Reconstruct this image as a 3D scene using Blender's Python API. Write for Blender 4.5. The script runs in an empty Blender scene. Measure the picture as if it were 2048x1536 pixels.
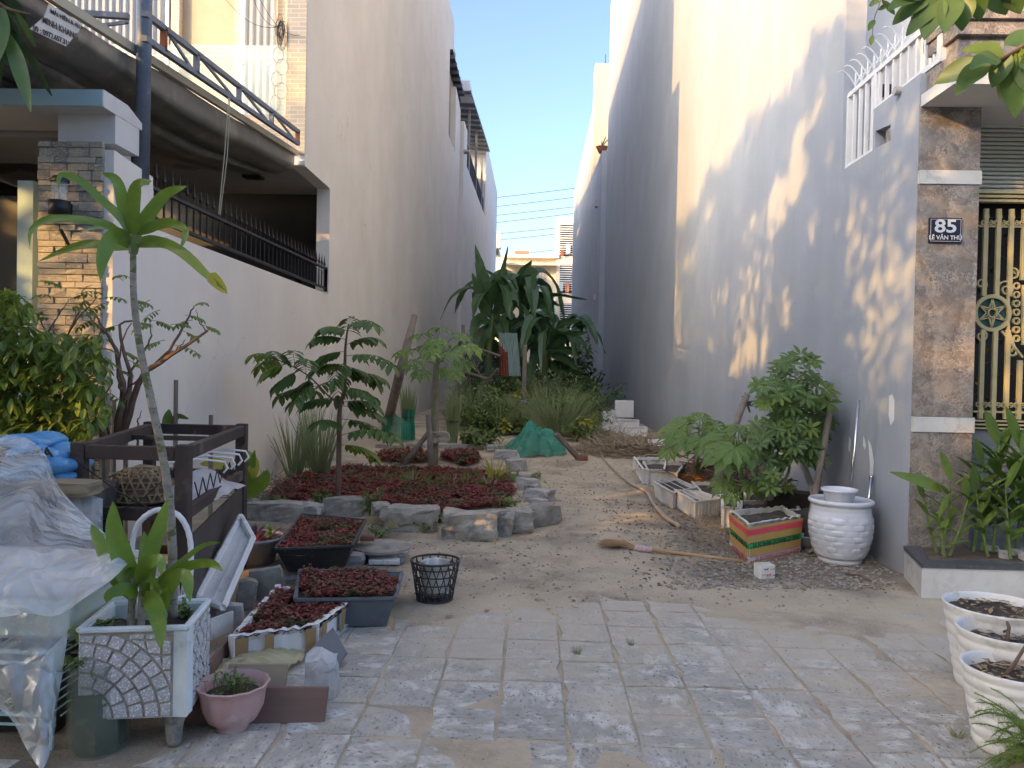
import bpy, math, random
import numpy as np
from mathutils import Vector, Matrix, noise
R = math.radians
random.seed(7)
sc = bpy.context.scene
C = sc.collection
# ---------------------------------------------------------------- camera
EYE = Vector((0, 0, 1.55)); F = 1538.0
fw = Vector((-math.sin(R(1.64)) * math.cos(R(.9)), math.cos(R(1.64)) * math.cos(R(.9)), -math.sin(R(.9))))
rt = fw.cross(Vector((0, 0, 1))).normalized(); up = rt.cross(fw)
ROLL = .020
rt2 = rt * math.cos(ROLL) + up * math.sin(ROLL); up2 = up * math.cos(ROLL) - rt * math.sin(ROLL)
cam = bpy.data.objects.new('camera', bpy.data.cameras.new('camera')); C.objects.link(cam)
cam.matrix_world = Matrix(((rt2.x, up2.x, -fw.x, EYE.x), (rt2.y, up2.y, -fw.y, EYE.y), (rt2.z, up2.z, -fw.z, EYE.z), (0, 0, 0, 1)))
cam.data.sensor_width = 36; cam.data.lens = 36 * F / 2048; cam.data.clip_end = 2000; cam.data.clip_start = .05
sc.camera = cam
# ---------------------------------------------------------------- light
SUN = Vector((-1, -.80, .43)).normalized()          # towards the sun
elev = math.asin(SUN.z)
w = bpy.data.worlds.new('World'); sc.world = w; w.use_nodes = True
nt = w.node_tree; bg = nt.nodes['Background']
sky = nt.nodes.new('ShaderNodeTexSky'); sky.sky_type = 'NISHITA'; sky.sun_disc = False
sky.sun_elevation = elev; sky.sun_rotation = math.atan2(SUN.x, SUN.y)
sky.air_density = .52; sky.dust_density = 3.0; sky.ozone_density = 1.3
nt.links.new(sky.outputs[0], bg.inputs[0]); bg.inputs[1].default_value = .15
sl = bpy.data.lights.new('sun', 'SUN'); sl.energy = 2.0; sl.angle = R(.6); sl.color = (.90, .50, .15)
so = bpy.data.objects.new('sun', sl); C.objects.link(so)
so.rotation_euler = SUN.to_track_quat('Z', 'Y').to_euler(); so.location = (-20, -16, 20)
vs = sc.view_settings; vs.view_transform = 'Standard'; vs.look = 'None'; vs.gamma = 1; vs.use_curve_mapping = False
vs.exposure = 2.1
sc.cycles.max_bounces = 7; sc.cycles.diffuse_bounces = 4; sc.cycles.transparent_max_bounces = 12
sc.cycles.caustics_reflective = False; sc.cycles.caustics_refractive = False
sc.cycles.use_denoising = True
# ---------------------------------------------------------------- where a pixel of the photograph lies
def ray(px, py):
    return (fw * F + rt2 * (px - 1024) + up2 * (768 - py)).normalized()
def Y_(px, py, Y): d = ray(px, py); return EYE + d * (Y / d.y)
def X_(px, py, X): d = ray(px, py); return EYE + d * (X / d.x)
def Z_(px, py, z=0): d = ray(px, py); return EYE + d * ((z - EYE.z) / d.z)
def sstep(a, b, x):
    t = min(1, max(0, (x - a) / (b - a))); return t * t * (3 - 2 * t)
def gh(x, y):                                   # height of the bare soil
    h = .05 * sstep(11, 13.4, y) + .13 * sstep(13, 18, y) + .06 * sstep(-1.2, -3.2, x) * sstep(6, 8, y)
    n = noise.noise(Vector((x * .9, y * .9, 3))) * .03 + noise.noise(Vector((x * 3.1, y * 3.1, 7))) * .012
    k = sstep(5.0, 6.6, y)
    bare = -.0055 + .0145 * sstep(4.3, 5.9, y) + .007 * noise.noise(Vector((x * .8, y * .8, 1))) + .005 * noise.noise(Vector((x * 3.6, y * 3.6, 5)))
    bare += .02 * sstep(-1.0, -1.6, x) * sstep(2.8, 3.6, y)
    return h + bare * (1 - k) + k * (.012 + n)
def G(px, py):                                  # the point of the soil under a pixel
    p = Z_(px, py, 0)
    for _ in range(4): p = Z_(px, py, gh(p.x, p.y))
    return p
# ---------------------------------------------------------------- materials
M = {}
def _n(t, k, **v):
    n = t.nodes.new(k)
    for a, b in v.items(): setattr(n, a, b)
    return n
def mat(name, c1, c2=None, rough=.8, scale=6, bump=0, bscale=40, stretch=(1, 1, 1), metal=0, spec=.4, detail=5, c3=None, s3=1.5, t3=(.52, .62),
        sub=0, trans=0, bdist=.01, c4=None, s4=30, t4=(.6, .66), alpha=1, two=None, rand=0, coat=0, dust=None):
    m = bpy.data.materials.new(name); m.use_nodes = True; t = m.node_tree; b = t.nodes['Principled BSDF']
    L = t.links.new
    tc = _n(t, 'ShaderNodeTexCoord'); mp = _n(t, 'ShaderNodeMapping'); mp.inputs['Scale'].default_value = stretch
    L(tc.outputs['Object'], mp.inputs[0])
    if rand:
        oi = _n(t, 'ShaderNodeObjectInfo'); ad = _n(t, 'ShaderNodeVectorMath', operation='ADD'); sc_ = _n(t, 'ShaderNodeVectorMath', operation='SCALE')
        cmb = _n(t, 'ShaderNodeCombineXYZ')
        for i in range(3): L(oi.outputs['Random'], cmb.inputs[i])
        L(cmb.outputs[0], sc_.inputs[0]); sc_.inputs['Scale'].default_value = 57
        L(mp.outputs[0], ad.inputs[0]); L(sc_.outputs[0], ad.inputs[1]); vec = ad.outputs[0]
    else: vec = mp.outputs[0]
    col = None
    def noi(s, d=detail, r=.6):
        n = _n(t, 'ShaderNodeTexNoise'); n.inputs['Scale'].default_value = s; n.inputs['Detail'].default_value = d; n.inputs['Roughness'].default_value = r
        L(vec, n.inputs['Vector']); return n.outputs['Fac']
    def mix(fac, a, bb):
        x = _n(t, 'ShaderNodeMix', data_type='RGBA')
        if fac is not None: L(fac, x.inputs['Factor'])
        for s, v in ((6, a), (7, bb)):
            if isinstance(v, tuple): x.inputs[s].default_value = (*v, 1)
            else: L(v, x.inputs[s])
        return x.outputs[2]
    def ramp(f, a, bb):
        r = _n(t, 'ShaderNodeMapRange'); r.inputs[1].default_value = a; r.inputs[2].default_value = bb; L(f, r.inputs[0]); return r.outputs[0]
    if c2 is None: c2 = tuple(x * .86 for x in c1)
    f = ramp(noi(scale), .32, .68)
    if rand:
        a_ = _n(t, 'ShaderNodeMath', operation='MULTIPLY_ADD'); L(oi.outputs['Random'], a_.inputs[0]); a_.inputs[1].default_value = rand * 2; a_.inputs[2].default_value = -rand
        b_ = _n(t, 'ShaderNodeMath', operation='ADD', use_clamp=True); L(f, b_.inputs[0]); L(a_.outputs[0], b_.inputs[1]); f = b_.outputs[0]
    col = mix(f, c1, c2)
    if c3: col = mix(ramp(noi(s3, 6, .65), *t3), col, c3)
    if c4: col = mix(ramp(noi(s4, 4, .6), *t4), col, c4)
    if dust:                                        # blown sand, laid by place rather than by piece
        g = _n(t, 'ShaderNodeNewGeometry'); n = _n(t, 'ShaderNodeTexNoise'); n.inputs['Scale'].default_value = 1.6; n.inputs['Detail'].default_value = 7; n.inputs['Roughness'].default_value = .68; L(g.outputs['Position'], n.inputs['Vector'])
        sy = _n(t, 'ShaderNodeSeparateXYZ'); L(g.outputs['Position'], sy.inputs[0]); my = _n(t, 'ShaderNodeMapRange'); L(sy.outputs[1], my.inputs[0]); my.inputs[1].default_value = 3.4; my.inputs[2].default_value = 5.4; my.inputs[3].default_value = -.05; my.inputs[4].default_value = .22
        a1 = _n(t, 'ShaderNodeMath', operation='ADD'); L(n.outputs['Fac'], a1.inputs[0]); L(my.outputs[0], a1.inputs[1]); mm = _n(t, 'ShaderNodeMapRange'); L(a1.outputs[0], mm.inputs[0]); mm.inputs[1].default_value = .42; mm.inputs[2].default_value = .62; mm.inputs[4].default_value = .85
        col = mix(mm.outputs[0], col, dust)
    if two:
        g = _n(t, 'ShaderNodeNewGeometry'); col = mix(g.outputs['Backfacing'], col, two)
    L(col, b.inputs['Base Color'])
    b.inputs['Roughness'].default_value = rough; b.inputs['Metallic'].default_value = metal
    b.inputs['Specular IOR Level'].default_value = spec; b.inputs['Coat Weight'].default_value = coat
    if bump:
        bn = _n(t, 'ShaderNodeBump'); bn.inputs['Strength'].default_value = bump; bn.inputs['Distance'].default_value = bdist
        L(noi(bscale, 6, .7), bn.inputs['Height']); L(bn.outputs[0], b.inputs['Normal'])
    if alpha < 1: b.inputs['Alpha'].default_value = alpha
    if sub:                                         # light through thin leaves
        tr = _n(t, 'ShaderNodeBsdfTranslucent'); L(col, tr.inputs['Color']); mx = _n(t, 'ShaderNodeMixShader'); mx.inputs[0].default_value = sub
        L(b.outputs[0], mx.inputs[1]); L(tr.outputs[0], mx.inputs[2]); L(mx.outputs[0], t.nodes['Material Output'].inputs[0])
    if trans: b.inputs['Transmission Weight'].default_value = trans; b.inputs['IOR'].default_value = 1.1
    M[name] = m; return m
def wall_mat(name, base, dark, dirt, streak=.5, bump=.25):
    """painted render: blotches, vertical rain streaks, a stained foot"""
    m = bpy.data.materials.new(name); m.use_nodes = True; t = m.node_tree; b = t.nodes['Principled BSDF']; L = t.links.new
    tc = _n(t, 'ShaderNodeTexCoord')
    def noi(s, st, d=5, r=.6):
        mp = _n(t, 'ShaderNodeMapping'); mp.inputs['Scale'].default_value = st; L(tc.outputs['Object'], mp.inputs[0])
        n = _n(t, 'ShaderNodeTexNoise'); n.inputs['Scale'].default_value = s; n.inputs['Detail'].default_value = d; n.inputs['Roughness'].default_value = r
        L(mp.outputs[0], n.inputs['Vector']); return n.outputs['Fac']
    def mr(f, a, bb, c=0, d=1):
        r = _n(t, 'ShaderNodeMapRange'); L(f, r.inputs[0])
        for i, v in enumerate((a, bb, c, d)): r.inputs[i + 1].default_value = v
        return r.outputs[0]
    def mix(f, a, bb):
        x = _n(t, 'ShaderNodeMix', data_type='RGBA'); L(f, x.inputs['Factor'])
        for s, v in ((6, a), (7, bb)):
            if isinstance(v, tuple): x.inputs[s].default_value = (*v, 1)
            else: L(v, x.inputs[s])
        return x.outputs[2]
    c = mix(mr(noi(.7, (1, 1, 1)), .35, .65, 0, .8), base, dark)
    c = mix(mr(noi(2.2, (1, 1, .16), 8, .75), .44, .72, 0, streak), c, dark)
    c = mix(mr(noi(1.3, (1, 1, .8), 9, .8), .56, .72, 0, streak * .55), c, dark)
    c = mix(mr(noi(5.5, (1, 1, .08), 7, .75), .60, .78, 0, streak * .75), c, dirt)
    c = mix(mr(noi(38, (1, 1, 1), 3, .6), .68, .74, 0, .35), c, dirt)
    nd = _n(t, 'ShaderNodeTexNoise'); nd.inputs['Scale'].default_value = 1.1; nd.inputs['Detail'].default_value = 6; L(tc.outputs['Object'], nd.inputs['Vector'])
    va = _n(t, 'ShaderNodeVectorMath', operation='MULTIPLY_ADD'); L(nd.outputs['Color'], va.inputs[0]); va.inputs[1].default_value = (1.6, 1.6, 1.6); L(tc.outputs['Object'], va.inputs[2])
    vo = _n(t, 'ShaderNodeTexVoronoi', feature='DISTANCE_TO_EDGE'); vo.inputs['Scale'].default_value = .38; L(va.outputs[0], vo.inputs['Vector'])
    ck = _n(t, 'ShaderNodeMath', operation='MULTIPLY'); L(mr(vo.outputs['Distance'], .0035, .0, 0, .6), ck.inputs[0]); L(mr(noi(.6, (1, 1, 1)), .48, .58), ck.inputs[1]); c = mix(ck.outputs[0], c, dirt)
    sx = _n(t, 'ShaderNodeSeparateXYZ'); L(tc.outputs['Object'], sx.inputs[0])
    ad = _n(t, 'ShaderNodeMath', operation='MULTIPLY_ADD'); L(noi(2.2, (1, 1, .6)), ad.inputs[0]); ad.inputs[1].default_value = -.9; L(sx.outputs[2], ad.inputs[2])
    c = mix(mr(ad.outputs[0], .25, -.45, 0, .75), c, dirt)
    L(c, b.inputs['Base Color']); b.inputs['Roughness'].default_value = .85; b.inputs['Specular IOR Level'].default_value = .25
    bn = _n(t, 'ShaderNodeBump'); bn.inputs['Strength'].default_value = bump; bn.inputs['Distance'].default_value = .006
    am = _n(t, 'ShaderNodeMath', operation='ADD'); L(noi(60, (1, 1, 1), 4), am.inputs[0]); L(noi(9, (1, 1, .35), 5, .7), am.inputs[1])
    L(am.outputs[0], bn.inputs['Height']); L(bn.outputs[0], b.inputs['Normal']); M[name] = m; return m
def marble(name, a, bcol, vein, s=3.0, rough=.18):
    m = bpy.data.materials.new(name); m.use_nodes = True; t = m.node_tree; b = t.nodes['Principled BSDF']; L = t.links.new
    tc = _n(t, 'ShaderNodeTexCoord'); n = _n(t, 'ShaderNodeTexNoise'); n.inputs['Scale'].default_value = s; n.inputs['Detail'].default_value = 9; n.inputs['Roughness'].default_value = .7
    L(tc.outputs['Object'], n.inputs['Vector'])
    ds = _n(t, 'ShaderNodeVectorMath', operation='MULTIPLY_ADD'); L(n.outputs['Color'], ds.inputs[0]); ds.inputs[1].default_value = (.5, .5, .5); L(tc.outputs['Object'], ds.inputs[2])
    v = _n(t, 'ShaderNodeTexVoronoi', feature='DISTANCE_TO_EDGE'); v.inputs['Scale'].default_value = s * 3.2; L(ds.outputs[0], v.inputs['Vector'])
    n2 = _n(t, 'ShaderNodeTexNoise'); n2.inputs['Scale'].default_value = s * 1.7; n2.inputs['Detail'].default_value = 8; L(ds.outputs[0], n2.inputs['Vector'])
    r1 = _n(t, 'ShaderNodeMapRange'); L(n2.outputs['Fac'], r1.inputs[0]); r1.inputs[1].default_value = .36; r1.inputs[2].default_value = .64
    mx = _n(t, 'ShaderNodeMix', data_type='RGBA'); L(r1.outputs[0], mx.inputs['Factor']); mx.inputs[6].default_value = (*a, 1); mx.inputs[7].default_value = (*bcol, 1)
    r2 = _n(t, 'ShaderNodeMapRange'); L(v.outputs['Distance'], r2.inputs[0]); r2.inputs[1].default_value = .09; r2.inputs[2].default_value = .0; r2.inputs[3].default_value = 0; r2.inputs[4].default_value = .75
    mk = _n(t, 'ShaderNodeMapRange'); L(n.outputs['Fac'], mk.inputs[0]); mk.inputs[1].default_value = .42; mk.inputs[2].default_value = .60
    mu = _n(t, 'ShaderNodeMath', operation='MULTIPLY'); L(r2.outputs[0], mu.inputs[0]); L(mk.outputs[0], mu.inputs[1])
    m2 = _n(t, 'ShaderNodeMix', data_type='RGBA'); L(mu.outputs[0], m2.inputs['Factor']); L(mx.outputs[2], m2.inputs[6]); m2.inputs[7].default_value = (*vein, 1)
    L(m2.outputs[2], b.inputs['Base Color']); b.inputs['Roughness'].default_value = rough; M[name] = m; return m
# ---------------------------------------------------------------- meshes and objects
ORG = {}
class MB:
    def __init__(s): s.v = []; s.f = []; s.m = []; s.mi = 0
    def add(s, vs, fs):
        k = len(s.v); s.v += [tuple(v) for v in vs]; s.f += [tuple(i + k for i in f) for f in fs]; s.m += [s.mi] * len(fs); return s
    def box(s, c, d, rz=0, rot=None, bev=0):
        x, y, z = d[0] / 2, d[1] / 2, d[2] / 2; c = Vector(c)
        rot = rot or Matrix.Rotation(rz, 3, 'Z')
        if bev:
            b = min(bev, x * .6, y * .6, z * .6); vs = []; ids = {}
            for sx in (-1, 1):
                for sy in (-1, 1):
                    for sz in (-1, 1):
                        for a, p in enumerate(((x, y - b, z - b), (x - b, y, z - b), (x - b, y - b, z))):
                            ids[sx, sy, sz, a] = len(vs); vs.append(c + rot @ Vector((sx * p[0], sy * p[1], sz * p[2])))
            fs = []
            def q(*k):
                k = [ids[i] for i in k]; n = (vs[k[1]] - vs[k[0]]).cross(vs[k[2]] - vs[k[0]]); mid = sum((vs[i] for i in k), Vector()) / len(k)
                fs.append(k if n.dot(mid - c) > 0 else k[::-1])
            for g in (-1, 1):
                q((g, -1, -1, 0), (g, 1, -1, 0), (g, 1, 1, 0), (g, -1, 1, 0)); q((-1, g, -1, 1), (1, g, -1, 1), (1, g, 1, 1), (-1, g, 1, 1)); q((-1, -1, g, 2), (1, -1, g, 2), (1, 1, g, 2), (-1, 1, g, 2))
                for h in (-1, 1):
                    q((-1, g, h, 1), (1, g, h, 1), (1, g, h, 2), (-1, g, h, 2)); q((g, -1, h, 0), (g, 1, h, 0), (g, 1, h, 2), (g, -1, h, 2)); q((g, h, -1, 0), (g, h, 1, 0), (g, h, 1, 1), (g, h, -1, 1))
                    for k in (-1, 1): q((g, h, k, 0), (g, h, k, 1), (g, h, k, 2))
            return s.add(vs, fs)
        vs = [c + rot @ Vector((i * x, j * y, k * z)) for i in (-1, 1) for j in (-1, 1) for k in (-1, 1)]
        return s.add(vs, [(0, 1, 3, 2), (4, 6, 7, 5), (0, 4, 5, 1), (2, 3, 7, 6), (0, 2, 6, 4), (1, 5, 7, 3)])
    def bb(s, a, b, bev=0):
        return s.box([(a[i] + b[i]) / 2 for i in range(3)], [abs(a[i] - b[i]) for i in range(3)], bev=bev)
    def bar(s, a, b, w, h=None, upv=(0, 0, 1), bev=0):       # a squared bar from a to b
        a, b = Vector(a), Vector(b); d = b - a; z = d.normalized(); u = Vector(upv)
        if abs(z.dot(u)) > .98: u = Vector((0, 1, 0))
        x = u.cross(z).normalized(); y = z.cross(x)
        return s.box((a + b) / 2, (w, h or w, d.length), rot=Matrix((x, y, z)).transposed(), bev=bev)
    def tube(s, pts, r, n=8, cap=True, squash=1):
        pts = [Vector(p) for p in pts]; k = len(pts)
        if not hasattr(r, '__len__'): r = [r] * k
        vs = []; fs = []; px = None
        for i, p in enumerate(pts):
            t = (pts[min(i + 1, k - 1)] - pts[max(i - 1, 0)])
            t = t.normalized() if t.length > 1e-9 else Vector((0, 0, 1))
            if px is None: px = t.orthogonal().normalized()
            else:
                px = px - t * px.dot(t); px = px.normalized() if px.length > 1e-6 else t.orthogonal().normalized()
            py = t.cross(px)
            for j in range(n):
                a = 2 * math.pi * j / n; vs.append(p + (px * math.cos(a) + py * math.sin(a) * squash) * r[i])
        for i in range(k - 1):
            for j in range(n): fs.append((i * n + j, i * n + (j + 1) % n, (i + 1) * n + (j + 1) % n, (i + 1) * n + j))
        if cap: fs += [tuple(range(n))[::-1], tuple((k - 1) * n + j for j in range(n))]
        return s.add(vs, fs)
    def lathe(s, c, prof, n=32, ax=None, fn=None):
        c = Vector(c); vs = []; fs = []; k = len(prof)
        for i, (r, z) in enumerate(prof):
            for j in range(n):
                a = 2 * math.pi * j / n; rr = r * (fn(a, z) if fn else 1)
                v = Vector((rr * math.cos(a), rr * math.sin(a), z)); vs.append(c + (ax @ v if ax else v))
        for i in range(k - 1):
            for j in range(n): fs.append((i * n + j, i * n + (j + 1) % n, (i + 1) * n + (j + 1) % n, (i + 1) * n + j))
        return s.add(vs, fs)
    def disc(s, c, r, n=24, rot=None, flip=False):
        c = Vector(c); vs = [c + ((rot or Matrix.Identity(3)) @ Vector((r * math.cos(2 * math.pi * j / n), r * math.sin(2 * math.pi * j / n), 0))) for j in range(n)]
        return s.add(vs, [tuple(range(n))[::-1] if flip else tuple(range(n))])
    def prism(s, pts, vec):                               # a closed outline pushed along vec
        pts = [Vector(p) for p in pts]; n = len(pts); vec = Vector(vec)
        nn = sum(((pts[i] - pts[0]).cross(pts[(i + 1) % n] - pts[0]) for i in range(n)), Vector())
        if nn.dot(vec) > 0: pts = pts[::-1]
        return s.add(pts + [p + vec for p in pts], [tuple(range(n)), tuple(range(2 * n - 1, n - 1, -1))] + [(i, i + n, (i + 1) % n + n, (i + 1) % n) for i in range(n)])
    def grid(s, fn, nu, nv):
        vs = [fn(i / nu, j / nv) for j in range(nv + 1) for i in range(nu + 1)]
        return s.add(vs, [(j * (nu + 1) + i, j * (nu + 1) + i + 1, (j + 1) * (nu + 1) + i + 1, (j + 1) * (nu + 1) + i) for j in range(nv) for i in range(nu)])
    def leaf(s, base, d, upv, L, W, droop=.3, n=6, fold=.15, shape=None, twist=0, wave=0, stem=0):
        """a blade: starts at base along d, bends down, folded along its midrib"""
        base = Vector(base); d = Vector(d).normalized(); u = Vector(upv); x = d.cross(u)
        x = x.normalized() if x.length > 1e-4 else d.orthogonal().normalized()
        if twist: x = Matrix.Rotation(twist, 3, d) @ x
        p = base.copy(); vs = []; fs = []; st = L / n; ph = random.random() * 6
        shape = shape or (lambda t: math.sin(math.pi * min(1, t * .93 + .05)) ** .75)
        for i in range(n + 1):
            t = i / n; nrm = x.cross(d).normalized(); w = W * .5 * shape(t)
            wv = wave * W * math.sin(t * 11 + ph)
            vs += [p - x * w + nrm * (w * fold + wv), p.copy(), p + x * w + nrm * (w * fold - wv)]
            if i < n:
                fs += [(i * 3, i * 3 + 1, i * 3 + 4, i * 3 + 3), (i * 3 + 1, i * 3 + 2, i * 3 + 5, i * 3 + 4)]
                d = (d + Vector((0, 0, -1)) * droop * (t + .25) * (1.6 / n)).normalized(); x = (x - d * x.dot(d)).normalized()
                p = p + d * st
        return s.add(vs, fs)
    def build(s, name, m, parent=None, org=None, smooth=False, **props):
        me = bpy.data.meshes.new(name); v = np.array(s.v, dtype=np.float32).reshape(-1, 3)
        o_ = Vector(org) if org is not None else (ORG[parent.name] if parent is not None else (Vector((float(v[:, 0].mean()), float(v[:, 1].mean()), float(v[:, 2].min())))))
        me.from_pydata((v - np.array(o_, dtype=np.float32)).tolist(), [], s.f)
        for q in (m if isinstance(m, (list, tuple)) else [m]): me.materials.append(M[q] if isinstance(q, str) else q)
        if max(s.m, default=0) > 0: me.polygons.foreach_set('material_index', s.m)
        if smooth: me.polygons.foreach_set('use_smooth', [True] * len(s.f))
        ob = bpy.data.objects.new(name, me); C.objects.link(ob); ORG[ob.name] = o_.copy()
        if parent is not None: ob.parent = parent; ob.location = o_ - ORG[parent.name]
        else: ob.location = o_
        for k, q in props.items(): ob[k] = q
        return ob
def thing(name, label, cat, loc, group=None):
    o = bpy.data.objects.new(name, None); C.objects.link(o); o.location = loc; o.empty_display_size = .1; ORG[o.name] = Vector(loc)
    o['label'] = label; o['category'] = cat
    if group: o['group'] = group
    return o
def tag(o, label, cat, group=None):
    o['label'] = label; o['category'] = cat
    if group: o['group'] = group
    return o
def smooth_angle(o, deg=35):
    me = o.data; me.polygons.foreach_set('use_smooth', [True] * len(me.polygons))
    try: me.set_sharp_from_angle(angle=R(deg))
    except Exception: pass
    return o
def dup(o, loc, rz=None, label=None, parent=None):         # copies a thing with its parts and sub-parts
    c = o.copy(); C.objects.link(c); c.parent = parent
    if parent is None: c.location = loc
    if rz is not None: c.rotation_euler = (0, 0, rz)
    if label: c['label'] = label
    for ch in o.children: dup(ch, None, None, None, c)
    return c
def rock(mb, c, d, rz=0, seed=0, rough=.12, n=4, tilt=0):
    """a broken lump: a cube cut up, pushed about by noise"""
    c = Vector(c); rot = Matrix.Rotation(rz, 3, 'Z') @ Matrix.Rotation(tilt, 3, 'Y'); off = Vector((seed * 7.3, seed * 3.1, seed)); vid = {}; vs = []; fs = []
    def vert(i, j, k):
        if (i, j, k) in vid: return vid[i, j, k]
        p = Vector((i / n - .5, j / n - .5, k / n - .5)) * 2
        q = p.copy(); l = max(q.length, 1e-6); q = q * (1 - .10 * max(0, l - 1.15)) # soften corners
        nn = noise.noise_vector(q * .9 + off) * rough * 2 + noise.noise_vector(q * 2.7 + off) * rough * .8 + noise.noise_vector(q * 6.5 + off) * rough * .35
        q = q + nn; vid[i, j, k] = len(vs); vs.append(c + rot @ Vector((q.x * d[0] / 2, q.y * d[1] / 2, q.z * d[2] / 2))); return vid[i, j, k]
    for a in range(n):
        for b in range(n):
            fs += [[vert(a, b, 0), vert(a, b + 1, 0), vert(a + 1, b + 1, 0), vert(a + 1, b, 0)], [vert(a, b, n), vert(a + 1, b, n), vert(a + 1, b + 1, n), vert(a, b + 1, n)],
                   [vert(a, 0, b), vert(a + 1, 0, b), vert(a + 1, 0, b + 1), vert(a, 0, b + 1)], [vert(a, n, b), vert(a, n, b + 1), vert(a + 1, n, b + 1), vert(a + 1, n, b)],
                   [vert(0, a, b), vert(0, a, b + 1), vert(0, a + 1, b + 1), vert(0, a + 1, b)], [vert(n, a, b), vert(n, a + 1, b), vert(n, a + 1, b + 1), vert(n, a, b + 1)]]
    return mb.add(vs, fs)
def text(body, size, m, parent, loc, rot, name='lettering', ext=.001, bold=0, align='CENTER'):
    cu = bpy.data.curves.new(name, 'FONT'); cu.body = body; cu.size = size; cu.extrude = ext; cu.offset = bold; cu.align_x = align; cu.align_y = 'CENTER'; cu.resolution_u = 3
    cu.materials.append(M[m]); to = bpy.data.objects.new(name, cu); C.objects.link(to)
    bpy.context.view_layer.update(); dg = bpy.context.evaluated_depsgraph_get()
    me = bpy.data.meshes.new_from_object(to.evaluated_get(dg)); bpy.data.objects.remove(to)
    o = bpy.data.objects.new(name, me); C.objects.link(o); o.parent = parent
    o.matrix_local = Matrix.Translation(Vector(loc) - ORG[parent.name]) @ (rot.to_4x4() if isinstance(rot, Matrix) else rot)
    return o
def px_of(p):
    d = Vector(p) - EYE; z = d.dot(fw); return (1024 + F * d.dot(rt2) / z, 768 - F * d.dot(up2) / z) if z > .1 else (-9999, -9999)
def rnd(a, b): return random.uniform(a, b)
# ================================================================ materials
wall_mat('plaster_pale', (.80, .77, .71), (.70, .665, .61), (.46, .42, .36), .4)
wall_mat('plaster_grey', (.375, .41, .45), (.31, .335, .37), (.27, .265, .26), .7, .4)
wall_mat('concrete_old', (.50, .44, .35), (.36, .32, .26), (.20, .18, .15), .9)
wall_mat('plaster_cream', (.74, .64, .47), (.64, .55, .40), (.45, .38, .28), .3)
mat('white_paint', (.78, .79, .78), (.70, .71, .69), .45, 5, .1, 60)
mat('mint_paint', (.42, .58, .60), (.36, .52, .54), .5, 3, .1, 60)
mat('porch_white', (.66, .66, .65), (.56, .56, .55), .6, 2, .15, 50, c3=(.40, .38, .35), s3=2, t3=(.62, .72))
mat('slab_grey', (.42, .41, .39), (.36, .35, .33), .7, 3, .1, 50)
mat('dark_metal', (.022, .024, .028), (.035, .036, .04), .42, 9, .1, 90, metal=.3)
mat('grey_steel', (.17, .20, .25), (.12, .15, .19), .5, 9, .15, 60, metal=.25, c3=(.34, .36, .38), s3=11, t3=(.64, .72))
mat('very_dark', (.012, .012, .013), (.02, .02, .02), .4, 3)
mat('dark_glass', (.015, .018, .02), (.02, .022, .025), .06, 3, spec=.6)
mat('rust', (.17, .06, .035), (.26, .10, .05), .9, 12, .4, 60)
mat('soil', (.60, .50, .35), (.46, .375, .26), .95, 1.7, 1, 30, bdist=.02, c3=(.29, .235, .175), s3=1.1, t3=(.50, .66), c4=(.55, .46, .35), s4=60, t4=(.58, .66), detail=8)
mat('far_ground', (.20, .19, .175), (.16, .15, .14), .9, .7, .3, 20)
mat('tile_stone', (.485, .465, .415), (.35, .33, .285), .95, 9, 1, 18, bdist=.016, c3=(.66, .64, .58), s3=6.5, t3=(.50, .62), c4=(.20, .18, .15), s4=36, t4=(.57, .68), rand=.3, spec=.15, detail=8, dust=(.54, .475, .37), stretch=(1, 1.5, 1))
mat('concrete', (.44, .40, .325), (.28, .25, .20), .9, 9, .7, 55, c3=(.17, .17, .15), s3=5, t3=(.52, .66), bdist=.01, rand=.3)
mat('concrete_pale', (.50, .48, .44), (.38, .36, .33), .9, 7, .6, 50, c3=(.24, .22, .19), s3=6, t3=(.56, .68), rand=.3)
mat('cladding', (.44, .41, .34), (.27, .265, .245), .8, 4, .6, 24, bdist=.014, c3=(.56, .50, .38), s3=5, t3=(.5, .62), rand=.9, spec=.3)
mat('grout', (.46, .44, .40), (.38, .36, .33), .9, 9)
marble('marble_brown', (.155, .132, .112), (.30, .262, .222), (.60, .54, .46), 4.6, .14)
marble('marble_white', (.66, .65, .60), (.56, .55, .50), (.40, .39, .36), 2, .25)
mat('granite_dark', (.06, .065, .07), (.11, .115, .12), .3, 30)
mat('gold_paint', (.52, .44, .22), (.44, .37, .18), .45, 9, .05, 60)
mat('shutter', (.55, .56, .48), (.50, .51, .43), .5, 4)
mat('curtain', (.50, .53, .55), (.38, .42, .46), .9, 14, stretch=(6, 1, .1), sub=.2)
mat('glass', (.70, .85, .83), (.70, .85, .83), .05, 2, alpha=.22, spec=.8)
mat('awning_cloth', (.17, .16, .14), (.12, .115, .105), .38, 2.5, .2, 30, c3=(.25, .23, .19), s3=1.5, spec=.5)
mat('awning_edge', (.48, .44, .33), (.38, .35, .26), .7, 4, stretch=(1, .2, 1))
mat('print_black', (.02, .02, .025), (.03, .03, .03), .6, 9)
mat('print_white', (.72, .72, .70), (.62, .62, .60), .6, 9)
mat('vinyl_white', (.60, .60, .57), (.50, .50, .47), .5, 9)
mat('wire', (.02, .02, .02), (.03, .03, .03), .6, 9)
mat('tin', (.30, .42, .38), (.24, .36, .33), .5, 4, .1, 40, metal=.2, c3=(.30, .08, .04), s3=3.5, t3=(.58, .62))
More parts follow.
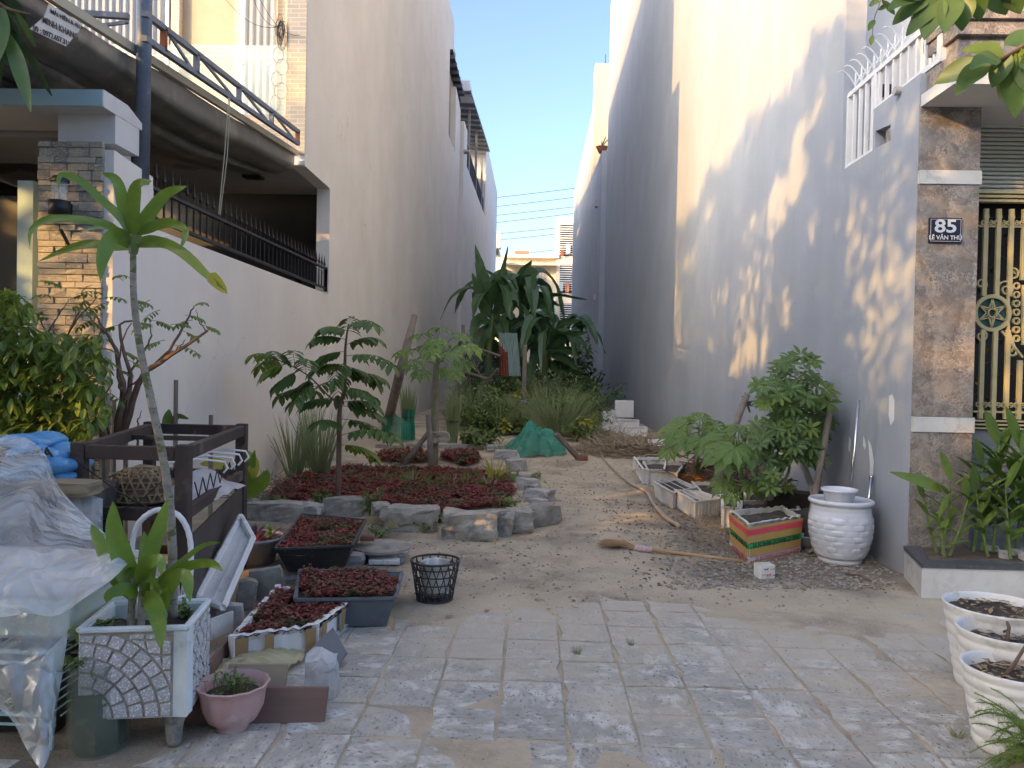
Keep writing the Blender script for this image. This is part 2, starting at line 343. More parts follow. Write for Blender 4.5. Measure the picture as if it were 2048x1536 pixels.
def brick_mat(name, a, b, mortar, bw, bh):
    m = bpy.data.materials.new(name); m.use_nodes = True; t = m.node_tree; p = t.nodes['Principled BSDF']; L = t.links.new
    tc = _n(t, 'ShaderNodeTexCoord'); mp = _n(t, 'ShaderNodeMapping'); mp.inputs['Rotation'].default_value = (R(90), 0, 0)
    bt = _n(t, 'ShaderNodeTexBrick'); bt.inputs['Scale'].default_value = 1; bt.inputs['Brick Width'].default_value = bw; bt.inputs['Row Height'].default_value = bh; bt.inputs['Mortar Size'].default_value = .006
    bt.inputs['Color1'].default_value = (*a, 1); bt.inputs['Color2'].default_value = (*b, 1); bt.inputs['Mortar'].default_value = (*mortar, 1)
    L(tc.outputs['Object'], mp.inputs[0]); L(mp.outputs[0], bt.inputs['Vector']); L(bt.outputs[0], p.inputs['Base Color']); p.inputs['Roughness'].default_value = .45
    bn = _n(t, 'ShaderNodeBump'); bn.invert = True; bn.inputs['Strength'].default_value = .6; bn.inputs['Distance'].default_value = .006; L(bt.outputs[1], bn.inputs['Height']); L(bn.outputs[0], p.inputs['Normal'])
    M[name] = m
brick_mat('tile_beige', (.38, .32, .23), (.46, .39, .27), (.55, .50, .43), .24, .065)
def struct(o): o['kind'] = 'structure'; return o
# ================================================================ ground
mb = MB(); mb.bb((-220, -220, -.4), (220, 260, -.06)); struct(mb.build('ground', 'far_ground', org=(0, 0, 0)))
mb = MB()
xs = np.concatenate([np.arange(-9, -4, .25), np.arange(-4, 4.3, .06), np.arange(4.3, 9, .3)])
ys = np.concatenate([np.arange(1.0, 9.5, .06), np.arange(9.5, 20, .13), np.arange(20, 66, .8)])
vs = []
for y in ys:
    for x in xs:
        clod = noise.noise(Vector((x * 9, y * 9, 2))) * .006 * sstep(5.2, 6.5, y)
        vs.append((x, y, gh(x, y) + clod))
nx = len(xs); mb.add(vs, [(j * nx + i, j * nx + i + 1, (j + 1) * nx + i + 1, (j + 1) * nx + i) for j in range(len(ys) - 1) for i in range(nx - 1)])
soil = struct(mb.build('soil', 'soil', org=(0, 0, 0), smooth=True))
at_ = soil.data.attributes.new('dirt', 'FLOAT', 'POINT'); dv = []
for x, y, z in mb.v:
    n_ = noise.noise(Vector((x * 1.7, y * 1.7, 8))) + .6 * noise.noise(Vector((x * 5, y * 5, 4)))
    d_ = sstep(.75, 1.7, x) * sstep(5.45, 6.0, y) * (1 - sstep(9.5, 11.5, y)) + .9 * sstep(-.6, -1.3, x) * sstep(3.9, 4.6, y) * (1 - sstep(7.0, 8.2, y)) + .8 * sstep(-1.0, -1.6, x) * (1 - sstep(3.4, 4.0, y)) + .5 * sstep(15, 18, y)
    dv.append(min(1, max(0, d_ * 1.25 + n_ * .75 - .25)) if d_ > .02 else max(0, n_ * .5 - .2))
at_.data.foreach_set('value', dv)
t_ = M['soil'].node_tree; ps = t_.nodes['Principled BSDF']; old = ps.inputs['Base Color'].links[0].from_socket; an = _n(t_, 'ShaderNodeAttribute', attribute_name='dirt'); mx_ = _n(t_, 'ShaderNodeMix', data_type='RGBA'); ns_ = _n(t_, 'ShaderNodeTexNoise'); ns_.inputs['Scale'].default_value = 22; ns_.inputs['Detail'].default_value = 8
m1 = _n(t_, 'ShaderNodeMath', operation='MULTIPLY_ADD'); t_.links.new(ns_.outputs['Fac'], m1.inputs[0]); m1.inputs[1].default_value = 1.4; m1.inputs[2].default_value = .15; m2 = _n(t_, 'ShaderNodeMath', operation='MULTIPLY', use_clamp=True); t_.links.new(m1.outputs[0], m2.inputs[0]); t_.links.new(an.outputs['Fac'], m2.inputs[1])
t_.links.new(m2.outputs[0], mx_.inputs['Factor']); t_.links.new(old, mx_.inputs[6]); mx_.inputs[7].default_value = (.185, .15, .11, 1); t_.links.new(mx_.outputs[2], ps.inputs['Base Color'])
# paving: each flag an object of its own, a few shapes shared
pav = struct(MB().bb((-2.7, 1.6, -.059), (3.9, 5.9, -.045)).build('pavement', 'far_ground', org=(0, 0, 0)))
T = .305
protos = []
for k in range(10):
    random.seed(100 + k); mb = MB(); h = T / 2 - .0025; z0, z1 = -.045, 0; ring = []
    def edge(a, b):
        a, b = Vector(a), Vector(b); o = [a]
        for t in (.35, .7):
            p = a.lerp(b, t + rnd(-.1, .1)); c = Vector((-p.x, -p.y)).normalized() * (rnd(0, .004) if random.random() < .82 else rnd(.01, .026)); o.append(p + c)
        return o
    cs = [Vector((sx * (h - rnd(0, .004)), sy * (h - rnd(0, .004)))) for sx, sy in ((-1, -1), (1, -1), (1, 1), (-1, 1))]
    for i in range(4): ring += edge(cs[i], cs[(i + 1) % 4])
    n = len(ring); tp = [(p.x * .985, p.y * .985, 0) for p in ring]; md = [(p.x, p.y, -.004) for p in ring]; bt = [(p.x, p.y, z0) for p in ring]
    mb.add(tp + md + bt + [(0, 0, rnd(-.001, .001))], [(i, (i + 1) % n, 3 * n) for i in range(n)] + [(i + n, (i + 1) % n + n, (i + 1) % n, i) for i in range(n)] + [(i + 2 * n, (i + 1) % n + 2 * n, (i + 1) % n + n, i + n) for i in range(n)])
    o = mb.build('paving_stone', 'tile_stone', org=(0, 0, 0)); protos.append(o.data); bpy.data.objects.remove(o)
random.seed(5)
for j in range(11):
    for i in range(21):
        x = -2.42 + i * T; y = 2.45 + j * T + .012 * math.sin(i * 1.7)
        if (x > 3.0 and y < 4.9) or x > 3.45 or (x > 2.75 and y > 5.15): continue
        o = bpy.data.objects.new('paving_stone', random.choice(protos)); C.objects.link(o); o.parent = pav
        o.location = (x + rnd(-.004, .004), y + rnd(-.004, .004), rnd(-.004, .003)); o.rotation_euler = (rnd(-.006, .006), rnd(-.006, .006), random.randrange(4) * math.pi / 2 + rnd(-.01, .01))
mat('grit', (.33, .30, .25), (.20, .17, .13), .95, 15, rand=.4)
# ================================================================ left house
XL, XR = -3.47, 2.96
HL = thing('townhouse', 'tall pale plastered townhouse on the left with glass balcony and blank side wall', 'house', (XL, 11.4, 0))
mb = MB(); YZ = [(12.8, -.1), (33.9, -.1), (33.9, 13.0), (31.9, 13.3), (31.9, 10.6), (29.5, 10.6), (29.5, 13.8), (30.9, 14.0), (30.9, 15.45), (12.3, 15.45), (12.3, 10.6), (11.4, 10.6), (11.4, 4.55), (12.8, 4.55)]
mb.prism([(XL, y, z) for y, z in YZ], (-.22, 0, 0)); mb.build('side_wall', 'plaster_pale', HL, org=(XL, 12.8, 0))
MB().bb((XL - .3, 29.5, 13.75), (XL + .12, 34.3, 13.83)).build('roof_sheet', 'dark_metal', HL)
mb = MB()
for k in range(6): mb.bb((XL - .26, 29.8 + k * .75, 13.62), (XL + .16, 29.88 + k * .75, 13.75))
mb.build('rafter', 'grey_steel', HL, kind='stuff')
MB().bb((XL - 3, 29.55, 10.7), (XL - .5, 31.8, 13.7)).build('recess_shade', 'very_dark', HL)  # near-black block standing in for the shade inside the notch
mat('facade_tan', (.38, .33, .24), (.33, .28, .21), .8, 2)
MB().bb((XL - 5.5, 13.25, 5.3), (XL - .222, 33.5, 15.3)).build('upper_storeys', 'facade_tan', HL)
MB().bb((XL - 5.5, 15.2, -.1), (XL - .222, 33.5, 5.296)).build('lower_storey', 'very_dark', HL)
sf = MB().bb((XL - 5.5, 11.404, 4.548), (XL - .224, 13.24, 4.72)).build('balcony_slab', 'slab_grey', HL)
MB().bb((XL - 5.5, 11.406, 4.722), (XL - .31, 11.55, 5.3)).build('balcony_fascia', 'tile_beige', HL, org=(XL, 11.4, 4.722))
MB().bb((XL - 5.5, 11.552, 5.2), (XL - .31, 13.24, 5.29)).build('balcony_floor', 'slab_grey', HL)
MB().bb((XL - .30, 11.376, 4.722), (XL - .004, 11.397, 10.5)).build('clad_reveal', 'tile_beige', HL, org=(XL, 11.4, 4.722))
MB().bb((XL - .224, 11.37, 4.56), (XL - .0, 11.397, 4.62)).build('drip_edge', 'porch_white', HL)
bx = MB().bb((XL - 1.15, 11.9, 4.50), (XL - .85, 12.1, 4.548), .01).build('soffit_lamp', 'dark_metal', HL)
g = MB().bb((XL - 5.4, 11.46, 5.304), (XL - .32, 11.472, 6.36)).build('balcony_glass', 'glass', HL)
MB().tube([(XL - 5.4, 11.5, 6.20), (XL - .33, 11.5, 6.20)], .02, 8).build('handrail', 'white_paint', HL)
for x in (-1.0, -.58, -1.65, -2.6):
    MB().tube([(XL + x, 11.455, 6.09), (XL + x, 11.50, 6.09)], .028, 12).build('standoff', 'white_paint', HL)
# upper facade behind the balcony
Yf = 13.22
def fx(px): return Y_(px, 150, Yf).x
MB().bb((fx(470), 13.17, 5.3), (fx(606), 13.246, 8.4)).build('window_surround', 'tile_beige', HL, org=(XL, 13.2, 5.3))
for a, b in ((484, 556), (125, 342)):
    wn = MB().bb((fx(a) - .0, 13.10, 5.32), (fx(b), 13.165, 8.3)).build('window', 'white_paint', HL)
    MB().bb((fx(a) + .07, 13.085, 5.42), (fx(b) - .07, 13.098, 8.22)).build('pane', 'curtain', wn)
    mb = MB(); n = int((fx(b) - fx(a)) / .12)
    for k in range(n):
        x = fx(a) + .12 + k * .12; mb.tube([(x, 13.07, 5.45), (x, 13.07, 8.2)], .045, 6, squash=.4)
    mb.build('curtain', 'curtain', wn)
MB().bb((fx(346), 13.12, 5.3), (fx(362), 13.247, 8.4)).build('tile_strip', 'tile_beige', HL, org=(XL, 13.2, 5.3))
# coil of cable on the clad reveal
mb = MB(); random.seed(3)
c0 = Y_(563, 60, 11.35)
for k in range(12):
    c = c0 + Vector((rnd(-.03, .03), rnd(-.03, .02), rnd(-.1, .06))); a = rnd(.03, .06); b = rnd(.1, .22)
    mb.tube([c + Vector((a * math.cos(t), rnd(-.01, .01), b * math.sin(t))) for t in np.linspace(0, 6.3, 16)], .004, 4, cap=False)
for k in range(5):
    c = Y_(563 + rnd(-14, 10), 110 + 24 * k, 11.34); a = rnd(.06, .12); b = rnd(.1, .15)
    mb.tube([c + Vector((a * math.cos(t), 0, b * math.sin(t))) for t in np.linspace(0, 6.3, 18)], .0035, 4, cap=False)
for (a, b) in (((445, -10), (562, 52)), ((505, -6), (566, 48)), ((515, -12), (600, 70))):
    A, B = Y_(*a, 11.3), Y_(*b, 11.35); mb.tube([A.lerp(B, t) + Vector((0, 0, -.18 * 4 * t * (1 - t))) for t in np.linspace(0, 1, 10)], .005, 4)
tag(mb.build('cable_coil', 'wire'), 'tangled coil of thin black cable hanging beside the balcony window', 'cable')
# boundary wall of the left yard, its railing, front post
BW = thing('boundary_wall', 'chest to roof height pale rendered side wall of the left yard under the black railing', 'wall', (XL, 6.2, 0))
zt = X_(480, 522, XL).z; zp = X_(240, 306, XL).z
mb = MB(); mb.prism([(XL, y, z) for y, z in ((6.22, -.1), (12.8, -.1), (12.8, zt), (6.9, zt), (6.86, zp - .06), (6.22, zp))], (-.18, 0, 0)); mb.build('wall_body', 'plaster_pale', BW, org=(XL, 6.2, 0))
GP = thing('gate_pillar', 'square gate pillar clad in split grey and cream stone with lantern', 'pillar', (-3.75, 6.2, 0))
xa, xb = Y_(75, 600, 6.2).x, Y_(204, 600, 6.2).x; ztop = Y_(140, 283, 6.2).z
MB().bb((xa, 6.22, -.1), (XL - .182, 6.9, ztop - .01)).build('pillar_core', 'grout', GP)
stp = []
for k in range(8):
    mb = MB(); random.seed(k); mb.box((0, 0, 0), (1, .03, 1), bev=0); 
    v = [list(p) for p in mb.v]
    for p in v:
        if p[1] < 0: p[1] += rnd(-.012, .012); p[0] *= .985; p[2] *= .96
    mb.v = v; o = mb.build('stone_block', 'cladding', org=(0, 0, 0)); stp.append(o.data); bpy.data.objects.remove(o)
random.seed(21); z = .12; row = 0
while z < ztop - .02:
    h = random.choice((.045, .05, .06, .08)); h = min(h, ztop - z)
    x = xa
    while x < xb - .01:
        wd = min(random.choice((.10, .14, .18, .24)), xb - x)
        if xb - x - wd < .05: wd = xb - x
        o = bpy.data.objects.new('stone_block', random.choice(stp)); C.objects.link(o); o.parent = GP
        o.location = Vector((x + wd / 2, 6.205 + rnd(-.006, .006), z + h / 2)) - ORG[GP.name]; o.scale = (wd - .004, 1, h - .004); x += wd
    z += h; row += 1
cb = MB().bb((Y_(116, 250, 6.24).x, 6.24, ztop), (XL - .004, 6.62, Y_(150, 214, 6.24).z - .002)).build('capital', 'porch_white', GP)
L_ = thing('lantern', 'black cylindrical wall lantern with clear glass on the stone pillar', 'lamp', Y_(120, 400, 6.1))
c = Y_(119, 412, 6.06); k = 6.06 / 1538
MB().lathe(c, [(0, -.075), (.078, -.072), (.08, .04), (.05, .045), (0, .045)], 24).build('lower_shade', 'dark_metal', L_, smooth=True)
MB().lathe(c, [(.06, .045), (.06, .19)], 20).build('glass_tube', 'glass', L_, smooth=True)
MB().lathe(c, [(.07, .19), (.072, .205), (.05, .235), (0, .25)], 20).build('cap', 'dark_metal', L_, smooth=True)
MB().lathe(c, [(0, .045), (.012, .05), (.012, .15), (0, .16)], 8).build('bulb', 'porch_white', L_, smooth=True)
MB().bar(c + Vector((0, .03, 0)), c + Vector((0, .14, 0)), .05, .09).build('bracket', 'dark_metal', L_)
a = Y_(122, 460, 6.0); tag(MB().tube([a, Y_(141, 497, 6.19)], .014, 10).build('pipe_stub', 'dark_metal'), 'short dark pipe sticking out of the cream stones below the lantern', 'pipe')
# porch beam
PB = thing('porch_beam', 'mint and white concrete beam over the left gate', 'beam', (-5.5, 6.1, 3.7))
z0, z1 = Y_(190, 214, 6.06).z, Y_(190, 179, 6.06).z
mb = MB(); mb.prism([(-9.2, y, z) for y, z in ((6.06, z0), (6.70, z0 + .002), (6.70, z1 - .09), (6.42, z1), (6.06, z1))], (9.2 + XL - .0, 0, 0)); mb.build('beam_body', 'porch_white', PB)
MB().bb((-9.2, 6.045, z0 + .005), (XL - .0, 6.058, z1 - .004)).build('beam_face', 'mint_paint', PB)
MB().bb((-9.2, 6.72, z0 - .05), (XL - .6, 7.6, z0 + .05)).build('porch_ceiling', 'slab_grey', PB)
LG = thing('left_gate', 'dark gate leaf with mint post in the shade of the left porch', 'gate', (-4.6, 6.5, 0))
MB().bb((Y_(41, 600, 6.5).x, 6.45, 0), (Y_(74, 600, 6.5).x - .01, 6.6, Y_(60, 364, 6.5).z)).build('gate_post', 'mint_paint', LG)
for k in range(6):
    x1 = Y_(40, 600, 6.6).x - k * .5; MB().bb((x1 - .49, 6.6, .05), (x1 - .01, 6.64, 3.0), .005).build('gate_panel', 'very_dark', LG)
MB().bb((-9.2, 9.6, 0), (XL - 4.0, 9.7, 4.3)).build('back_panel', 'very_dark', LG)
# yard behind the wall: its deep shade put into near-black walls and floor
YD = thing('yard_backdrop', 'yard wall and doorway under the balcony, its shade put into near-black colour', 'wall', (-6, 14.9, 0))
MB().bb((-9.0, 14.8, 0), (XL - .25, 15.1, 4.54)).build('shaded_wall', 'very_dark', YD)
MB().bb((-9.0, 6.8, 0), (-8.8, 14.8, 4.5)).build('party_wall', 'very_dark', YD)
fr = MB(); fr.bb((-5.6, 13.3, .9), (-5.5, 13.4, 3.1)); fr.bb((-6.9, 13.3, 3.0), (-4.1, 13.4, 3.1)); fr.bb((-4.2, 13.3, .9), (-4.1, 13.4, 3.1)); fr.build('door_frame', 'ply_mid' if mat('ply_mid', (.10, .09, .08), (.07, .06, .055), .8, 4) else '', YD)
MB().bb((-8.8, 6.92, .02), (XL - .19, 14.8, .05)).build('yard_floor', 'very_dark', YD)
# railing with spear heads
RL = thing('spiked_railing', 'black iron railing with spear points along the top of the left yard wall', 'railing', (XL, 6.9, zt))
def rz(px, py): return X_(px, py, XL - .05)
t0, t1 = rz(296, 372), rz(651, 537); b0, b1 = rz(330, 455), rz(651, 577)
MB().bar((t0.x, 6.9, t0.z), (t0.x, 12.85, t1.z), .045, .03).build('top_rail', 'dark_metal', RL)
MB().bar((t0.x, 6.9, b1.z + .01), (t0.x, 12.85, b1.z), .045, .03).build('bottom_rail', 'dark_metal', RL)
y = 7.02; bm_ = None
while y < 12.84:
    if bm_ is None:
        mb = MB(); zb = b1.z - .0; ztp = t0.z
        mb.box((0, 0, (ztp - zb) / 2), (.016, .016, ztp - zb)); mb.box((0, 0, ztp - zb + .05), (.012, .012, .08))
        mb.lathe((0, 0, ztp - zb + .08), [(.004, 0), (.024, .03), (.012, .07), (0, .19)], 6); o = mb.build('spear_bar', 'dark_metal', RL, org=(t0.x, y, zb)); o.data.transform(Matrix.Translation((t0.x, y, zb))); bm_ = o
        o.location = Vector((t0.x, y, zb)) - ORG[RL.name]
    else:
        c = bm_.copy(); C.objects.link(c); c.location = bm_.location + Vector((0, y - 7.02, 0))
    y += .158
MB().bb((t0.x - .03, 12.80, b1.z - .05), (t0.x + .03, 12.86, t1.z + .03)).build('end_post', 'dark_metal', RL)
# steel post and truss of the awning
mb = MB(); mb.tube([Vector((XL - .03, 6.72, zp - .15)), Vector((XL - .0, 6.70, 6.2))], .062, 20); tag(mb.build('steel_post', 'grey_steel', smooth=True), 'upright round grey steel post standing on the yard wall beside the gate pillar', 'post')
TR = thing('awning_truss', 'grey steel lattice truss running from the round post to the townhouse', 'truss', (XL, 6.98, 4.6))
def tx(px, py): return X_(px, py, XL + .02)
A0, A1, B0, B1 = tx(288, 26), tx(597, 264), tx(288, 76), tx(597, 288)
MB().bar(A0, A1, .05, .05).build('top_chord', 'grey_steel', TR); MB().bar(B0, B1, .05, .05).build('bottom_chord', 'grey_steel', TR)
def on(a, b, y): return a.lerp(b, (y - a.y) / (b.y - a.y))
vy = [6.99] + [tx(p, q).y for p, q in ((393, 120), (478, 185), (543, 235))] + [A1.y - .04]
for k, y in enumerate(vy):
    MB().bar(on(A0, A1, y), on(B0, B1, y), .05, .05).build('upright', 'grey_steel' if 0 < k < 4 else 'rust', TR)
    if k < 4: MB().bar(on(A0, A1, y + .05), on(B0, B1, vy[k + 1] - .05), .02, .03).build('diagonal', 'grey_steel', TR)
a, b = Y_(257, 33, 6.98), Y_(150, 26, 6.98); MB().bar(a, b + (b - a) * 4, .05, .05).build('front_chord', 'grey_steel', TR)
a, b = Y_(257, 44, 6.98), Y_(195, 52, 6.98); MB().bar(a, b, .02, .03).build('front_brace', 'grey_steel', TR)
# awning: pleats run from the street towards the house
AW = thing('awning', 'taupe pleated cloth awning drawn out over the left yard', 'awning', (-5, 8, 4.4))
e0, e1 = X_(120, 2, XL - .1), X_(590, 303, XL - .1)
def ez(y): return e0.z + (e1.z - e0.z) * (y - e0.y) / (e1.y - e0.y)
def aw(u, v):
    y = 4.9 + (11.33 - 4.9) * v; s = u * 5.6; x = XL - .14 - s
    ph = s / .46; f = .5 - .5 * math.cos(2 * math.pi * ph); amp = .24 * (.75 + .35 * noise.noise(Vector((s * 1.3, y * .3, 4)))) * (1 + .5 * math.sin(math.pi * v))
    f = abs(math.sin(math.pi * ph)) ** .8 + .16 * abs(math.sin(math.pi * ph * 3 + 1.2 * noise.noise(Vector((s, y * .4, 1)))))
    zz = ez(y) - .02 - .10 * sstep(0, .5, s) - amp * (f ** .7) - .05 * math.sin(math.pi * v) * sstep(0, .6, s) + .02 * noise.noise(Vector((x * 3, y * .8, 9)))
    return Vector((x + .08 * math.sin(2 * math.pi * ph) , y, zz))
MB().grid(aw, 190, 40).build('cloth', 'awning_cloth', AW, smooth=True)
mb = MB(); mb.bar((XL - .115, 4.9, ez(4.9) + .0), (XL - .115, 11.36, ez(11.36) + .0), .05, .075); mb.build('edge_strip', 'awning_edge', AW)
# the printed label, slanted on the cloth, hanging under the second pleat
def lab(px, py): return X_(px, py, XL + .02)
q = [lab(98, 8), lab(166, 48), lab(158, 62), lab(132, 93), lab(60, 58), lab(88, 34)]
LB = MB(); LB.add(q + [p + Vector((-.004, 0, 0)) for p in q], [(5, 4, 3, 2, 1, 0), (6, 7, 8, 9, 10, 11)] + [(i, (i + 1) % 6, (i + 1) % 6 + 6, i + 6) for i in range(6)]); lb = LB.build('printed_label', 'vinyl_white', AW)
ORG[lb.name] = sum(q, Vector()) / 6; lb.data.transform(Matrix.Translation(-(ORG[lb.name] - ORG[AW.name]))); lb.location = ORG[lb.name] - ORG[AW.name]
for (s, p, q_, sz) in (('MÁI HIÊN & ALU', (100, 22), (163, 56), .040), ('MINH KHANG', (84, 39), (154, 75), .062), ('09 : 0972.657.311', (66, 56), (138, 88), .052)):
    a, b = lab(*p), lab(*q_); x = (b - a).normalized(); n = Vector((1, 0, 0)); yv = n.cross(x).normalized(); x = yv.cross(n)
    o = text(s, sz, 'print_black', lb, (a + b) / 2 + Vector((.006, 0, 0)), Matrix((x, yv, n)).transposed(), ext=.0008, bold=.001)
    wd = max(v.co.x for v in o.data.vertices) - min(v.co.x for v in o.data.vertices); o.scale = ((b - a).length / wd, 1, 1)
# cords hanging from the truss
mb = MB(); a = tx(450, 192)
for dx in (0, .035):
    b = X_(430, 428, XL + .01) + Vector((0, dx, 0)); mb.tube([a + Vector((.04, dx, 0)), a.lerp(b, .5) + Vector((.05, dx * 1.6, .02)), b + Vector((.04, 0, 0))], .006, 5)
tag(mb.build('cord', 'awning_edge'), 'pale cord hanging in a long loop from the truss to the railing', 'cord')
# ---------------------------------------------------------------- houses further down on the left
H2 = thing('rear_townhouse', 'pale townhouse beyond the first on the left with roofed terrace', 'house', (XL, 34, 0))
XL2 = XL + .16
mb = MB(); mb.prism([(XL2, y, z) for y, z in ((34.1, -.1), (62.8, -.1), (62.8, 16.1), (48.5, 16.1), (48.5, 11.3), (35.6, 11.0), (35.6, 12.6), (34.1, 12.6))], (-5, 0, 0)); mb.build('side_wall', 'plaster_pale', H2, org=(XL2, 34.1, 0))
MB().bb((XL2 - 4, 36, 11.2), (XL2 - 1.6, 48.4, 14.2)).build('terrace_wall', 'very_dark', H2)
mb = MB(); mb.prism([(XL2 - 3, 34.2, 14.1), (XL2 - 3, 48.4, 15.5), (XL2 + .25, 48.4, 15.3), (XL2 + .25, 34.2, 13.9)], (0, 0, .1)); mb.build('terrace_roof', 'grey_steel', H2)
for k in range(12):
    y = 34.6 + k * 1.2; z = 13.9 + (y - 34.2) * .098; MB().bar((XL2 - 2.5, y, z + .1), (XL2 + .22, y, z - .02), .12).build('roof_beam', 'porch_white', H2)
MB().bb((XL2 - .3, 34.15, 13.95), (XL2 + .2, 35.6, 14.4)).build('roof_cap', 'white_paint', H2)
for y in (37.5, 42, 46.5): MB().bar((XL2 - .1, y, 11.1), (XL2 - .1, y, 14.6), .12).build('terrace_post', 'slab_grey', H2)
for k in range(40): MB().bar((XL2 - .08, 36.0 + k * .31, 11.1), (XL2 - .08, 36.0 + k * .31, 12.3), .03).build('baluster', 'dark_metal', H2)
MB().bb((XL2 + .002, 33.95, 11.2), (XL2 + .25, 34.35, 11.3)).build('gutter_bracket', 'slab_grey', H2)
# ================================================================ right side
HR = thing('marble_house', 'blue grey rendered house on the right with brown marble front pillar', 'house', (XR, 6.1, 0))
p1, p2, p3 = X_(1684, 341, XR), X_(1745, 301, XR), X_(1745, 218, XR); p4 = X_(1856, 138, XR)
yA, yB = p1.y, p2.y; za, zb = (p1.z + p2.z) / 2, (p3.z + p4.z) / 2
h0, h1, h2, h3 = X_(1750, 296, XR), X_(1751, 262, XR), X_(1781, 249, XR), X_(1781, 281, XR)
mb = MB()
mb.prism([(XR, y, z) for y, z in ((yA, -.1), (33.4, -.1), (33.4, 17.4), (yA, 17.4))], (.2, 0, 0))
mb.prism([(XR, y, z) for y, z in ((6.12, -.1), (yA, -.1), (yA, za), (yB, za), (yB, zb), (h0.y, zb), (h0.y, h0.z), (h3.y, h3.z), (6.12, h3.z))], (.2, 0, 0))
mb.prism([(XR, y, z) for y, z in ((6.12, h3.z), (h3.y, h3.z), (h2.y, h2.z), (h1.y, h1.z), (h1.y, zb), (6.12, zb))], (.2, 0, 0))
mb.build('side_wall', 'plaster_grey', HR, org=(XR, 6.1, 0))
MB().bb((XR + .5, 6.9, 2.9), (XR + .55, 7.2, 3.8)).build('opening_shade', 'very_dark', HR)  # near-black board behind the hole, in place of the shade within
MB().bb((XR + .2, 8.3, zb + .0), (XR + 5, 8.5, 11)).build('upper_front', 'plaster_pale', HR, org=(XR, 8.3, 3))
MB().bb((XR + .2, 6.9, zb - .25), (XR + 5, 8.3, zb - .1)).build('terrace_floor', 'slab_grey', HR)
q0, q1 = Y_(1744, 170, 8.28), Y_(1790, 193, 8.28); MB().bb((q0.x, 8.25, q1.z), (q1.x, 8.296, q0.z)).build('vent_window', 'very_dark', HR)
def pr(name, m, x0, y0, x1, y1, Yq, proud=0, dep=.2, bev=.0):
    a, b = Y_(x0, y0, Yq), Y_(x1, y1, Yq); xo = XR + .004 if x0 < 1836 else a.x
    return MB().bb((xo, Yq - proud, b.z), (b.x, Yq + dep, a.z), bev).build(name, m, HR, org=(a.x, Yq, 0))
xr_ = Y_(1952, 600, 6.1).x
zz = [Y_(1880, y, 6.1).z for y in (214, 341, 369, 834, 865)] + [.0]
for k, (m, pd) in enumerate((('marble_brown', 0), ('marble_white', .012), ('marble_brown', 0), ('marble_white', .012), ('marble_brown', 0))):
    MB().bb((XR + .004 - pd * .0, 6.1 - pd, zz[k + 1] + .003), (xr_ + pd, 6.7, zz[k])).build('marble_panel', m, HR, org=(XR, 6.1, k * .9))
# canopy and its marble courses
cz = zz[0]
MB().bb((XR - .0, 5.62, cz), (7, 6.095, cz + .09)).build('canopy_slab', 'porch_white', HR)
MB().bb((XR + .203, 6.096, cz + .002), (7, 6.9, cz + .088)).build('canopy_slab', 'porch_white', HR)
for k, (h, o_) in enumerate(((.17, .03), (.11, -.02), (.10, .03), (.05, .06))):
    zc = cz + .092 + sum((.17, .11, .10, .05)[:k]) + k * .002
    MB().bb((XR + .06 - o_ * .6, 5.70 - o_, zc), (7, 6.098, zc + h)).build('cornice_course', 'marble_brown', HR, org=(XR, 5.7, zc))
zpl = cz + .53
MB().bb((XR + .15, 5.78, zpl), (7, 6.4, zpl + .20)).build('roof_planter', 'porch_white', HR)
# shutter above the gate
SH = thing('roller_shutter', 'cream slatted shutter above the gold gate', 'shutter', (4.2, 6.5, 3))
sa, sb = Y_(2000, 232, 6.55).z, Y_(2000, 386, 6.55).z; n = 18
for k in range(n):
    z = sb + (sa - sb) * k / n; MB().bb((xr_ + .0, 6.53 - .0, z + .003), (7, 6.56, z + (sa - sb) / n - .006), .006).build('slat', 'shutter', SH)
MB().bb((xr_ + .002, 6.565, sb), (7, 6.7, sa + .4)).build('backing', 'slab_grey', SH)
# recessed dark porch
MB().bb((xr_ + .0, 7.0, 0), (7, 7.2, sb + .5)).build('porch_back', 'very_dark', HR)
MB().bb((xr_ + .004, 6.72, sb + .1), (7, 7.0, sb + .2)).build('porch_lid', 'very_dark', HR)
for k in range(3):
    z = sb - .025 - k * .035; MB().bb((xr_ + .002, 6.40, z - .012), (7, 6.46, z + .008)).build('gate_track', 'gold_paint', HR)
mat('plinth_slats', (.22, .23, .21), (.17, .18, .165), .5, 4)
# ---- ornamental gate
GT = thing('gold_gate', 'gold painted iron gate with star medallion and scrolls', 'gate', (4, 6.45, 0))
Yg = 6.45
def gp(px, py): return Y_(px, py, Yg)
zt_, zb_ = gp(2000, 418).z, gp(2000, 838).z
def ring(mb, c, r, w, n=28, th=.025, a0=0, a1=2 * math.pi):
    pts = [c + Vector((r * math.cos(a0 + (a1 - a0) * i / n), 0, r * math.sin(a0 + (a1 - a0) * i / n))) for i in range(n + 1)]
    for i in range(n): mb.bar(pts[i], pts[i + 1], w, th, upv=(0, 1, 0))
def scroll(mb, c, r, w, a0, turns=1.4, dirn=1):
    n = 18; pts = []
    for i in range(n + 1):
        t = i / n; a = a0 + dirn * turns * 2 * math.pi * t; rr = r * (1 - .8 * t); pts.append(c + Vector((rr * math.cos(a), 0, rr * math.sin(a))))
    for i in range(n): mb.bar(pts[i], pts[i + 1], w, .02, upv=(0, 1, 0))
med = gp(1984, 626); mr_ = .138
bxs = [gp(1967, 600).x + .103 * k for k in range(14)]
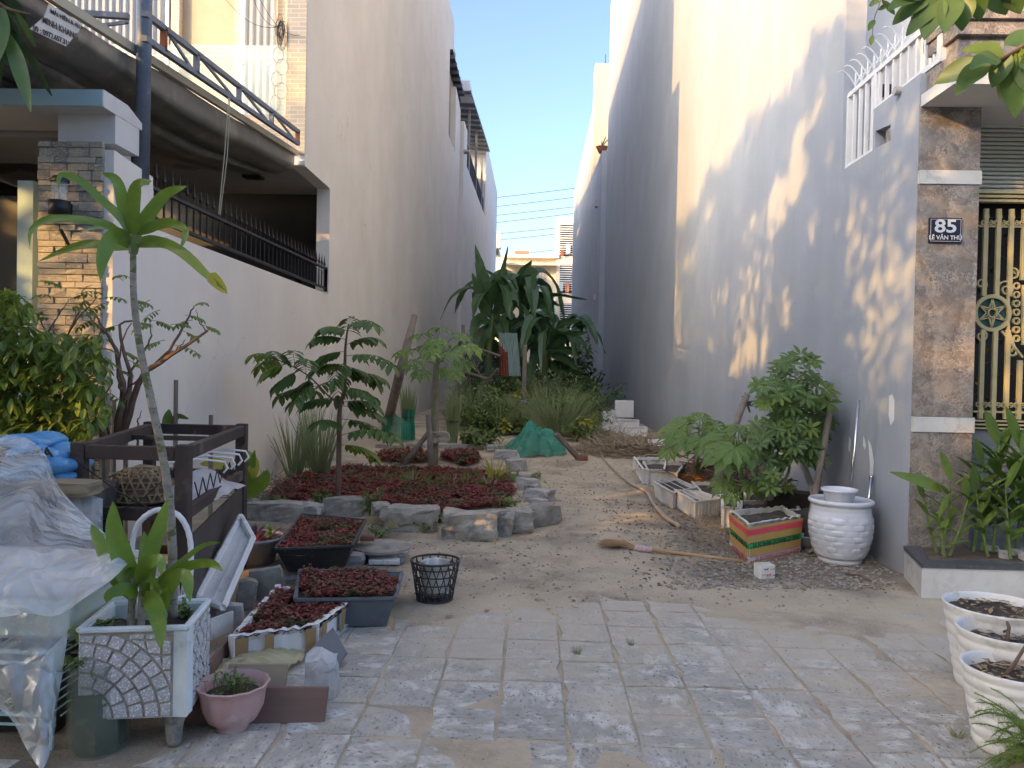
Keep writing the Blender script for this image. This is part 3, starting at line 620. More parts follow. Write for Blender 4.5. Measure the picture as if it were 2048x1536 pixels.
for k, x in enumerate(bxs):
    rng = [(zb_, zt_)]
    if abs(x - med.x) < mr_: rng = [(zb_, med.z - mr_), (med.z + mr_, zt_)]
    if k >= 3 and k < 8: rng = [(zb_, gp(2020, 720).z), (gp(2020, 560).z, zt_)]
    for a, b in rng: MB().bb((x - .018, Yg - .012, a), (x + .018, Yg + .012, b)).build('gate_bar', 'gold_paint', GT)
for z, f in ((zt_ - .10, 1), (zb_ + .10, -1)):
    for k, x in enumerate(bxs):
        mb = MB(); c = Vector((x, Yg - .015, z))
        mb.prism([c + Vector((dx, 0, dz * f)) for dx, dz in ((0, .10), (.018, .05), (.022, .03), (.008, .0), (-.008, 0), (-.022, .03), (-.018, .05))], (0, .02, 0))
        scroll(mb, c + Vector((.028, 0, -.02 * f)), .022, .008, math.pi / 2 * f, 1.1, -f); scroll(mb, c + Vector((-.028, 0, -.02 * f)), .022, .008, math.pi / 2 * f, 1.1, f)
        mb.build('finial', 'gold_paint', GT)
    MB().bb((bxs[0] - .06, Yg - .01, z - .05), (bxs[-1], Yg + .01, z - .035)).build('cross_rail', 'gold_paint', GT)
mb = MB(); ring(mb, med, mr_, .03, 36); ring(mb, med, .035, .012, 16)
for k in range(6):
    a = math.pi / 2 + k * math.pi / 3; tip = med + Vector((math.cos(a), 0, math.sin(a))) * (mr_ - .02)
    for s in (-1, 1): mb.bar(med + Vector((math.cos(a + s * .52), 0, math.sin(a + s * .52))) * .045, tip, .009, .012, upv=(0, 1, 0))
    mb.bar(med + Vector((math.cos(a), 0, math.sin(a))) * .04, tip, .006, .012, upv=(0, 1, 0))
mb.build('star_medallion', 'gold_paint', GT)
mb = MB(); mb.disc(med + Vector((0, .02, 0)), mr_ - .01, 28, Matrix.Rotation(R(90), 3, 'X')); mat('teal_plate', (.03, .10, .09), (.02, .07, .07), .4); mb.build('medallion_plate', 'teal_plate', GT)
mb = MB()
for (px, py, r, a, d) in ((1962, 568, .05, -1.2, 1), (1962, 672, .05, 1.2, -1), (2012, 578, .07, 2.6, -1), (2026, 548, .05, 2, -1), (2026, 702, .05, 2, 1)): scroll(mb, gp(px, py), r, .012, a, 1.3, d)
mb.bar(gp(2003, 662), gp(2045, 715), .016, .02, upv=(0, 1, 0)); mb.build('scrollwork', 'gold_paint', GT)
fr_ = MB()
for k in range(4):
    pts = [gp(2019 + 30 * k, 566), gp(2016 + 30 * k, 580), gp(2016 + 30 * k, 660), gp(2030, 700)] if k == 0 else []
    for i in range(len(pts) - 1): fr_.bar(pts[i], pts[i + 1], .02, .02, upv=(0, 1, 0))
for k in range(7): ring(fr_, gp(2032, 572 + 17.5 * k) + Vector((0, 0, 0)), .024, .012, 14)
fr_.bar(gp(2046, 570), gp(2046, 690), .02, .02, upv=(0, 1, 0)); fr_.build('ring_border', 'gold_paint', GT)
# yellow blossom behind the gate bars
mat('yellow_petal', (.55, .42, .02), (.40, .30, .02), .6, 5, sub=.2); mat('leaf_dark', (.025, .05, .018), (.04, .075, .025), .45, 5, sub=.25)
mb = MB(); random.seed(8)
for k in range(420):
    p = Vector((rnd(xr_ + .02, xr_ + 1.6), rnd(6.62, 6.95), rnd(.5, 3.0))); mb.mi = 0 if random.random() < .35 else 1
    mb.leaf(p, (rnd(-1, 1), rnd(-1, 0), rnd(-.6, .8)), (0, 0, 1), rnd(.05, .1), rnd(.03, .06), .3, 2)
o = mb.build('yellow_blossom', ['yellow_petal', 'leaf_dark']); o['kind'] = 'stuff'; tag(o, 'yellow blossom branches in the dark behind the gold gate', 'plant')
# low tiled wall under the gate
MB().bb((xr_ + .004, 6.40, -.1), (7, 6.6, zb_ - .09)).build('plinth_wall', 'plinth_slats', HR)
for k in range(14): MB().bb((xr_ + .006, 6.385, .26 + k * .055), (7, 6.398, .30 + k * .055)).build('plinth_slat', 'plinth_slats', HR)
mb = MB()
for k in range(3): mb.bb((xr_ + .0, 6.36, zb_ - .02 - .03 * k), (7, 6.42, zb_ - .008 - .03 * k))
mb.build('bottom_track', 'gold_paint', HR)
# number plate
pa, pb = Y_(1859, 435, 6.08), Y_(1924, 486, 6.08)
mat('plate_blue', (.012, .018, .045), (.015, .02, .05), .15, 3, coat=.5)
NP = tag(MB().bb((pa.x, 6.082, pb.z), (pb.x, 6.097, pa.z), .003).build('number_plate', 'plate_blue'), 'dark blue house number plate reading 85 on the marble pillar', 'sign')
c = (pa + pb) / 2; W_, H_ = pb.x - pa.x, pa.z - pb.z; ru = Matrix.Rotation(R(90), 4, 'X')
o = text('85', .14, 'print_white', NP, (c.x, 6.079, c.z + H_ * .14), ru, 'number', bold=.003); o.scale = (1.25, 1, 1)
text('LÊ VĂN THỦ', .045, 'print_white', NP, (c.x, 6.079, pb.z + H_ * .2), ru, 'street_name', bold=.0006)
mb = MB(); e = .012
for a, b in (((pa.x + e, pa.z - e), (pb.x - e, pa.z - e)), ((pb.x - e, pa.z - e), (pb.x - e, pb.z + e)), ((pb.x - e, pb.z + e), (pa.x + e, pb.z + e)), ((pa.x + e, pb.z + e), (pa.x + e, pa.z - e))): mb.bar((a[0], 6.0805, a[1]), (b[0], 6.0805, b[1]), .0025, .001, upv=(0, 1, 0))
mb.build('plate_border', 'print_white', NP)
# white railing on the stepped side wall
WR = thing('white_railing', 'white painted railing with curved spikes stepping up the grey side wall', 'railing', (XR, 6.6, za))
X0 = XR + .06
def wr(px, py): return X_(px, py, XR + .02)
ya_, yb_, yc_ = wr(1688, 300).y, wr(1742, 300).y, wr(1876, 60).y
zr1 = wr(1696, 188).z; zr2 = wr(1810, 86).z; ztr = (zr1 + zr2) / 2
for nm, a, b, wd in (('post', (X0, ya_, za), (X0, ya_, ztr), .06), ('post', (X0, yb_, za), (X0, yb_, ztr), .05), ('post', (X0, yc_, zb), (X0, yc_, ztr + .45), .06),
                     ('top_rail', (X0, ya_, ztr), (X0, yc_, ztr), .045), ('bottom_rail', (X0, ya_, za + .03), (X0, yb_, za + .03), .04), ('bottom_rail', (X0, yb_, zb + .03), (X0, yc_, zb + .03), .04)):
    MB().bar(a, b, wd).build(nm, 'white_paint', WR)
y = yc_ + .11; 
while y < ya_ - .05:
    z_ = zb if y < yb_ else za
    MB().bb((X0 - .014, y - .014, z_ + .03), (X0 + .014, y + .014, ztr)).build('railing_bar', 'white_paint', WR)
    sp = MB(); sp.tube([(X0, y, ztr), (X0, y, ztr + .16), (X0, y, ztr + .19)], [.008, .008, .002], 6)
    sp.tube([(X0 - .17 * t, y + .0, ztr + .05 + .14 * math.sin(t * 2.0)) for t in np.linspace(0, 1, 7)], [.007] * 6 + [.002], 5)
    sp.tube([(X0 + .09 * t, y + .0, ztr + .05 + .12 * math.sin(t * 2.0)) for t in np.linspace(0, 1, 6)], [.007] * 5 + [.002], 5)
    sp.build('spike', 'white_paint', WR); y += .135
tag(MB().tube([Vector((XR - .05, 6.45, X_(1790, 190, XR).z)), Vector((XR + .1, 6.45, X_(1790, 190, XR).z))], .035, 12).build('pipe_end', 'slab_grey'), 'short grey drain pipe end sticking out under the white railing', 'pipe')
# planter at the foot
FP = thing('front_planter', 'low cream planter box with dark stone rim at the pillar foot', 'planter', (3.6, 5.6, 0))
a = Z_(1842, 1197, 0); b = Z_(1803, 1150, 0); zt3 = .22
fx0, fy0 = a.x, a.y; bx_, by_ = XR - .03, 6.098
MB().prism([(fx0, fy0, -.1), (7, fy0 - .0, -.1), (7, by_, -.1), (bx_, by_, -.1)], (0, 0, zt3 + .1)).build('planter_wall', 'marble_white', FP)
def q4(x0, y0, z): return [(fx0 - x0, fy0 - y0, z), (7, fy0 - y0, z), (7, fy0 + .12, z), (fx0 + .10, fy0 + .12, z), (bx_ + .13, by_ - .004, z), (bx_ - x0, by_ - .004, z)]
MB().prism(q4(.01, .01, zt3 + .001), (0, 0, .03)).build('stone_rim', 'granite_dark', FP)
MB().prism([(fx0 + .11, fy0 + .13, zt3 + .002), (7, fy0 + .13, zt3 + .002), (7, by_ - .005, zt3 + .002), (bx_ + .14, by_ - .005, zt3 + .002)], (0, 0, .02)).build('planter_soil', 'dirt_dark' if mat('dirt_dark', (.20, .155, .11), (.12, .09, .065), .95, 9, .9, 40, bdist=.02) else '', FP)
# houses further down on the right
H3 = thing('rear_right_house', 'weathered concrete house beyond the grey wall on the right', 'house', (XR, 34, 0))
XR2 = XR - .22
mb = MB(); mb.prism([(XR2, y, z) for y, z in ((33.5, -.1), (59, -.1), (59, 15.2), (40.0, 15.2), (40.0, 11.6), (33.5, 11.2))], (5, 0, 0)); mb.build('side_wall', 'plaster_grey', H3, org=(XR2, 33.5, 0))
MB().bb((XR2 + .05, 39.4, 11.5), (XR2 + 1.1, 40.6, 17.3)).build('stair_tower', 'concrete_old', H3, org=(XR2, 39.4, 9))
MB().bb((XR2 + 1.1, 40.0, 11.5), (XR2 + 5, 42, 17.3)).build('tower_wall', 'concrete_old', H3, org=(XR2, 39.4, 9))
wn = MB().bb((XR2 + 1.15, 39.9, 13.2), (XR2 + 1.75, 39.98, 15.3)).build('window', 'slab_grey', H3); MB().bb((XR2 + 1.2, 39.86, 13.3), (XR2 + 1.7, 39.89, 15.2)).build('pane', 'dark_glass', wn)
MB().tube([(XR2 + .6, 40, 17.3), (XR2 + .6, 40, 18.0)], .02, 5).build('antenna', 'dark_metal', H3)
for (px, py) in ((1208, 375), (1200, 585)):
    q = X_(px, py, XR2); MB().bb((XR2 - .12, 35.2, q.z - .12), (XR2 - .002, 35.6, q.z + .15)).build('wall_bracket', 'slab_grey', H3)
mat('terracotta', (.38, .15, .09), (.30, .12, .07), .8, 6)
P_ = thing('ledge_pot', 'small terracotta pot with a plant on the high ledge', 'plant pot', (XR2 + .1, 34, 11.3))
q = Vector((XR2 + .05, 34.2, 11.28)); MB().lathe(q, [(0, 0), (.14, 0), (.26, .26), (.28, .28), (.24, .28), (0, .2)], 18).build('pot', 'terracotta', P_, smooth=True)
mb = MB()
for k in range(5): mb.leaf(q + Vector((0, 0, .25)), (rnd(-1, 1), rnd(-1, 1), 1.5), (0, 0, 1), .5, .06, .5, 5)
mb.build('leaf_tuft', 'leaf_dark', P_)
P2 = tag(MB().lathe(Vector((XR2 + .45, 34.2, 11.28)), [(0, 0), (.16, 0), (.17, .32), (.15, .32), (0, .25)], 16).build('white_pail', 'white_paint', smooth=True), 'white pail beside the terracotta pot on the high ledge', 'pail')
# ================================================================ far houses
YF = 78
FH = thing('far_house', 'cream three storey house at the far end of the gap', 'house', Y_(1060, 700, YF))
def fq(name, m, x0, y0, x1, y1, Yq, dep, par, org=None):
    a, b = Y_(x0, y0, Yq), Y_(x1, y1, Yq); return MB().bb((a.x, Yq, b.z), (b.x, Yq + dep, a.z)).build(name, m, par, org=org or (a.x, Yq, 0))
fq('wall', 'plaster_cream', 1008, 512, 1118, 760, YF, 8, FH); fq('parapet', 'porch_white', 1004, 508, 1118, 516, YF - .8, 1, FH); fq('canopy', 'plaster_cream', 1008, 525, 1112, 531, YF - 1.3, 1.2, FH)
for (a, b, c_, d) in ((1052, 540, 1092, 574), (1040, 620, 1090, 660)):
    wn = fq('window', 'slab_grey', a, b, c_, d, YF - .1, .09, FH)
    for k in range(6): fq('shutter_slat', 'curtain', a + 2 + k * (c_ - a - 3) / 6, b + 2, a + (k + .75) * (c_ - a - 3) / 6, d - 2, YF - .16, .05, wn)
fq('water_tank', 'terracotta', 1030, 501, 1058, 508, YF + 2, 2, FH); fq('balcony', 'porch_white', 1050, 596, 1112, 602, YF - 1.2, 1, FH)
for k in range(14): fq('roof_rib', 'tin', 1062 + k * 3.6, 606, 1064.5 + k * 3.6, 630, YF - 2, .1, FH)
FT = thing('far_block', 'taller cream block with louvred balconies at the far end', 'building', Y_(1130, 700, YF))
fq('wall', 'plaster_cream', 1114, 434, 1175, 760, YF - .5, 8, FT)
for (a, b) in ((447, 512), (528, 586), (606, 660)):
    v = fq('void', 'very_dark', 1120, a, 1145, b, YF - .56, .05, FT)
    for k in range(int((b - a) / 4.5)): fq('louvre', 'porch_white', 1119, a + 1 + k * 4.5, 1148, a + 3 + k * 4.5, YF - .75, .12, FT)
for nm, m, a, b, c_, d in (('laundry', 'rust', 1121, 500, 1127, 512), ('laundry', 'terracotta', 1131, 566, 1138, 585), ('laundry', 'white_paint', 1133, 488, 1140, 506), ('laundry', 'curtain', 1120, 564, 1126, 582)): tag(fq(nm, m, a, b, c_, d, YF - .95, .05, None, org=Y_(a, d, YF - .95)), {500: 'small red garment on the top louvred balcony', 566: 'orange garment drying on the middle balcony', 488: 'white garment drying on the top balcony', 564: 'pale pink cloth drying on the middle balcony'}[b], 'laundry', 'laundry on the far balconies')
FL = thing('far_left_house', 'narrow house end with netted roof at far left of the gap', 'house', Y_(995, 700, YF - 6))
fq('wall', 'plaster_cream', 975, 512, 1005, 760, YF - 6, 5, FL); fq('roof_room', 'concrete_old', 975, 496, 997, 512, YF - 6.2, 4, FL); fq('shade_net', 'grout', 975, 462, 1001, 496, YF - 6.4, 1, FL); fq('window', 'very_dark', 984, 498, 996, 510, YF - 6.3, .1, FL)
# power lines
for k, (a, b) in enumerate((((900, 403), (1180, 370)), ((900, 421), (1180, 388)), ((900, 438), (1180, 407)), ((900, 453), (1180, 420)), ((900, 474), (1180, 446)), ((900, 487), (1180, 458)), ((960, 513), (1180, 489)))):
    A, B = Y_(*a, 110), Y_(*b, 110); A += (A - B) * .4; B += (B - A) * .4
    mb = MB(); mb.tube([A.lerp(B, t) + Vector((0, 0, -.8 * 4 * t * (1 - t) * .3)) for t in np.linspace(0, 1, 9)], .045, 4)
    tag(mb.build('power_line', 'wire'), f'thin power line crossing the sky, {["topmost", "second from the top", "third from the top", "fourth from the top", "fifth from the top", "second lowest", "lowest"][k]}', 'power line', 'power lines across the sky')
# ================================================================ the street behind the camera: unseen houses sized for shade, and street trees
mat('bark', (.10, .075, .055), (.16, .125, .09), .95, 14, .8, 30, stretch=(1, 1, .3), bdist=.02)
mat('leaf_tree', (.045, .085, .02), (.07, .12, .03), .5, 3, sub=.3)
OPP = thing('opposite_shade_house', 'unseen row house added across the street to shade the ground', 'house', (-20, -14, 0))
mb = MB(); mb.bb((-40, -24, -.1), (-31, -14, 11.2)); mb.bb((-26.5, -24, -.1), (-6, -14, 11.7)); mb.bb((-6, -24, -.1), (16, -14, 9.5)); mb.build('wall', 'plaster_cream', OPP, org=(-20, -14, 0))  # unseen blocks added against the sun; heights and gap set for its shade
for k in range(9):
    for z in (1.2, 4.6, 7.8):
        wn = MB().bb((-23.5 + k * 4, -13.99, z), (-21.9 + k * 4, -13.9, z + 1.5)).build('window', 'dark_glass', OPP)
GAPS = [(1544, 392, 13, 52), (1592, 350, 26, 62), (1624, 437, 11, 38), (1560, 425, 9, 30), (1501, 437, 9, 28), (1476, 405, 9, 22), (1514, 660, 19, 46), (1574, 592, 9, 30), (1573, 640, 8, 18), (1446, 579, 6, 20), (1485, 606, 6, 22), (1341, 588, 6, 20), (1697, 410, 9, 24),
        (1466, 729, 11, 26), (1491, 709, 9, 30), (1519, 700, 18, 36), (1398, 797, 9, 16), (1453, 820, 9, 36), (1600, 260, 12, 50), (1640, 200, 10, 60), (1660, 300, 8, 40), (1420, 410, 7, 24), (1380, 520, 6, 20)]
GND = [(1246, 982, 40, 5), (1262, 1008, 34, 4), (1285, 1030, 44, 5), (1232, 1052, 16, 3), (960, 988, 50, 8), (1005, 975, 24, 6), (1330, 965, 24, 8), (1380, 950, 30, 8)]
TOPL = [(1300, 500), (1341, 474), (1373, 428), (1395, 420), (1419, 337), (1455, 346), (1496, 241), (1546, 210), (1578, 196), (1624, 82), (1683, 27), (1760, -60), (2100, -300)]
def blocked(p):
    """does a leaf here throw its shade where the photograph has shade? gaps in the crowns give the light patches"""
    s = (6.15 - p.y) / -SUN.y; q = p - SUN * s
    if -4.7 < q.x < XL + .12 and 0 < q.z < 3.7:
        x, y = px_of(q); n_ = noise.noise(Vector((x * .02, y * .03, 3)))
        if (336 < y < 425 and n_ > -.1) or 436 < y < 568 or (604 < y < 690 and n_ > -.35) or (690 < y < 900 and n_ > -.22): return False
    s = (XR - p.x) / -SUN.x; q = p - SUN * s
    if q.z > 0 and q.y > 6:
        x, y = px_of(q)
        x += rnd(-7, 7); y += rnd(-16, 16)
        if x < 1335: return True
        for i in range(len(TOPL) - 1):
            (x0, y0), (x1, y1) = TOPL[i], TOPL[i + 1]
            if x0 <= x < x1 and y < y0 + (y1 - y0) * (x - x0) / (x1 - x0): return False
        for cx, cy, rx, ry in GAPS:
            dx = (x - cx) + (y - cy) * .28
            if (dx / (rx + 3)) ** 2 + ((y - cy) / (ry + 4)) ** 2 < 1: return False
        return True
    if q.z <= .0 or q.x > XL:
        g = p - SUN * (p.z / SUN.z); x, y = px_of(g)
        for cx, cy, rx, ry in GND:
            if ((x - cx) / (rx + 14)) ** 2 + ((y - cy) / (ry + 7)) ** 2 < 1: return False
    return True
def street_tree(x, y, h, r, seed, n, label, zlo, lobes=16):
    random.seed(seed); t = thing('street_tree', label, 'tree', (x, y, 0), 'street trees beside the left gate')
    mb = MB(); mb.tube([(x, y, -.05), (x + .05, y + .03, h * .25), (x, y, h * .55), (x + .1, y, h * .8)], [.16, .13, .10, .04], 9)
    cs = []
    for k in range(lobes):
        a = rnd(0, 6.28); zz = rnd(zlo, h - .5); rr = r * rnd(.35, .95) * math.sqrt(max(.1, 1 - ((zz - (zlo + h) / 2) / ((h - zlo) / 2 + .3)) ** 2)); c = Vector((x + rr * math.cos(a), y + rr * math.sin(a), zz)); cs.append(c)
        b = Vector((x, y, max(h * .2, zz - rr * .7))); mb.tube([b, b.lerp(c, .5) + Vector((0, 0, .1)), c], [.05, .03, .012], 5)
    mb.build('trunk', 'bark', t)
    mb = MB()
    for k in range(n):
        c = random.choice(cs); p = c + Vector((random.gauss(0, .42), random.gauss(0, .42), random.gauss(0, .36))) * (r / 2.3)
        if not blocked(p): continue
        mb.leaf(p, (rnd(-1, 1), rnd(-1, 1), rnd(-1, .5)), (0, 0, 1), rnd(.16, .28), rnd(.08, .13), .4, 2)
    mb.build('crown', 'leaf_tree', t, kind='stuff'); return t
TREES = ((-5.4, .9, 9.0, 2.3, 1, 9000, 'leafy street tree nearest the left edge of the view', 2.6, 26),
         (-8.4, 1.2, 10.4, 2.4, 2, 10000, 'tall street tree in front of the left gate', 2.6, 28),
         (-11.8, 1.0, 11.9, 2.6, 3, 11000, 'taller street tree further up the street', 2.6, 28),
         (-15.4, .9, 13.4, 2.8, 6, 12000, 'tallest street tree, furthest up the street', 3.0, 28),
         (-6.0, -6.5, 6.4, 2.6, 4, 7000, 'broad low tree across the street', 1.2, 22),
         (-11.0, -6.2, 8.0, 2.8, 5, 7500, 'round tree across the street', 1.4, 22))
for a in TREES: street_tree(*a)
# ================================================================ plants and things: materials and builders
mat('leaf_lime', (.20, .30, .035), (.12, .22, .03), .35, 9, .15, 40, sub=.3, c3=(.36, .34, .05), s3=3, t3=(.60, .72), spec=.6)
mat('leaf_mid', (.125, .205, .05), (.08, .15, .035), .42, 6, sub=.3, spec=.5)
mat('leaf_bright', (.24, .33, .06), (.13, .21, .04), .45, 5, sub=.35)
mat('leaf_yellow', (.50, .44, .06), (.38, .38, .06), .5, 8, sub=.3)
mat('leaf_banana', (.11, .20, .075), (.065, .135, .05), .32, 4, .3, 20, sub=.2, spec=.6, stretch=(1, 1, 1))
mat('leaf_papaya', (.14, .24, .06), (.17, .27, .06), .5, 6, sub=.3)
mat('leaf_fresh', (.22, .30, .07), (.14, .22, .05), .5, 6, sub=.35)
mat('grass_blade', (.24, .31, .13), (.33, .36, .19), .6, 3, sub=.25)
mat('weed', (.15, .23, .06), (.23, .30, .10), .6, 4, sub=.3)
mat('herb_red', (.36, .065, .055), (.21, .035, .035), .55, 14, sub=.25, c3=(.10, .11, .035), s3=4.5, t3=(.45, .60), c4=(.46, .16, .10), s4=30, t4=(.58, .68))
mat('herb_dark', (.27, .045, .055), (.14, .09, .04), .6, 9, sub=.2, c3=(.06, .09, .03), s3=5, t3=(.54, .62))
mat('dry_leaf', (.42, .31, .17), (.30, .20, .10), .8, 9, sub=.15)
mat('straw', (.40, .32, .21), (.28, .22, .14), .9, 5)
mat('husk', (.62, .56, .34), (.52, .44, .24), .6, 6, .3, 30, sub=.2, c3=(.35, .22, .08), s3=5, t3=(.62, .7))
mat('cane_bark', (.33, .30, .25), (.19, .175, .13), .85, 12, .6, 40, stretch=(1, 1, 2.2), c3=(.12, .13, .05), s3=9, t3=(.53, .58), bdist=.006)
mat('bark_grey', (.27, .23, .19), (.17, .14, .11), .95, 9, .8, 26, stretch=(1, 1, .35), bdist=.015)
mat('bark_thin', (.13, .075, .05), (.20, .14, .10), .8, 9, .3, 50)
mat('papaya_stem', (.30, .29, .20), (.20, .20, .13), .8, 14, .4, 40, stretch=(1, 1, .8))
mat('stem_green', (.17, .23, .06), (.12, .17, .05), .5, 9)
mat('timber_dark', (.075, .052, .042), (.038, .030, .028), .75, 5, .6, 40, stretch=(1, 1, 1), c3=(.14, .115, .10), s3=3, t3=(.58, .70), bdist=.006)
mat('ply_dark', (.085, .072, .062), (.055, .045, .04), .8, 3, .4, 30, stretch=(1, 1, .2), c3=(.15, .13, .115), s3=4, t3=(.6, .75))
mat('plank_brown', (.19, .115, .085), (.14, .085, .062), .65, 3, .4, 30, stretch=(.15, 1, 4), bdist=.004)
mat('plank_pale', (.42, .33, .22), (.34, .255, .165), .75, 3, .4, 30, stretch=(.2, 1, 4), bdist=.004)
mat('driftwood', (.33, .27, .18), (.22, .175, .11), .9, 4, .8, 20, stretch=(.25, 1, 3), c3=(.13, .11, .08), s3=4, t3=(.58, .7), bdist=.01)
mat('foam', (.80, .785, .74), (.72, .70, .64), .8, 6, .7, 90, c3=(.42, .38, .31), s3=7, t3=(.61, .74), bdist=.004, spec=.3)
mat('foam_dirty', (.66, .63, .56), (.55, .51, .43), .85, 6, .7, 80, c3=(.30, .26, .20), s3=6, t3=(.54, .70), bdist=.004)
mat('parcel_tape', (.40, .27, .13), (.34, .22, .10), .35, 6, .3, 20)
mat('box_brown', (.62, .40, .12), (.54, .34, .10), .45, 4, .2, 20)
mat('orange_foam', (.45, .20, .06), (.36, .15, .05), .6, 5)
mat('tape_pink', (.86, .09, .13), (.78, .07, .11), .35, 9); mat('tape_green', (.06, .48, .12), (.05, .42, .10), .35, 9); mat('tape_red', (.55, .03, .04), (.5, .03, .04), .4, 9)
mat('plastic_black', (.03, .03, .032), (.055, .055, .055), .5, 6, .2, 50, c3=(.16, .15, .13), s3=7, t3=(.60, .72))
mat('plastic_grey', (.12, .145, .16), (.10, .12, .135), .45, 5, .1, 50, c3=(.22, .21, .18), s3=6, t3=(.60, .74))
mat('plastic_white', (.76, .74, .69), (.66, .64, .58), .4, 4, .1, 50, c3=(.44, .39, .31), s3=5, t3=(.56, .74))
mat('ceramic', (.72, .74, .77), (.64, .66, .69), .16, 4, .08, 30, c3=(.50, .49, .46), s3=5, t3=(.64, .76), spec=.6)
mat('pink_plastic', (.55, .36, .33), (.50, .30, .27), .5, 4, .2, 50, c3=(.55, .50, .46), s3=5, t3=(.55, .68))
mat('terrazzo', (.46, .46, .46), (.38, .38, .38), .55, 60, .4, 90, c4=(.74, .74, .74), s4=130, t4=(.54, .58), bdist=.003, rand=.3)
mat('render_white', (.66, .72, .71), (.58, .63, .62), .7, 6, .4, 60, c3=(.38, .37, .33), s3=6, t3=(.62, .74))
mat('black_cane', (.022, .022, .024), (.04, .04, .04), .45, 20, .2, 60)
mat('bamboo', (.38, .27, .14), (.26, .17, .08), .6, 14, .3, 60)
mat('blue_sack', (.12, .36, .62), (.09, .28, .52), .4, 5, .5, 14, c3=(.30, .50, .68), s3=6, t3=(.58, .68), bdist=.02)
mat('green_sack', (.03, .13, .08), (.05, .18, .12), .5, 6, .4, 16); mat('cloth_pale', (.55, .54, .52), (.40, .36, .36), .8, 5, .5, 18)
mat('net_green', (.02, .30, .19), (.015, .20, .13), .6, 90, alpha=.72, sub=.2)
mat('steel', (.62, .62, .62), (.50, .50, .50), .22, 9, .05, 60, metal=1)
mat('alu', (.60, .60, .57), (.48, .48, .45), .4, 9, .1, 60, metal=.5)
mat('sweep_bristle', (.44, .27, .13), (.32, .19, .09), .7, 9); mat('broom_wood', (.52, .34, .17), (.42, .27, .13), .5, 4, stretch=(.2, 1, 1)); mat('braid', (.42, .20, .20), (.62, .56, .52), .7, 90)
mat('dark_soil', (.105, .085, .065), (.065, .052, .040), .95, 9, .9, 40, c3=(.22, .20, .17), s3=14, t3=(.60, .68), bdist=.02)
mat('slate_tile', (.175, .185, .195), (.145, .155, .165), .6, 3, .2, 40, c3=(.30, .31, .31), s3=4, t3=(.6, .72))
mat('white_stone', (.58, .57, .55), (.38, .37, .35), .85, 6, .8, 34, c3=(.30, .28, .25), s3=4, t3=(.60, .72), bdist=.012)
mat('brick_red', (.28, .12, .08), (.20, .085, .06), .9, 8, .4, 50)
mat('water_dark', (.02, .03, .015), (.035, .045, .02), .1, 8, c3=(.07, .09, .03), s3=14, t3=(.56, .66)); mat('dirty_glass', (.30, .34, .28), (.18, .21, .16), .12, 8, alpha=.22, spec=.7)
mat('clay_tile', (.34, .235, .185), (.30, .20, .155), .7, 4)
def film_mat():                                           # crumpled clear polythene
    m = bpy.data.materials.new('film'); m.use_nodes = True; t = m.node_tree; b = t.nodes['Principled BSDF']; L = t.links.new
    tc = _n(t, 'ShaderNodeTexCoord'); n = _n(t, 'ShaderNodeTexNoise'); n.inputs['Scale'].default_value = 3; n.inputs['Detail'].default_value = 3; L(tc.outputs['Object'], n.inputs['Vector'])
    n2 = _n(t, 'ShaderNodeTexVoronoi', feature='DISTANCE_TO_EDGE'); n2.inputs['Scale'].default_value = 8; L(n.outputs['Color'], n2.inputs['Vector'])
    v2 = _n(t, 'ShaderNodeVectorMath', operation='MULTIPLY_ADD'); L(n.outputs['Color'], v2.inputs[0]); v2.inputs[1].default_value = (.35, .35, .35); L(tc.outputs['Object'], v2.inputs[2]); L(v2.outputs[0], n2.inputs['Vector'])
    bn = _n(t, 'ShaderNodeBump'); bn.inputs['Strength'].default_value = 1; bn.inputs['Distance'].default_value = .05; L(n2.outputs['Distance'], bn.inputs['Height']); L(bn.outputs[0], b.inputs['Normal'])
    b.inputs['Base Color'].default_value = (.74, .76, .74, 1); b.inputs['Roughness'].default_value = .16; b.inputs['Specular IOR Level'].default_value = .7
    mr = _n(t, 'ShaderNodeMapRange'); L(n.outputs['Fac'], mr.inputs[0]); mr.inputs[1].default_value = .35; mr.inputs[2].default_value = .65; mr.inputs[3].default_value = .30; mr.inputs[4].default_value = .62
    L(mr.outputs[0], b.inputs['Alpha']); M['film'] = m
film_mat()
def spline(pts, n):
    pts = [Vector(p) for p in pts]; P_ = [pts[0] * 2 - pts[1]] + pts + [pts[-1] * 2 - pts[-2]]; out = []; k = len(pts) - 1
    for i in range(n + 1):
        t = i / n * k; j = min(int(t), k - 1); t -= j; a, b, c, d = P_[j:j + 4]
        out.append(.5 * ((2 * b) + (c - a) * t + (2 * a - 5 * b + 4 * c - d) * t * t + (3 * b - a - 3 * c + d) * t ** 3))
    return out
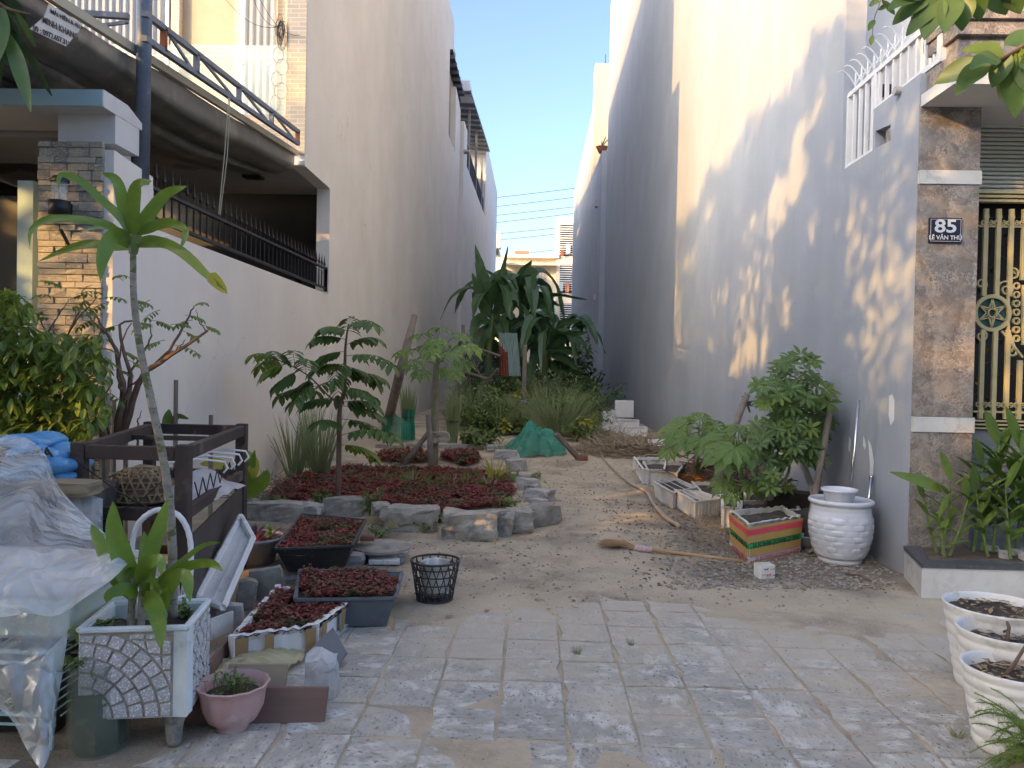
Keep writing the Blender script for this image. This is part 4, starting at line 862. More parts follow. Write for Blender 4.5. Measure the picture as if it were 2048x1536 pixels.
def strap(mb, pts, W, tilt=0, fold=.2, shape=None, n=12, wave=.0, face=None, split=0):
    """a long leaf through given points; its flat side turns about the midrib by tilt"""
    P_ = spline(pts, n); vs = []; fs = []; shape = shape or (lambda t: min(1, t * 5 + .25) * (1 - t ** 3.2) ** .8); ph = rnd(0, 6)
    for i, p in enumerate(P_):
        d = (P_[min(i + 1, n)] - P_[max(i - 1, 0)]).normalized(); f = (face or (EYE - p)).normalized(); x = d.cross(f)
        x = x.normalized() if x.length > .05 else d.orthogonal().normalized()
        x = Matrix.Rotation(tilt, 3, d) @ x; nn = x.cross(d).normalized(); t = i / n; w = W * .5 * max(shape(t), .01)
        wv = wave * W * math.sin(t * 9 + ph)
        jag = (1 + split * rnd(-.5, .3), 1 + split * rnd(-.5, .3)) if split and 0 < i < n else (1, 1)
        vs += [p - x * w * jag[0] + nn * (w * fold + wv), p, p + x * w * jag[1] + nn * (w * fold - wv)]
        if i < n: fs += [(i * 3, i * 3 + 1, i * 3 + 4, i * 3 + 3), (i * 3 + 1, i * 3 + 2, i * 3 + 5, i * 3 + 4)]
    return mb.add(vs, fs)
def pinnate(lf, st, base, d, L, n, ll, lw, droop=.4, r=.005, hang=.5):
    base = Vector(base); d = Vector(d).normalized(); p = base.copy(); pts = [p.copy()]; k = n
    for i in range(k):
        d = (d + Vector((0, 0, -droop * (i / k) * .5))).normalized(); p = p + d * (L / k); pts.append(p.copy())
        if i > 0:
            s = d.cross(Vector((0, 0, 1))); s = s.normalized() if s.length > .05 else Vector((1, 0, 0))
            for g in (-1, 1):
                q = rnd(.8, 1.1); lf.leaf(p + s * g * .004, (s * g + d * .5 + Vector((0, 0, -hang * rnd(.5, 1.4)))), (0, 0, 1), ll * q, lw * q, .6, 3, .25)
    lf.leaf(p, d + Vector((0, 0, -.4)), (0, 0, 1), ll * 1.1, lw, .6, 3, .25)
    if st is not None: st.tube(pts, [r * (1 - .6 * i / k) for i in range(k + 1)], 4, cap=False)
def palmate(mb, c, nrm, fwd, r, lobes=7, droop=.25):
    """deeply cut papaya leaf"""
    nrm = Vector(nrm).normalized(); fwd = Vector(fwd); fwd = (fwd - nrm * fwd.dot(nrm)).normalized(); s = nrm.cross(fwd); c = Vector(c); vs = [c]; fs = []
    for k in range(lobes):
        a = (k - (lobes - 1) / 2) * (R(300) / (lobes)) ; L = r * (1 - .32 * abs(k - (lobes - 1) / 2) / ((lobes - 1) / 2)) * rnd(.88, 1.06)
        ax = fwd * math.cos(a) + s * math.sin(a); sx = nrm.cross(ax)
        prof = [(.20, .05), (.38, .10), (.46, .24), (.56, .12), (.66, .22), (.78, .08), (1, 0)]; b = len(vs)
        def P2(t, w): return c + ax * (L * t) + sx * (L * w) - nrm * (droop * L * t * t) + nrm * (abs(w) * L * .25)
        pts = [P2(t, -w) for t, w in prof] + [P2(t, w) for t, w in prof[-2::-1]]; mid = [P2(t, 0) for t, _ in prof[:-1]]
        vs += pts + mid; n = len(pts); m0 = b + n
        for i in range(5):
            fs += [(b + i, b + i + 1, m0 + i + 1, m0 + i), (m0 + i, m0 + i + 1, b + n - 2 - i, b + n - 1 - i)]
        fs += [(b + 5, b + 6, m0 + 5), (m0 + 5, b + 6, b + 7), (0, b, m0), (0, m0, b + n - 1)]
    return mb.add(vs, fs)
def whorl(mb, c, nrm, r, n=8, w=.32, droop=.5):
    nrm = Vector(nrm).normalized(); u = nrm.orthogonal().normalized(); v = nrm.cross(u); a0 = rnd(0, 6)
    for k in range(n):
        a = a0 + 2 * math.pi * k / n; d = u * math.cos(a) + v * math.sin(a) + nrm * rnd(.05, .4)
        mb.leaf(Vector(c) + d * r * .12, d, nrm, r * rnd(.8, 1.05), r * w, droop, 4, .15, shape=lambda t: math.sin(math.pi * min(1, t * .96 + .02)) ** .7)
def herb(name, pts, m, parent, n, zf, h=.05, s=.022, org=None):
    """a carpet of small leafy sprigs inside an outline"""
    P_ = [(p[0], p[1]) for p in pts]; x0, x1 = min(p[0] for p in P_), max(p[0] for p in P_); y0, y1 = min(p[1] for p in P_), max(p[1] for p in P_); mb = MB(); k = 0
    def ins(x, y):
        c = False; j = len(P_) - 1
        for i in range(len(P_)):
            if (P_[i][1] > y) != (P_[j][1] > y) and x < (P_[j][0] - P_[i][0]) * (y - P_[i][1]) / (P_[j][1] - P_[i][1]) + P_[i][0]: c = not c
            j = i
        return c
    while k < n:
        x, y = rnd(x0, x1), rnd(y0, y1)
        if not ins(x, y): k += .3; continue
        if noise.noise(Vector((x * 4, y * 4, 5))) < -.32: k += .3; continue
        k += 1; z = zf(x, y); hh = h * rnd(.4, 1.25); lean = Vector((rnd(-.3, .3), rnd(-.3, .3), 1)); top = Vector((x, y, z)) + lean * hh
        for q in range(7):
            a = rnd(0, 6.28); e = s * rnd(.7, 1.4); d = Vector((math.cos(a), math.sin(a), rnd(-.2, .7))).normalized(); sd = d.cross(Vector((0, 0, 1))).normalized() * e * .38
            b = top - Vector((0, 0, hh * rnd(0, .5))); mb.add([b, b + d * e * .55 + sd, b + d * e, b + d * e * .55 - sd], [(0, 1, 2, 3)])
    return mb.build(name, m, parent, org=org, kind='stuff')
def tuft(mb, c, n, h, spread, w=.012, lean=None, droop=.35):
    for k in range(n):
        a = rnd(0, 6.28); r = rnd(0, spread * .25); b = Vector(c) + Vector((r * math.cos(a), r * math.sin(a), 0)); t = rnd(.15, 1) * spread / max(h, .01)
        d = Vector((math.cos(a) * t, math.sin(a) * t, 1)); L = h * rnd(.6, 1.1)
        if lean: d += Vector(lean)
        mb.leaf(b, d, Vector((-math.sin(a), math.cos(a), 0)) if random.random() < .5 else (0, 1, .1), L, w * rnd(.7, 1.3), droop * rnd(.4, 1.8), 6, .3, shape=lambda t: (1 - t) ** .6)
def bushlet(lf, st, c, h, r, n, ll, lw, twigs=7):
    c = Vector(c)
    for k in range(twigs):
        a = rnd(0, 6.28); e = c + Vector((math.cos(a) * r * rnd(.3, 1), math.sin(a) * r * rnd(.3, 1), h * rnd(.45, 1))); m_ = c.lerp(e, .5) + Vector((rnd(-.1, .1) * r, rnd(-.1, .1) * r, .1 * h))
        if st is not None: st.tube([c, m_, e], [.008, .005, .002], 4, cap=False)
        for j in range(n // twigs):
            t = rnd(.25, 1); p = (c.lerp(m_, t * 2) if t < .5 else m_.lerp(e, t * 2 - 1)) + Vector((rnd(-1, 1), rnd(-1, 1), rnd(-1, 1))) * r * .16
            lf.leaf(p, (rnd(-1, 1), rnd(-1, 1), rnd(-.6, .8)), (0, 0, 1), ll * rnd(.6, 1.2), lw * rnd(.7, 1.2), .5, 3, .2)
def plant(name, label, cat, c, lf, st, lm, sm, group=None, leafname='foliage'):
    t = thing(name, label, cat, c, group)
    if st is not None and st.f: st.build('stem', sm, t, kind='stuff')
    if lf.f: lf.build(leafname, lm, t, kind='stuff')
    return t
def tub(t, rim, depth, taper, wall, m, name='shell', lip=0):
    """an open tray under four rim points (front-left, front-right, back-right, back-left)"""
    rim = [Vector(p) for p in rim]; c = sum(rim, Vector()) / 4; dn = Vector((0, 0, -depth))
    out = rim; bot = [c + (p - c) * (1 - taper) + dn for p in rim]; inn = [p + (c - p).normalized() * wall * 1.4 for p in rim]; ib = [c + (p - c) * (1 - taper) * .92 + dn * .9 for p in rim]
    mb = MB(); mb.add(out + bot + inn + ib, [(3, 2, 1, 0)][:0] + [(i, (i + 1) % 4, (i + 1) % 4 + 8, i + 8) for i in range(4)] + [(i, i + 4, (i + 1) % 4 + 4, (i + 1) % 4) for i in range(4)] + [(i + 8, (i + 1) % 4 + 8, (i + 1) % 4 + 12, i + 12) for i in range(4)] + [(4, 7, 6, 5), (12, 13, 14, 15)])
    if lip:
        for i in range(4): mb.bar(out[i], out[(i + 1) % 4], lip, lip * .7)
    mb.build(name, m, t)
    return [c + (p - c) * .93 for p in rim]
def foam_box(t, rim, depth, m='foam', wall=.03, taper=.05, seed=1, name='side'):
    """polystyrene walls with crumbled tops, each wall a slab"""
    random.seed(seed); rim = [Vector(p) for p in rim]; c = sum(rim, Vector()) / 4; mb = MB()
    for i in range(4):
        a, b = rim[i], rim[(i + 1) % 4]; n = 14; ins = (c - (a + b) / 2); ins.z = 0; ins.normalize(); vs = []; fs = []
        for k in range(n + 1):
            p = a.lerp(b, k / n); dz = -abs(noise.noise(Vector((k * .5, seed, i)))) * .03; q = p + Vector((0, 0, dz)); w2 = wall * (1 + .25 * noise.noise(Vector((k * .7, i, seed + 3)))); iq = q + ins * w2
            lo = c + (p - c) * (1 - taper); lo.z = p.z - depth; vs += [q + Vector((0, 0, -.004)) , q + ins * .005, iq, iq - Vector((0, 0, depth * .97)), lo]
        for k in range(n):
            for j in range(4): fs.append((k * 5 + j, k * 5 + j + 1, k * 5 + j + 6, k * 5 + j + 5))
        fs += [(0, 1, 2, 3, 4), tuple(n * 5 + j for j in (4, 3, 2, 1, 0))]
        mb.add(vs, fs)
    lo = [c + (p - c) * (1 - taper) - Vector((0, 0, depth)) for p in rim]; mb.add(lo + [p + Vector((0, 0, .02)) for p in lo], [(0, 3, 2, 1), (4, 5, 6, 7)])
    mb.build(name, m, t)
    return [c + (p - c) * .92 for p in rim]
def fill(t, rim, drop, m='dark_soil', name='soil_fill', rough=.012):
    a, b, c, d = [Vector(p) for p in rim]; mb = MB()
    def f(u, v):
        p = a.lerp(b, u).lerp(d.lerp(c, u), v); return p + Vector((0, 0, -drop + noise.noise(p * 9) * rough * 1.6 + noise.noise(p * 31) * rough))
    mb.grid(f, 14, 14); mb.build(name, m, t, smooth=True)
# ================================================================ left foreground
random.seed(11)
# ---- terrazzo planter
fr, br, fl = Z_(374, 1256, .50), Z_(417, 1203, .50), Z_(158, 1262, .50)
ux = (fr - fl); ux.z = 0; Wp = ux.length; ux.normalize(); uy = Vector((-ux.y, ux.x, 0)); Dp = (br - fr).dot(uy); zb = .145; hp = .50 - zb
TP = thing('terrazzo_planter', 'square planter box with fan cobble pattern on its sides and white corners', 'planter', (fl + fr) / 2 - Vector((0, 0, .5)))
def lp(a, b, z): return fl + ux * a + uy * b + Vector((0, 0, z - .50))
mb = MB(); e = .022
for a0, a1, b0, b1 in ((0, Wp, 0, e), (0, Wp, Dp - e, Dp), (0, e, e, Dp - e), (Wp - e, Wp, e, Dp - e)):
    mb.prism([lp(a0, b0, zb), lp(a1, b0, zb), lp(a1, b1, zb), lp(a0, b1, zb)], (0, 0, hp))
mb.prism([lp(e, e, zb), lp(Wp - e, e, zb), lp(Wp - e, Dp - e, zb), lp(e, Dp - e, zb)], (0, 0, .02)); mb.build('box', 'render_white', TP)
mb = MB(); rw = .026
for a, b in (((0, 0), (Wp, 0)), ((Wp, 0), (Wp, Dp)), ((Wp, Dp), (0, Dp)), ((0, Dp), (0, 0))): mb.bar(lp(*a, .502), lp(*b, .502), rw, .022, bev=.006)
mb.build('rim', 'render_white', TP)
MB().prism([lp(.004, -.0005, zb + .004), lp(Wp - .05, -.0005, zb + .004), lp(Wp - .05, -.0005, .49), lp(.004, -.0005, .49)], -uy * .002).build('grout_face', 'concrete', TP)
MB().prism([lp(Wp + .0005, .05, zb + .004), lp(Wp + .0005, Dp - .004, zb + .004), lp(Wp + .0005, Dp - .004, .49), lp(Wp + .0005, .05, .49)], ux * .002).build('grout_face', 'concrete', TP)
mb = MB()
mb.bar(lp(Wp - .022, .004, zb), lp(Wp - .022, .004, .49), .055, .02); mb.bar(lp(Wp - .002, .028, zb), lp(Wp - .002, .028, .49), .02, .05); mb.build('corner_strip', 'render_white', TP)
for a, b in ((.06, .06), (Wp - .06, .06), (.06, Dp - .06), (Wp - .06, Dp - .06)):
    p = lp(a, b, zb); MB().lathe((p.x, p.y, 0), [(0, .004), (.026, .004), (.03, .03), (.036, .09), (.05, zb - .012), (.055, zb), (0, zb)], 16).build('foot', 'concrete', TP, smooth=True)
def sector_set(w, h, origin_right=False):
    out = []; g = .0055
    st = .058
    for k in range(6):
        r0, r1 = .015 + k * st, .015 + (k + 1) * st; n = max(1, int(r1 * 1.57 / .062))
        for j in range(n):
            a0, a1 = j * math.pi / 2 / n, (j + 1) * math.pi / 2 / n; da = g / r1
            pts = [((r0 + g) * math.cos(a), (r0 + g) * math.sin(a)) for a in np.linspace(a0 + da, a1 - da, 3)] + [((r1 - g) * math.cos(a), (r1 - g) * math.sin(a)) for a in np.linspace(a1 - da, a0 + da, 3)]
            out.append(pts)
    R1 = .015 + 6 * st; q = .062
    for i in range(int(w / q) + 1):
        for j in range(int(h / q) + 1):
            c = [(i * q + g, j * q + g), (i * q + q - g, j * q + g), (i * q + q - g, j * q + q - g), (i * q + g, j * q + q - g)]
            if min(math.hypot(*p) for p in c) > R1 - .055:
                c2 = []
                for p in c:
                    r = math.hypot(*p); s_ = max(1, (R1 + g) / r); c2.append((p[0] * s_, p[1] * s_))
                out.append(c2)
    res = []
    for pts in out:
        pp = [(min(max(x, .004), w - .004), min(max(y, .004), h - .004)) for x, y in pts]
        ar = abs(sum(pp[i][0] * pp[(i + 1) % len(pp)][1] - pp[(i + 1) % len(pp)][0] * pp[i][1] for i in range(len(pp)))) / 2
        if ar > .0005: res.append(pp)
    return res
for pp in sector_set(Wp - .055, hp - .02):
    MB().prism([lp(x, -.001, zb + .004 + y) for x, y in pp], -uy * rnd(.006, .010)).build('cobble', 'terrazzo', TP)
for pp in sector_set(Dp - .055, hp - .02):
    MB().prism([lp(Wp + .001, Dp - .004 - x, zb + .004 + y) for x, y in pp], ux * rnd(.006, .010)).build('cobble', 'terrazzo', TP)
fill(TP, [lp(e, e, .44), lp(Wp - e, e, .44), lp(Wp - e, Dp - e, .44), lp(e, Dp - e, .44)], 0)
# ---- tall cane plant in it
yd = lp(.3, .2, 0).y
DR = thing('cane_plant', 'tall dracaena with bare ringed cane and a crown of long lime leaves', 'plant', lp(Wp * .8, .2, .44))
mb = MB(); pts = spline([Y_(346, 1235, yd), Y_(344, 1080, yd), Y_(332, 950, yd), Y_(302, 800, yd), Y_(281, 700, yd), Y_(268, 600, yd), Y_(266, 505, yd)], 60)
mb.tube(pts, [(.0195 - .007 * i / 60) * (1 + .045 * (i % 2)) for i in range(61)], 12); mb.build('cane', 'cane_bark', DR, smooth=True)
mb = MB(); mb.tube([Y_(266, 508, yd), Y_(270, 470, yd)], [.018, .03], 8); mb.build('leaf_sheath', 'stem_green', DR)
LV = [([(262, 475), (246, 410), (233, 362), (205, 346)], 36, -.06, .2), ([(262, 480), (245, 440), (200, 398), (160, 362), (122, 350), (117, 380)], 26, -.15, .5), ([(268, 475), (266, 420), (275, 372), (304, 362)], 40, -.1, -.1),
      ([(276, 462), (298, 428), (332, 388), (374, 372)], 38, .0, .2), ([(275, 470), (305, 452), (342, 445), (372, 462), (360, 500)], 30, -.12, .5), ([(275, 492), (318, 483), (352, 495), (385, 520), (415, 550), (450, 580)], 34, -.2, .2),
      ([(262, 488), (225, 456), (190, 444), (140, 438), (92, 440), (62, 462), (60, 498)], 26, -.1, .6), ([(262, 495), (238, 470), (218, 482), (203, 520), (200, 565)], 48, -.2, -.2), ([(260, 490), (225, 463), (190, 457), (158, 466)], 22, .1, .9), ([(262, 498), (215, 492), (175, 488), (130, 500), (74, 524)], 26, .12, .4),
      ([(270, 490), (300, 478), (335, 486), (372, 505), (385, 515)], 24, .12, .3), ([(266, 470), (262, 440), (250, 420), (246, 440)], 22, .12, .4)]
for pts, w, dy, tl in LV:
    Q = [Y_(x, y, yd + dy * i / (len(pts) - 1)) for i, (x, y) in enumerate(pts)]; strap(MB_ := MB(), Q, w * .72 / 1538 * yd, tl + rnd(-.25, .25), .25, n=16, wave=.05); MB_.build('leaf', 'leaf_lime', DR, smooth=True)
Q = [Y_(x, y, yd - .18) for x, y in ((418, 548), (436, 566), (455, 588))]; strap(MB_ := MB(), Q, .05, .2, .2, n=6); MB_.build('leaf_tip', 'leaf_yellow', DR)
yl = lp(0, .15, 0).y
D2 = thing('low_cane_plant', 'short dracaena shoots with broad lime leaves drooping over the planter', 'plant', lp(.2, .15, .44))
for (x, y) in ((262, 1250), (282, 1250)):
    MB().tube([Y_(x, y, yl), Y_(x + 2, y - 60, yl), Y_(x + 4, y - 95, yl)], [.016, .014, .012], 8).build('stem', 'cane_bark', D2)
LV = [([(268, 1190), (246, 1120), (228, 1060), (226, 1002)], 50, -.05, .1), ([(290, 1185), (296, 1120), (318, 1050), (336, 996)], 42, .05, .4), ([(262, 1200), (222, 1140), (196, 1080), (183, 1048)], 40, .1, .5), ([(284, 1180), (290, 1130), (288, 1062)], 40, .1, .2),
      ([(300, 1200), (340, 1150), (385, 1128), (425, 1126), (446, 1142)], 32, -.1, .6), ([(296, 1195), (320, 1160), (352, 1130), (405, 1090), (440, 1085)], 26, .05, .8), ([(318, 1205), (345, 1160), (372, 1155), (380, 1205)], 40, -.15, .0), ([(288, 1200), (305, 1205), (318, 1245), (322, 1300)], 44, -.22, .1),
      ([(276, 1190), (248, 1180), (222, 1190), (212, 1205)], 36, -.15, .4), ([(280, 1170), (290, 1130), (320, 1120), (322, 1150)], 34, -.2, .2), ([(270, 1180), (236, 1150), (222, 1125), (240, 1118)], 30, .1, .4), ([(292, 1190), (300, 1165), (330, 1185), (335, 1225)], 30, -.05, .3),
      ([(270, 1210), (255, 1165), (262, 1140), (275, 1150)], 30, .0, .6), ([(282, 1215), (300, 1195), (316, 1180), (300, 1150)], 26, -.1, -.4)]
for pts, w, dy, tl in LV:
    Q = [Y_(x, y, yl + dy * i / (len(pts) - 1)) for i, (x, y) in enumerate(pts)]; strap(MB_ := MB(), Q, w * .85 / 1538 * yl, tl, .25, n=14, wave=.04); MB_.build('leaf', 'leaf_lime', D2, smooth=True)
lf, st = MB(), MB(); bushlet(lf, st, lp(.05, .1, .44), .08, .06, 60, .035, .02, 5); bushlet(lf, st, lp(.33, .3, .44), .07, .06, 40, .03, .02, 5); plant('ground_weed', 'small weeds in the corner of the cobbled planter', 'plant', lp(.05, .1, .44), lf, st, 'weed', 'stem_green')
# ---- old glass vase with a cutting
c = G(168, 1520) + Vector((0, .1, 0)); V = thing('glass_vase', 'dark algae stained octagonal glass vase with a leafy cutting beside the planter', 'vase', c)
o8 = [Vector((math.cos(R(22.5 + 45 * k)), math.sin(R(22.5 + 45 * k)), 0)) for k in range(8)]
def oct_(r, z): return [c + v * r + Vector((0, 0, z)) for v in o8]
mb = MB(); mb.prism(oct_(.100, .012), (0, 0, .235)); mb.build('water', 'water_dark', V)
mb = MB(); a, b, a2, b2 = oct_(.115, 0), oct_(.118, .36), oct_(.107, .008), oct_(.110, .36)
mb.add(a + b + a2 + b2, [(i, (i + 1) % 8, (i + 1) % 8 + 8, i + 8) for i in range(8)] + [(i + 24, (i + 1) % 8 + 24, (i + 1) % 8 + 16, i + 16) for i in range(8)] + [(i + 8, (i + 1) % 8 + 8, (i + 1) % 8 + 24, i + 24) for i in range(8)] + [(0, 7, 6, 5, 4, 3, 2, 1)]); mb.build('glass', 'dirty_glass', V)
lf, st = MB(), MB(); bushlet(lf, st, c + Vector((0, 0, .24)), .22, .13, 110, .07, .04, 9)
for (x, y) in ((160, 1250), (130, 1310), (195, 1320)):
    q = Y_(x, y, c.y); st.tube([c + Vector((0, 0, .2)), c.lerp(q, .6) + Vector((0, 0, .12)), q], [.005, .004, .002], 4)
    for k in range(5): lf.leaf(q, (rnd(-1, 1), rnd(-1, .4), rnd(-.7, .5)), (0, 0, 1), .085, .03, .5, 4, .2)
plant('leafy_cutting', 'leafy green cutting growing out of the stained glass vase', 'plant', c + Vector((0, 0, .24)), lf, st, 'weed', 'stem_green')
# ---- covered tank and polythene sheet
TK = thing('glass_tank', 'pale green tinted tank standing on a wire rack under the polythene', 'tank', (-2.5, 3.2, 0))
MB().bb((-3.4, 3.05, .42), (-1.84, 3.7, .60), .02).build('tank_body', 'mint_tank' if mat('mint_tank', (.50, .58, .53), (.38, .46, .42), .35, 3, .2, 20, c3=(.25, .27, .22), s3=2, t3=(.55, .7)) else '', TK)
MB().bb((-3.4, 3.02, .605), (-1.82, 3.72, .64), .01).build('lid', 'concrete_pale', TK)
mb = MB()
for z in (.15, .40):
    for k in range(30): mb.bar((-3.3 + k * .05, 2.98, z), (-3.3 + k * .05, 3.6, z), .005)
    mb.bar((-3.35, 2.98, z), (-1.9, 2.98, z), .012); mb.bar((-3.35, 3.0, z - .05), (-1.9, 3.0, z - .05), .008)
for x in (-3.3, -2.28, -1.9): mb.bar((x, 3.0, 0), (x, 3.0, .41), .014)
mb.build('wire_rack', 'mint_paint', TK, kind='stuff')
MB().bb((-3.4, 3.1, .02), (-1.95, 3.7, .12)).build('dark_base', 'very_dark', TK)
def sheet(name, top, bot, label, nu=70, nv=40, bulge=0, cr=.03, seed=0):
    T_, B_ = spline([Y_(*p) for p in top], nu), spline([Y_(*p) for p in bot], nu)
    def f(u, v):
        i = round(u * nu); p = T_[i].lerp(B_[i], v); off = Vector((0, -1, .3)) * bulge * math.sin(math.pi * v)
        q = p * 3 + Vector((seed, 0, 0)); r = abs(noise.noise(Vector((q.x + q.z, q.y * .5, q.z * .4)) * 1.2)) * 1.7 + abs(noise.noise(Vector((q.x * 2.4 + q.z, q.y, q.z * .7)) )) * .6 + abs(noise.noise(q * 5)) * .22
        return p + off + Vector((.1, -.8, .45)) * cr * (r - .6) * (1 if 0 < v < 1 else .5)
    return tag(MB().grid(f, nu, nv).build(name, 'film', smooth=True), label, 'plastic sheet')
sheet('polythene_sheet', [(-260, 850, 4.0), (0, 868, 3.9), (60, 880, 3.9), (95, 915, 3.75), (118, 975, 3.7), (190, 1050, 3.6), (240, 1085, 3.4), (276, 1104, 3.2)],
      [(-260, 1230, 2.7), (-60, 1236, 2.72), (0, 1234, 2.75), (60, 1228, 2.8), (112, 1230, 2.82), (180, 1188, 2.9), (235, 1148, 3.0), (272, 1112, 3.18)], 'large crumpled clear polythene sheet draped over the tank', bulge=.10, cr=.05)
sheet('polythene_flap', [(-120, 1225, 2.86), (0, 1225, 2.88), (60, 1225, 2.9), (100, 1220, 2.92), (150, 1205, 2.96)], [(-120, 1420, 2.9), (0, 1420, 2.85), (60, 1510, 2.8), (88, 1534, 2.78), (112, 1450, 2.9)], 'hanging flap of cloudy polythene in front of the tank', 50, 40, .02, .03, 5)
sheet('folded_polythene', [(110, 985, 3.9), (150, 983, 3.9), (182, 990, 3.9), (206, 998, 3.95)], [(120, 1060, 3.7), (155, 1075, 3.7), (184, 1080, 3.75), (206, 1070, 3.8)], 'small stiff fold of polythene behind the draped sheet', 20, 14, .0, .012, 9)
# support under the sacks
tag(MB().bb((-3.3, 3.8, 0), (-2.42, 4.5, .86), .02).build('storage_chest', 'ply_dark'), 'dark chest hidden under the sacks and polythene', 'chest')
def sack(cx, cy, Yq, w, h, d, label, seed, words=None):
    c = Y_(cx, cy, Yq); off = Vector((seed, 3, 1)); mb = MB()
    def f(u, v):
        a = 2 * math.pi * u; t = math.pi * (v - .5); s = lambda q, k: math.copysign(abs(q) ** k, q)
        p = Vector((s(math.cos(t), .5) * s(math.cos(a), .55) * w / 2, s(math.cos(t), .5) * s(math.sin(a), .55) * d / 2, s(math.sin(t), .8) * h / 2 * (1 - .35 * abs(math.cos(a)) ** 4)))
        return c + p * (1 + .10 * noise.noise(p * 9 + off)) + Vector((0, 0, .012 * noise.noise(p * 14 + off)))
    mb.grid(f, 36, 14); o = tag(mb.build('plastic_sack', 'blue_sack', smooth=True), label, 'sack', 'stacked blue sacks')
    if words:
        text(words, h * .62, 'print_black', o, c + Vector((.03, -d / 2 - .012, h * .02)), Matrix.Rotation(R(80), 4, 'X') @ Matrix.Rotation(R(14), 4, 'Z'), bold=.003)
    return o
sack(92, 946, 4.1, .40, .10, .3, 'lowest of the flat blue sacks stacked behind the polythene', 3); sack(110, 928, 4.1, .30, .13, .34, 'middle blue sack bulging to the right in the stack', 2)
sack(90, 908, 4.1, .30, .12, .34, 'blue sack with black lettering, second from the top of the stack', 1, 'AYOTA'); sack(70, 880, 4.15, .27, .08, .3, 'topmost blue sack with black print', 4)
mb = MB(); rock(mb, Y_(120, 975, 3.85), (.36, .16, .07), .06, 4, .07, 4); tag(mb.build('wood_slab', 'driftwood'), 'thick weathered slab of driftwood lying below the blue sacks', 'wood')
# ---- dark timber crate
Yn, Yx = 4.1, 5.7
nl, nr, fr_c = Y_(160, 886, Yn), Y_(368, 893, Yn), Y_(484, 854, Yx); zt_ = nr.z; flc = Y_(300, 846, Yx)
CR = thing('timber_frame', 'dark open timber frame stand with plywood side and cross wires', 'stand', (nl + nr) / 2 - Vector((0, 0, zt_)))
pl = [Vector((p.x, p.y, 0)) for p in (nl, nr, fr_c, flc)]
for k, p in enumerate(pl): MB().bar(p, p + Vector((0, 0, zt_ + .01)), .075, .065, upv=(0, 1, 0), bev=.005).build('post', 'timber_dark', CR)
for z, hh, nm in ((zt_ - .04, .075, 'top_rail'), (.74, .07, 'shelf_rail'), (.16, .06, 'bottom_rail')):
    for k in range(4):
        a, b = pl[k], pl[(k + 1) % 4]; d = (b - a).normalized() * .04; MB().bar(a + d + Vector((0, 0, z)), b - d + Vector((0, 0, z)), .045 if nm != 'top_rail' else .05, hh, upv=(0, 0, 1), bev=.004).build(nm, 'timber_dark', CR)
a, b = pl[0].lerp(pl[3], .62), pl[1].lerp(pl[2], .62); MB().bar(a + Vector((0, 0, zt_ - .05)), b + Vector((0, 0, zt_ - .05)), .04, .03).build('cross_rail', 'timber_dark', CR)
sh = [p.lerp(sum(pl, Vector()) / 4, .05) + Vector((0, 0, .70)) for p in pl]; MB().prism(sh, (0, 0, .012)).build('shelf_board', 'ply_dark', CR)
o_ = Vector((.018, 0, 0)); a, b = pl[1] + o_, pl[2] + o_; MB().prism([a.lerp(b, .03) + Vector((0, 0, .08)), a.lerp(b, .97) + Vector((0, 0, .08)), a.lerp(b, .97) + Vector((0, 0, .66)), a.lerp(b, .03) + Vector((0, 0, .60))], (-.012, 0, 0)).build('side_panel', 'ply_dark', CR)
mb = MB()
for k in range(14):
    t0_, t1_ = k / 14, (k + 1) / 14; za_, zb_2 = (.80, .90) if k % 2 else (.90, .80); mb.bar(a.lerp(b, .08 + .8 * t0_) + Vector((.01, 0, za_)), a.lerp(b, .08 + .8 * t1_) + Vector((.01, 0, zb_2)), .006)
q = [pl[0] + Vector((0, -.03, 1.02)), pl[1] + Vector((-.1, -.03, .74)), pl[1] + Vector((-.02, -.03, 1.0)), pl[0] + Vector((.14, -.03, .72))]
mb.tube([q[0], q[0].lerp(q[1], .5) + Vector((0, 0, -.02)), q[1]], .004, 4); mb.tube([q[2], q[2].lerp(q[3], .5) + Vector((0, 0, -.05)), q[3]], .004, 4); mb.build('wire', 'wire', CR)
# bamboo dome basket on the shelf
c = Y_(283, 1000, 4.55); c.z = .716; BK = thing('bamboo_basket', 'upturned open weave bamboo basket on the shelf of the timber frame', 'basket', c); mb = MB()
def domep(a, t): r = .165 * math.cos(t * 1.25) ** .55; return c + Vector((r * math.cos(a), r * math.sin(a) * .9, .02 + .19 * math.sin(t * 1.45)))
for k in range(16):
    for s in (-1, 1):
        pts = [domep(2 * math.pi * k / 16 + s * t * .75, t) for t in np.linspace(0, 1.05, 9)]; mb.tube(pts, .006, 4, squash=.5)
for t in np.linspace(.02, 1.05, 8): mb.tube([domep(a, t) for a in np.linspace(0, 6.283, 28)], .006, 4, cap=False, squash=.6)
mb.build('weave', 'bamboo', BK, kind='stuff'); MB().lathe(c + Vector((0, 0, .01)), [(.14, 0), (.145, .05), (.11, .13), (.03, .18), (0, .185)], 18).build('inner_layer', 'bark_thin', BK)
mb = MB(); cc = Y_(222, 975, 4.5)
mb.grid(lambda u, v: Vector((cc.x + (u - .5) * .26, cc.y + (v - .5) * .2, .73 + .06 * math.sin(math.pi * u) * math.sin(math.pi * v) + .02 * noise.noise(Vector((u * 6, v * 5, 1))))), 16, 10)
o = tag(mb.build('green_sack', 'green_sack', smooth=True), 'flattened dark green sack with pale lettering on the shelf', 'sack'); text('Hafa', .06, 'print_white', o, cc + Vector((.0, -.105, -(cc.z - .765))), Matrix.Rotation(R(70), 4, 'X') @ Matrix.Rotation(R(8), 4, 'Z'), bold=.001)
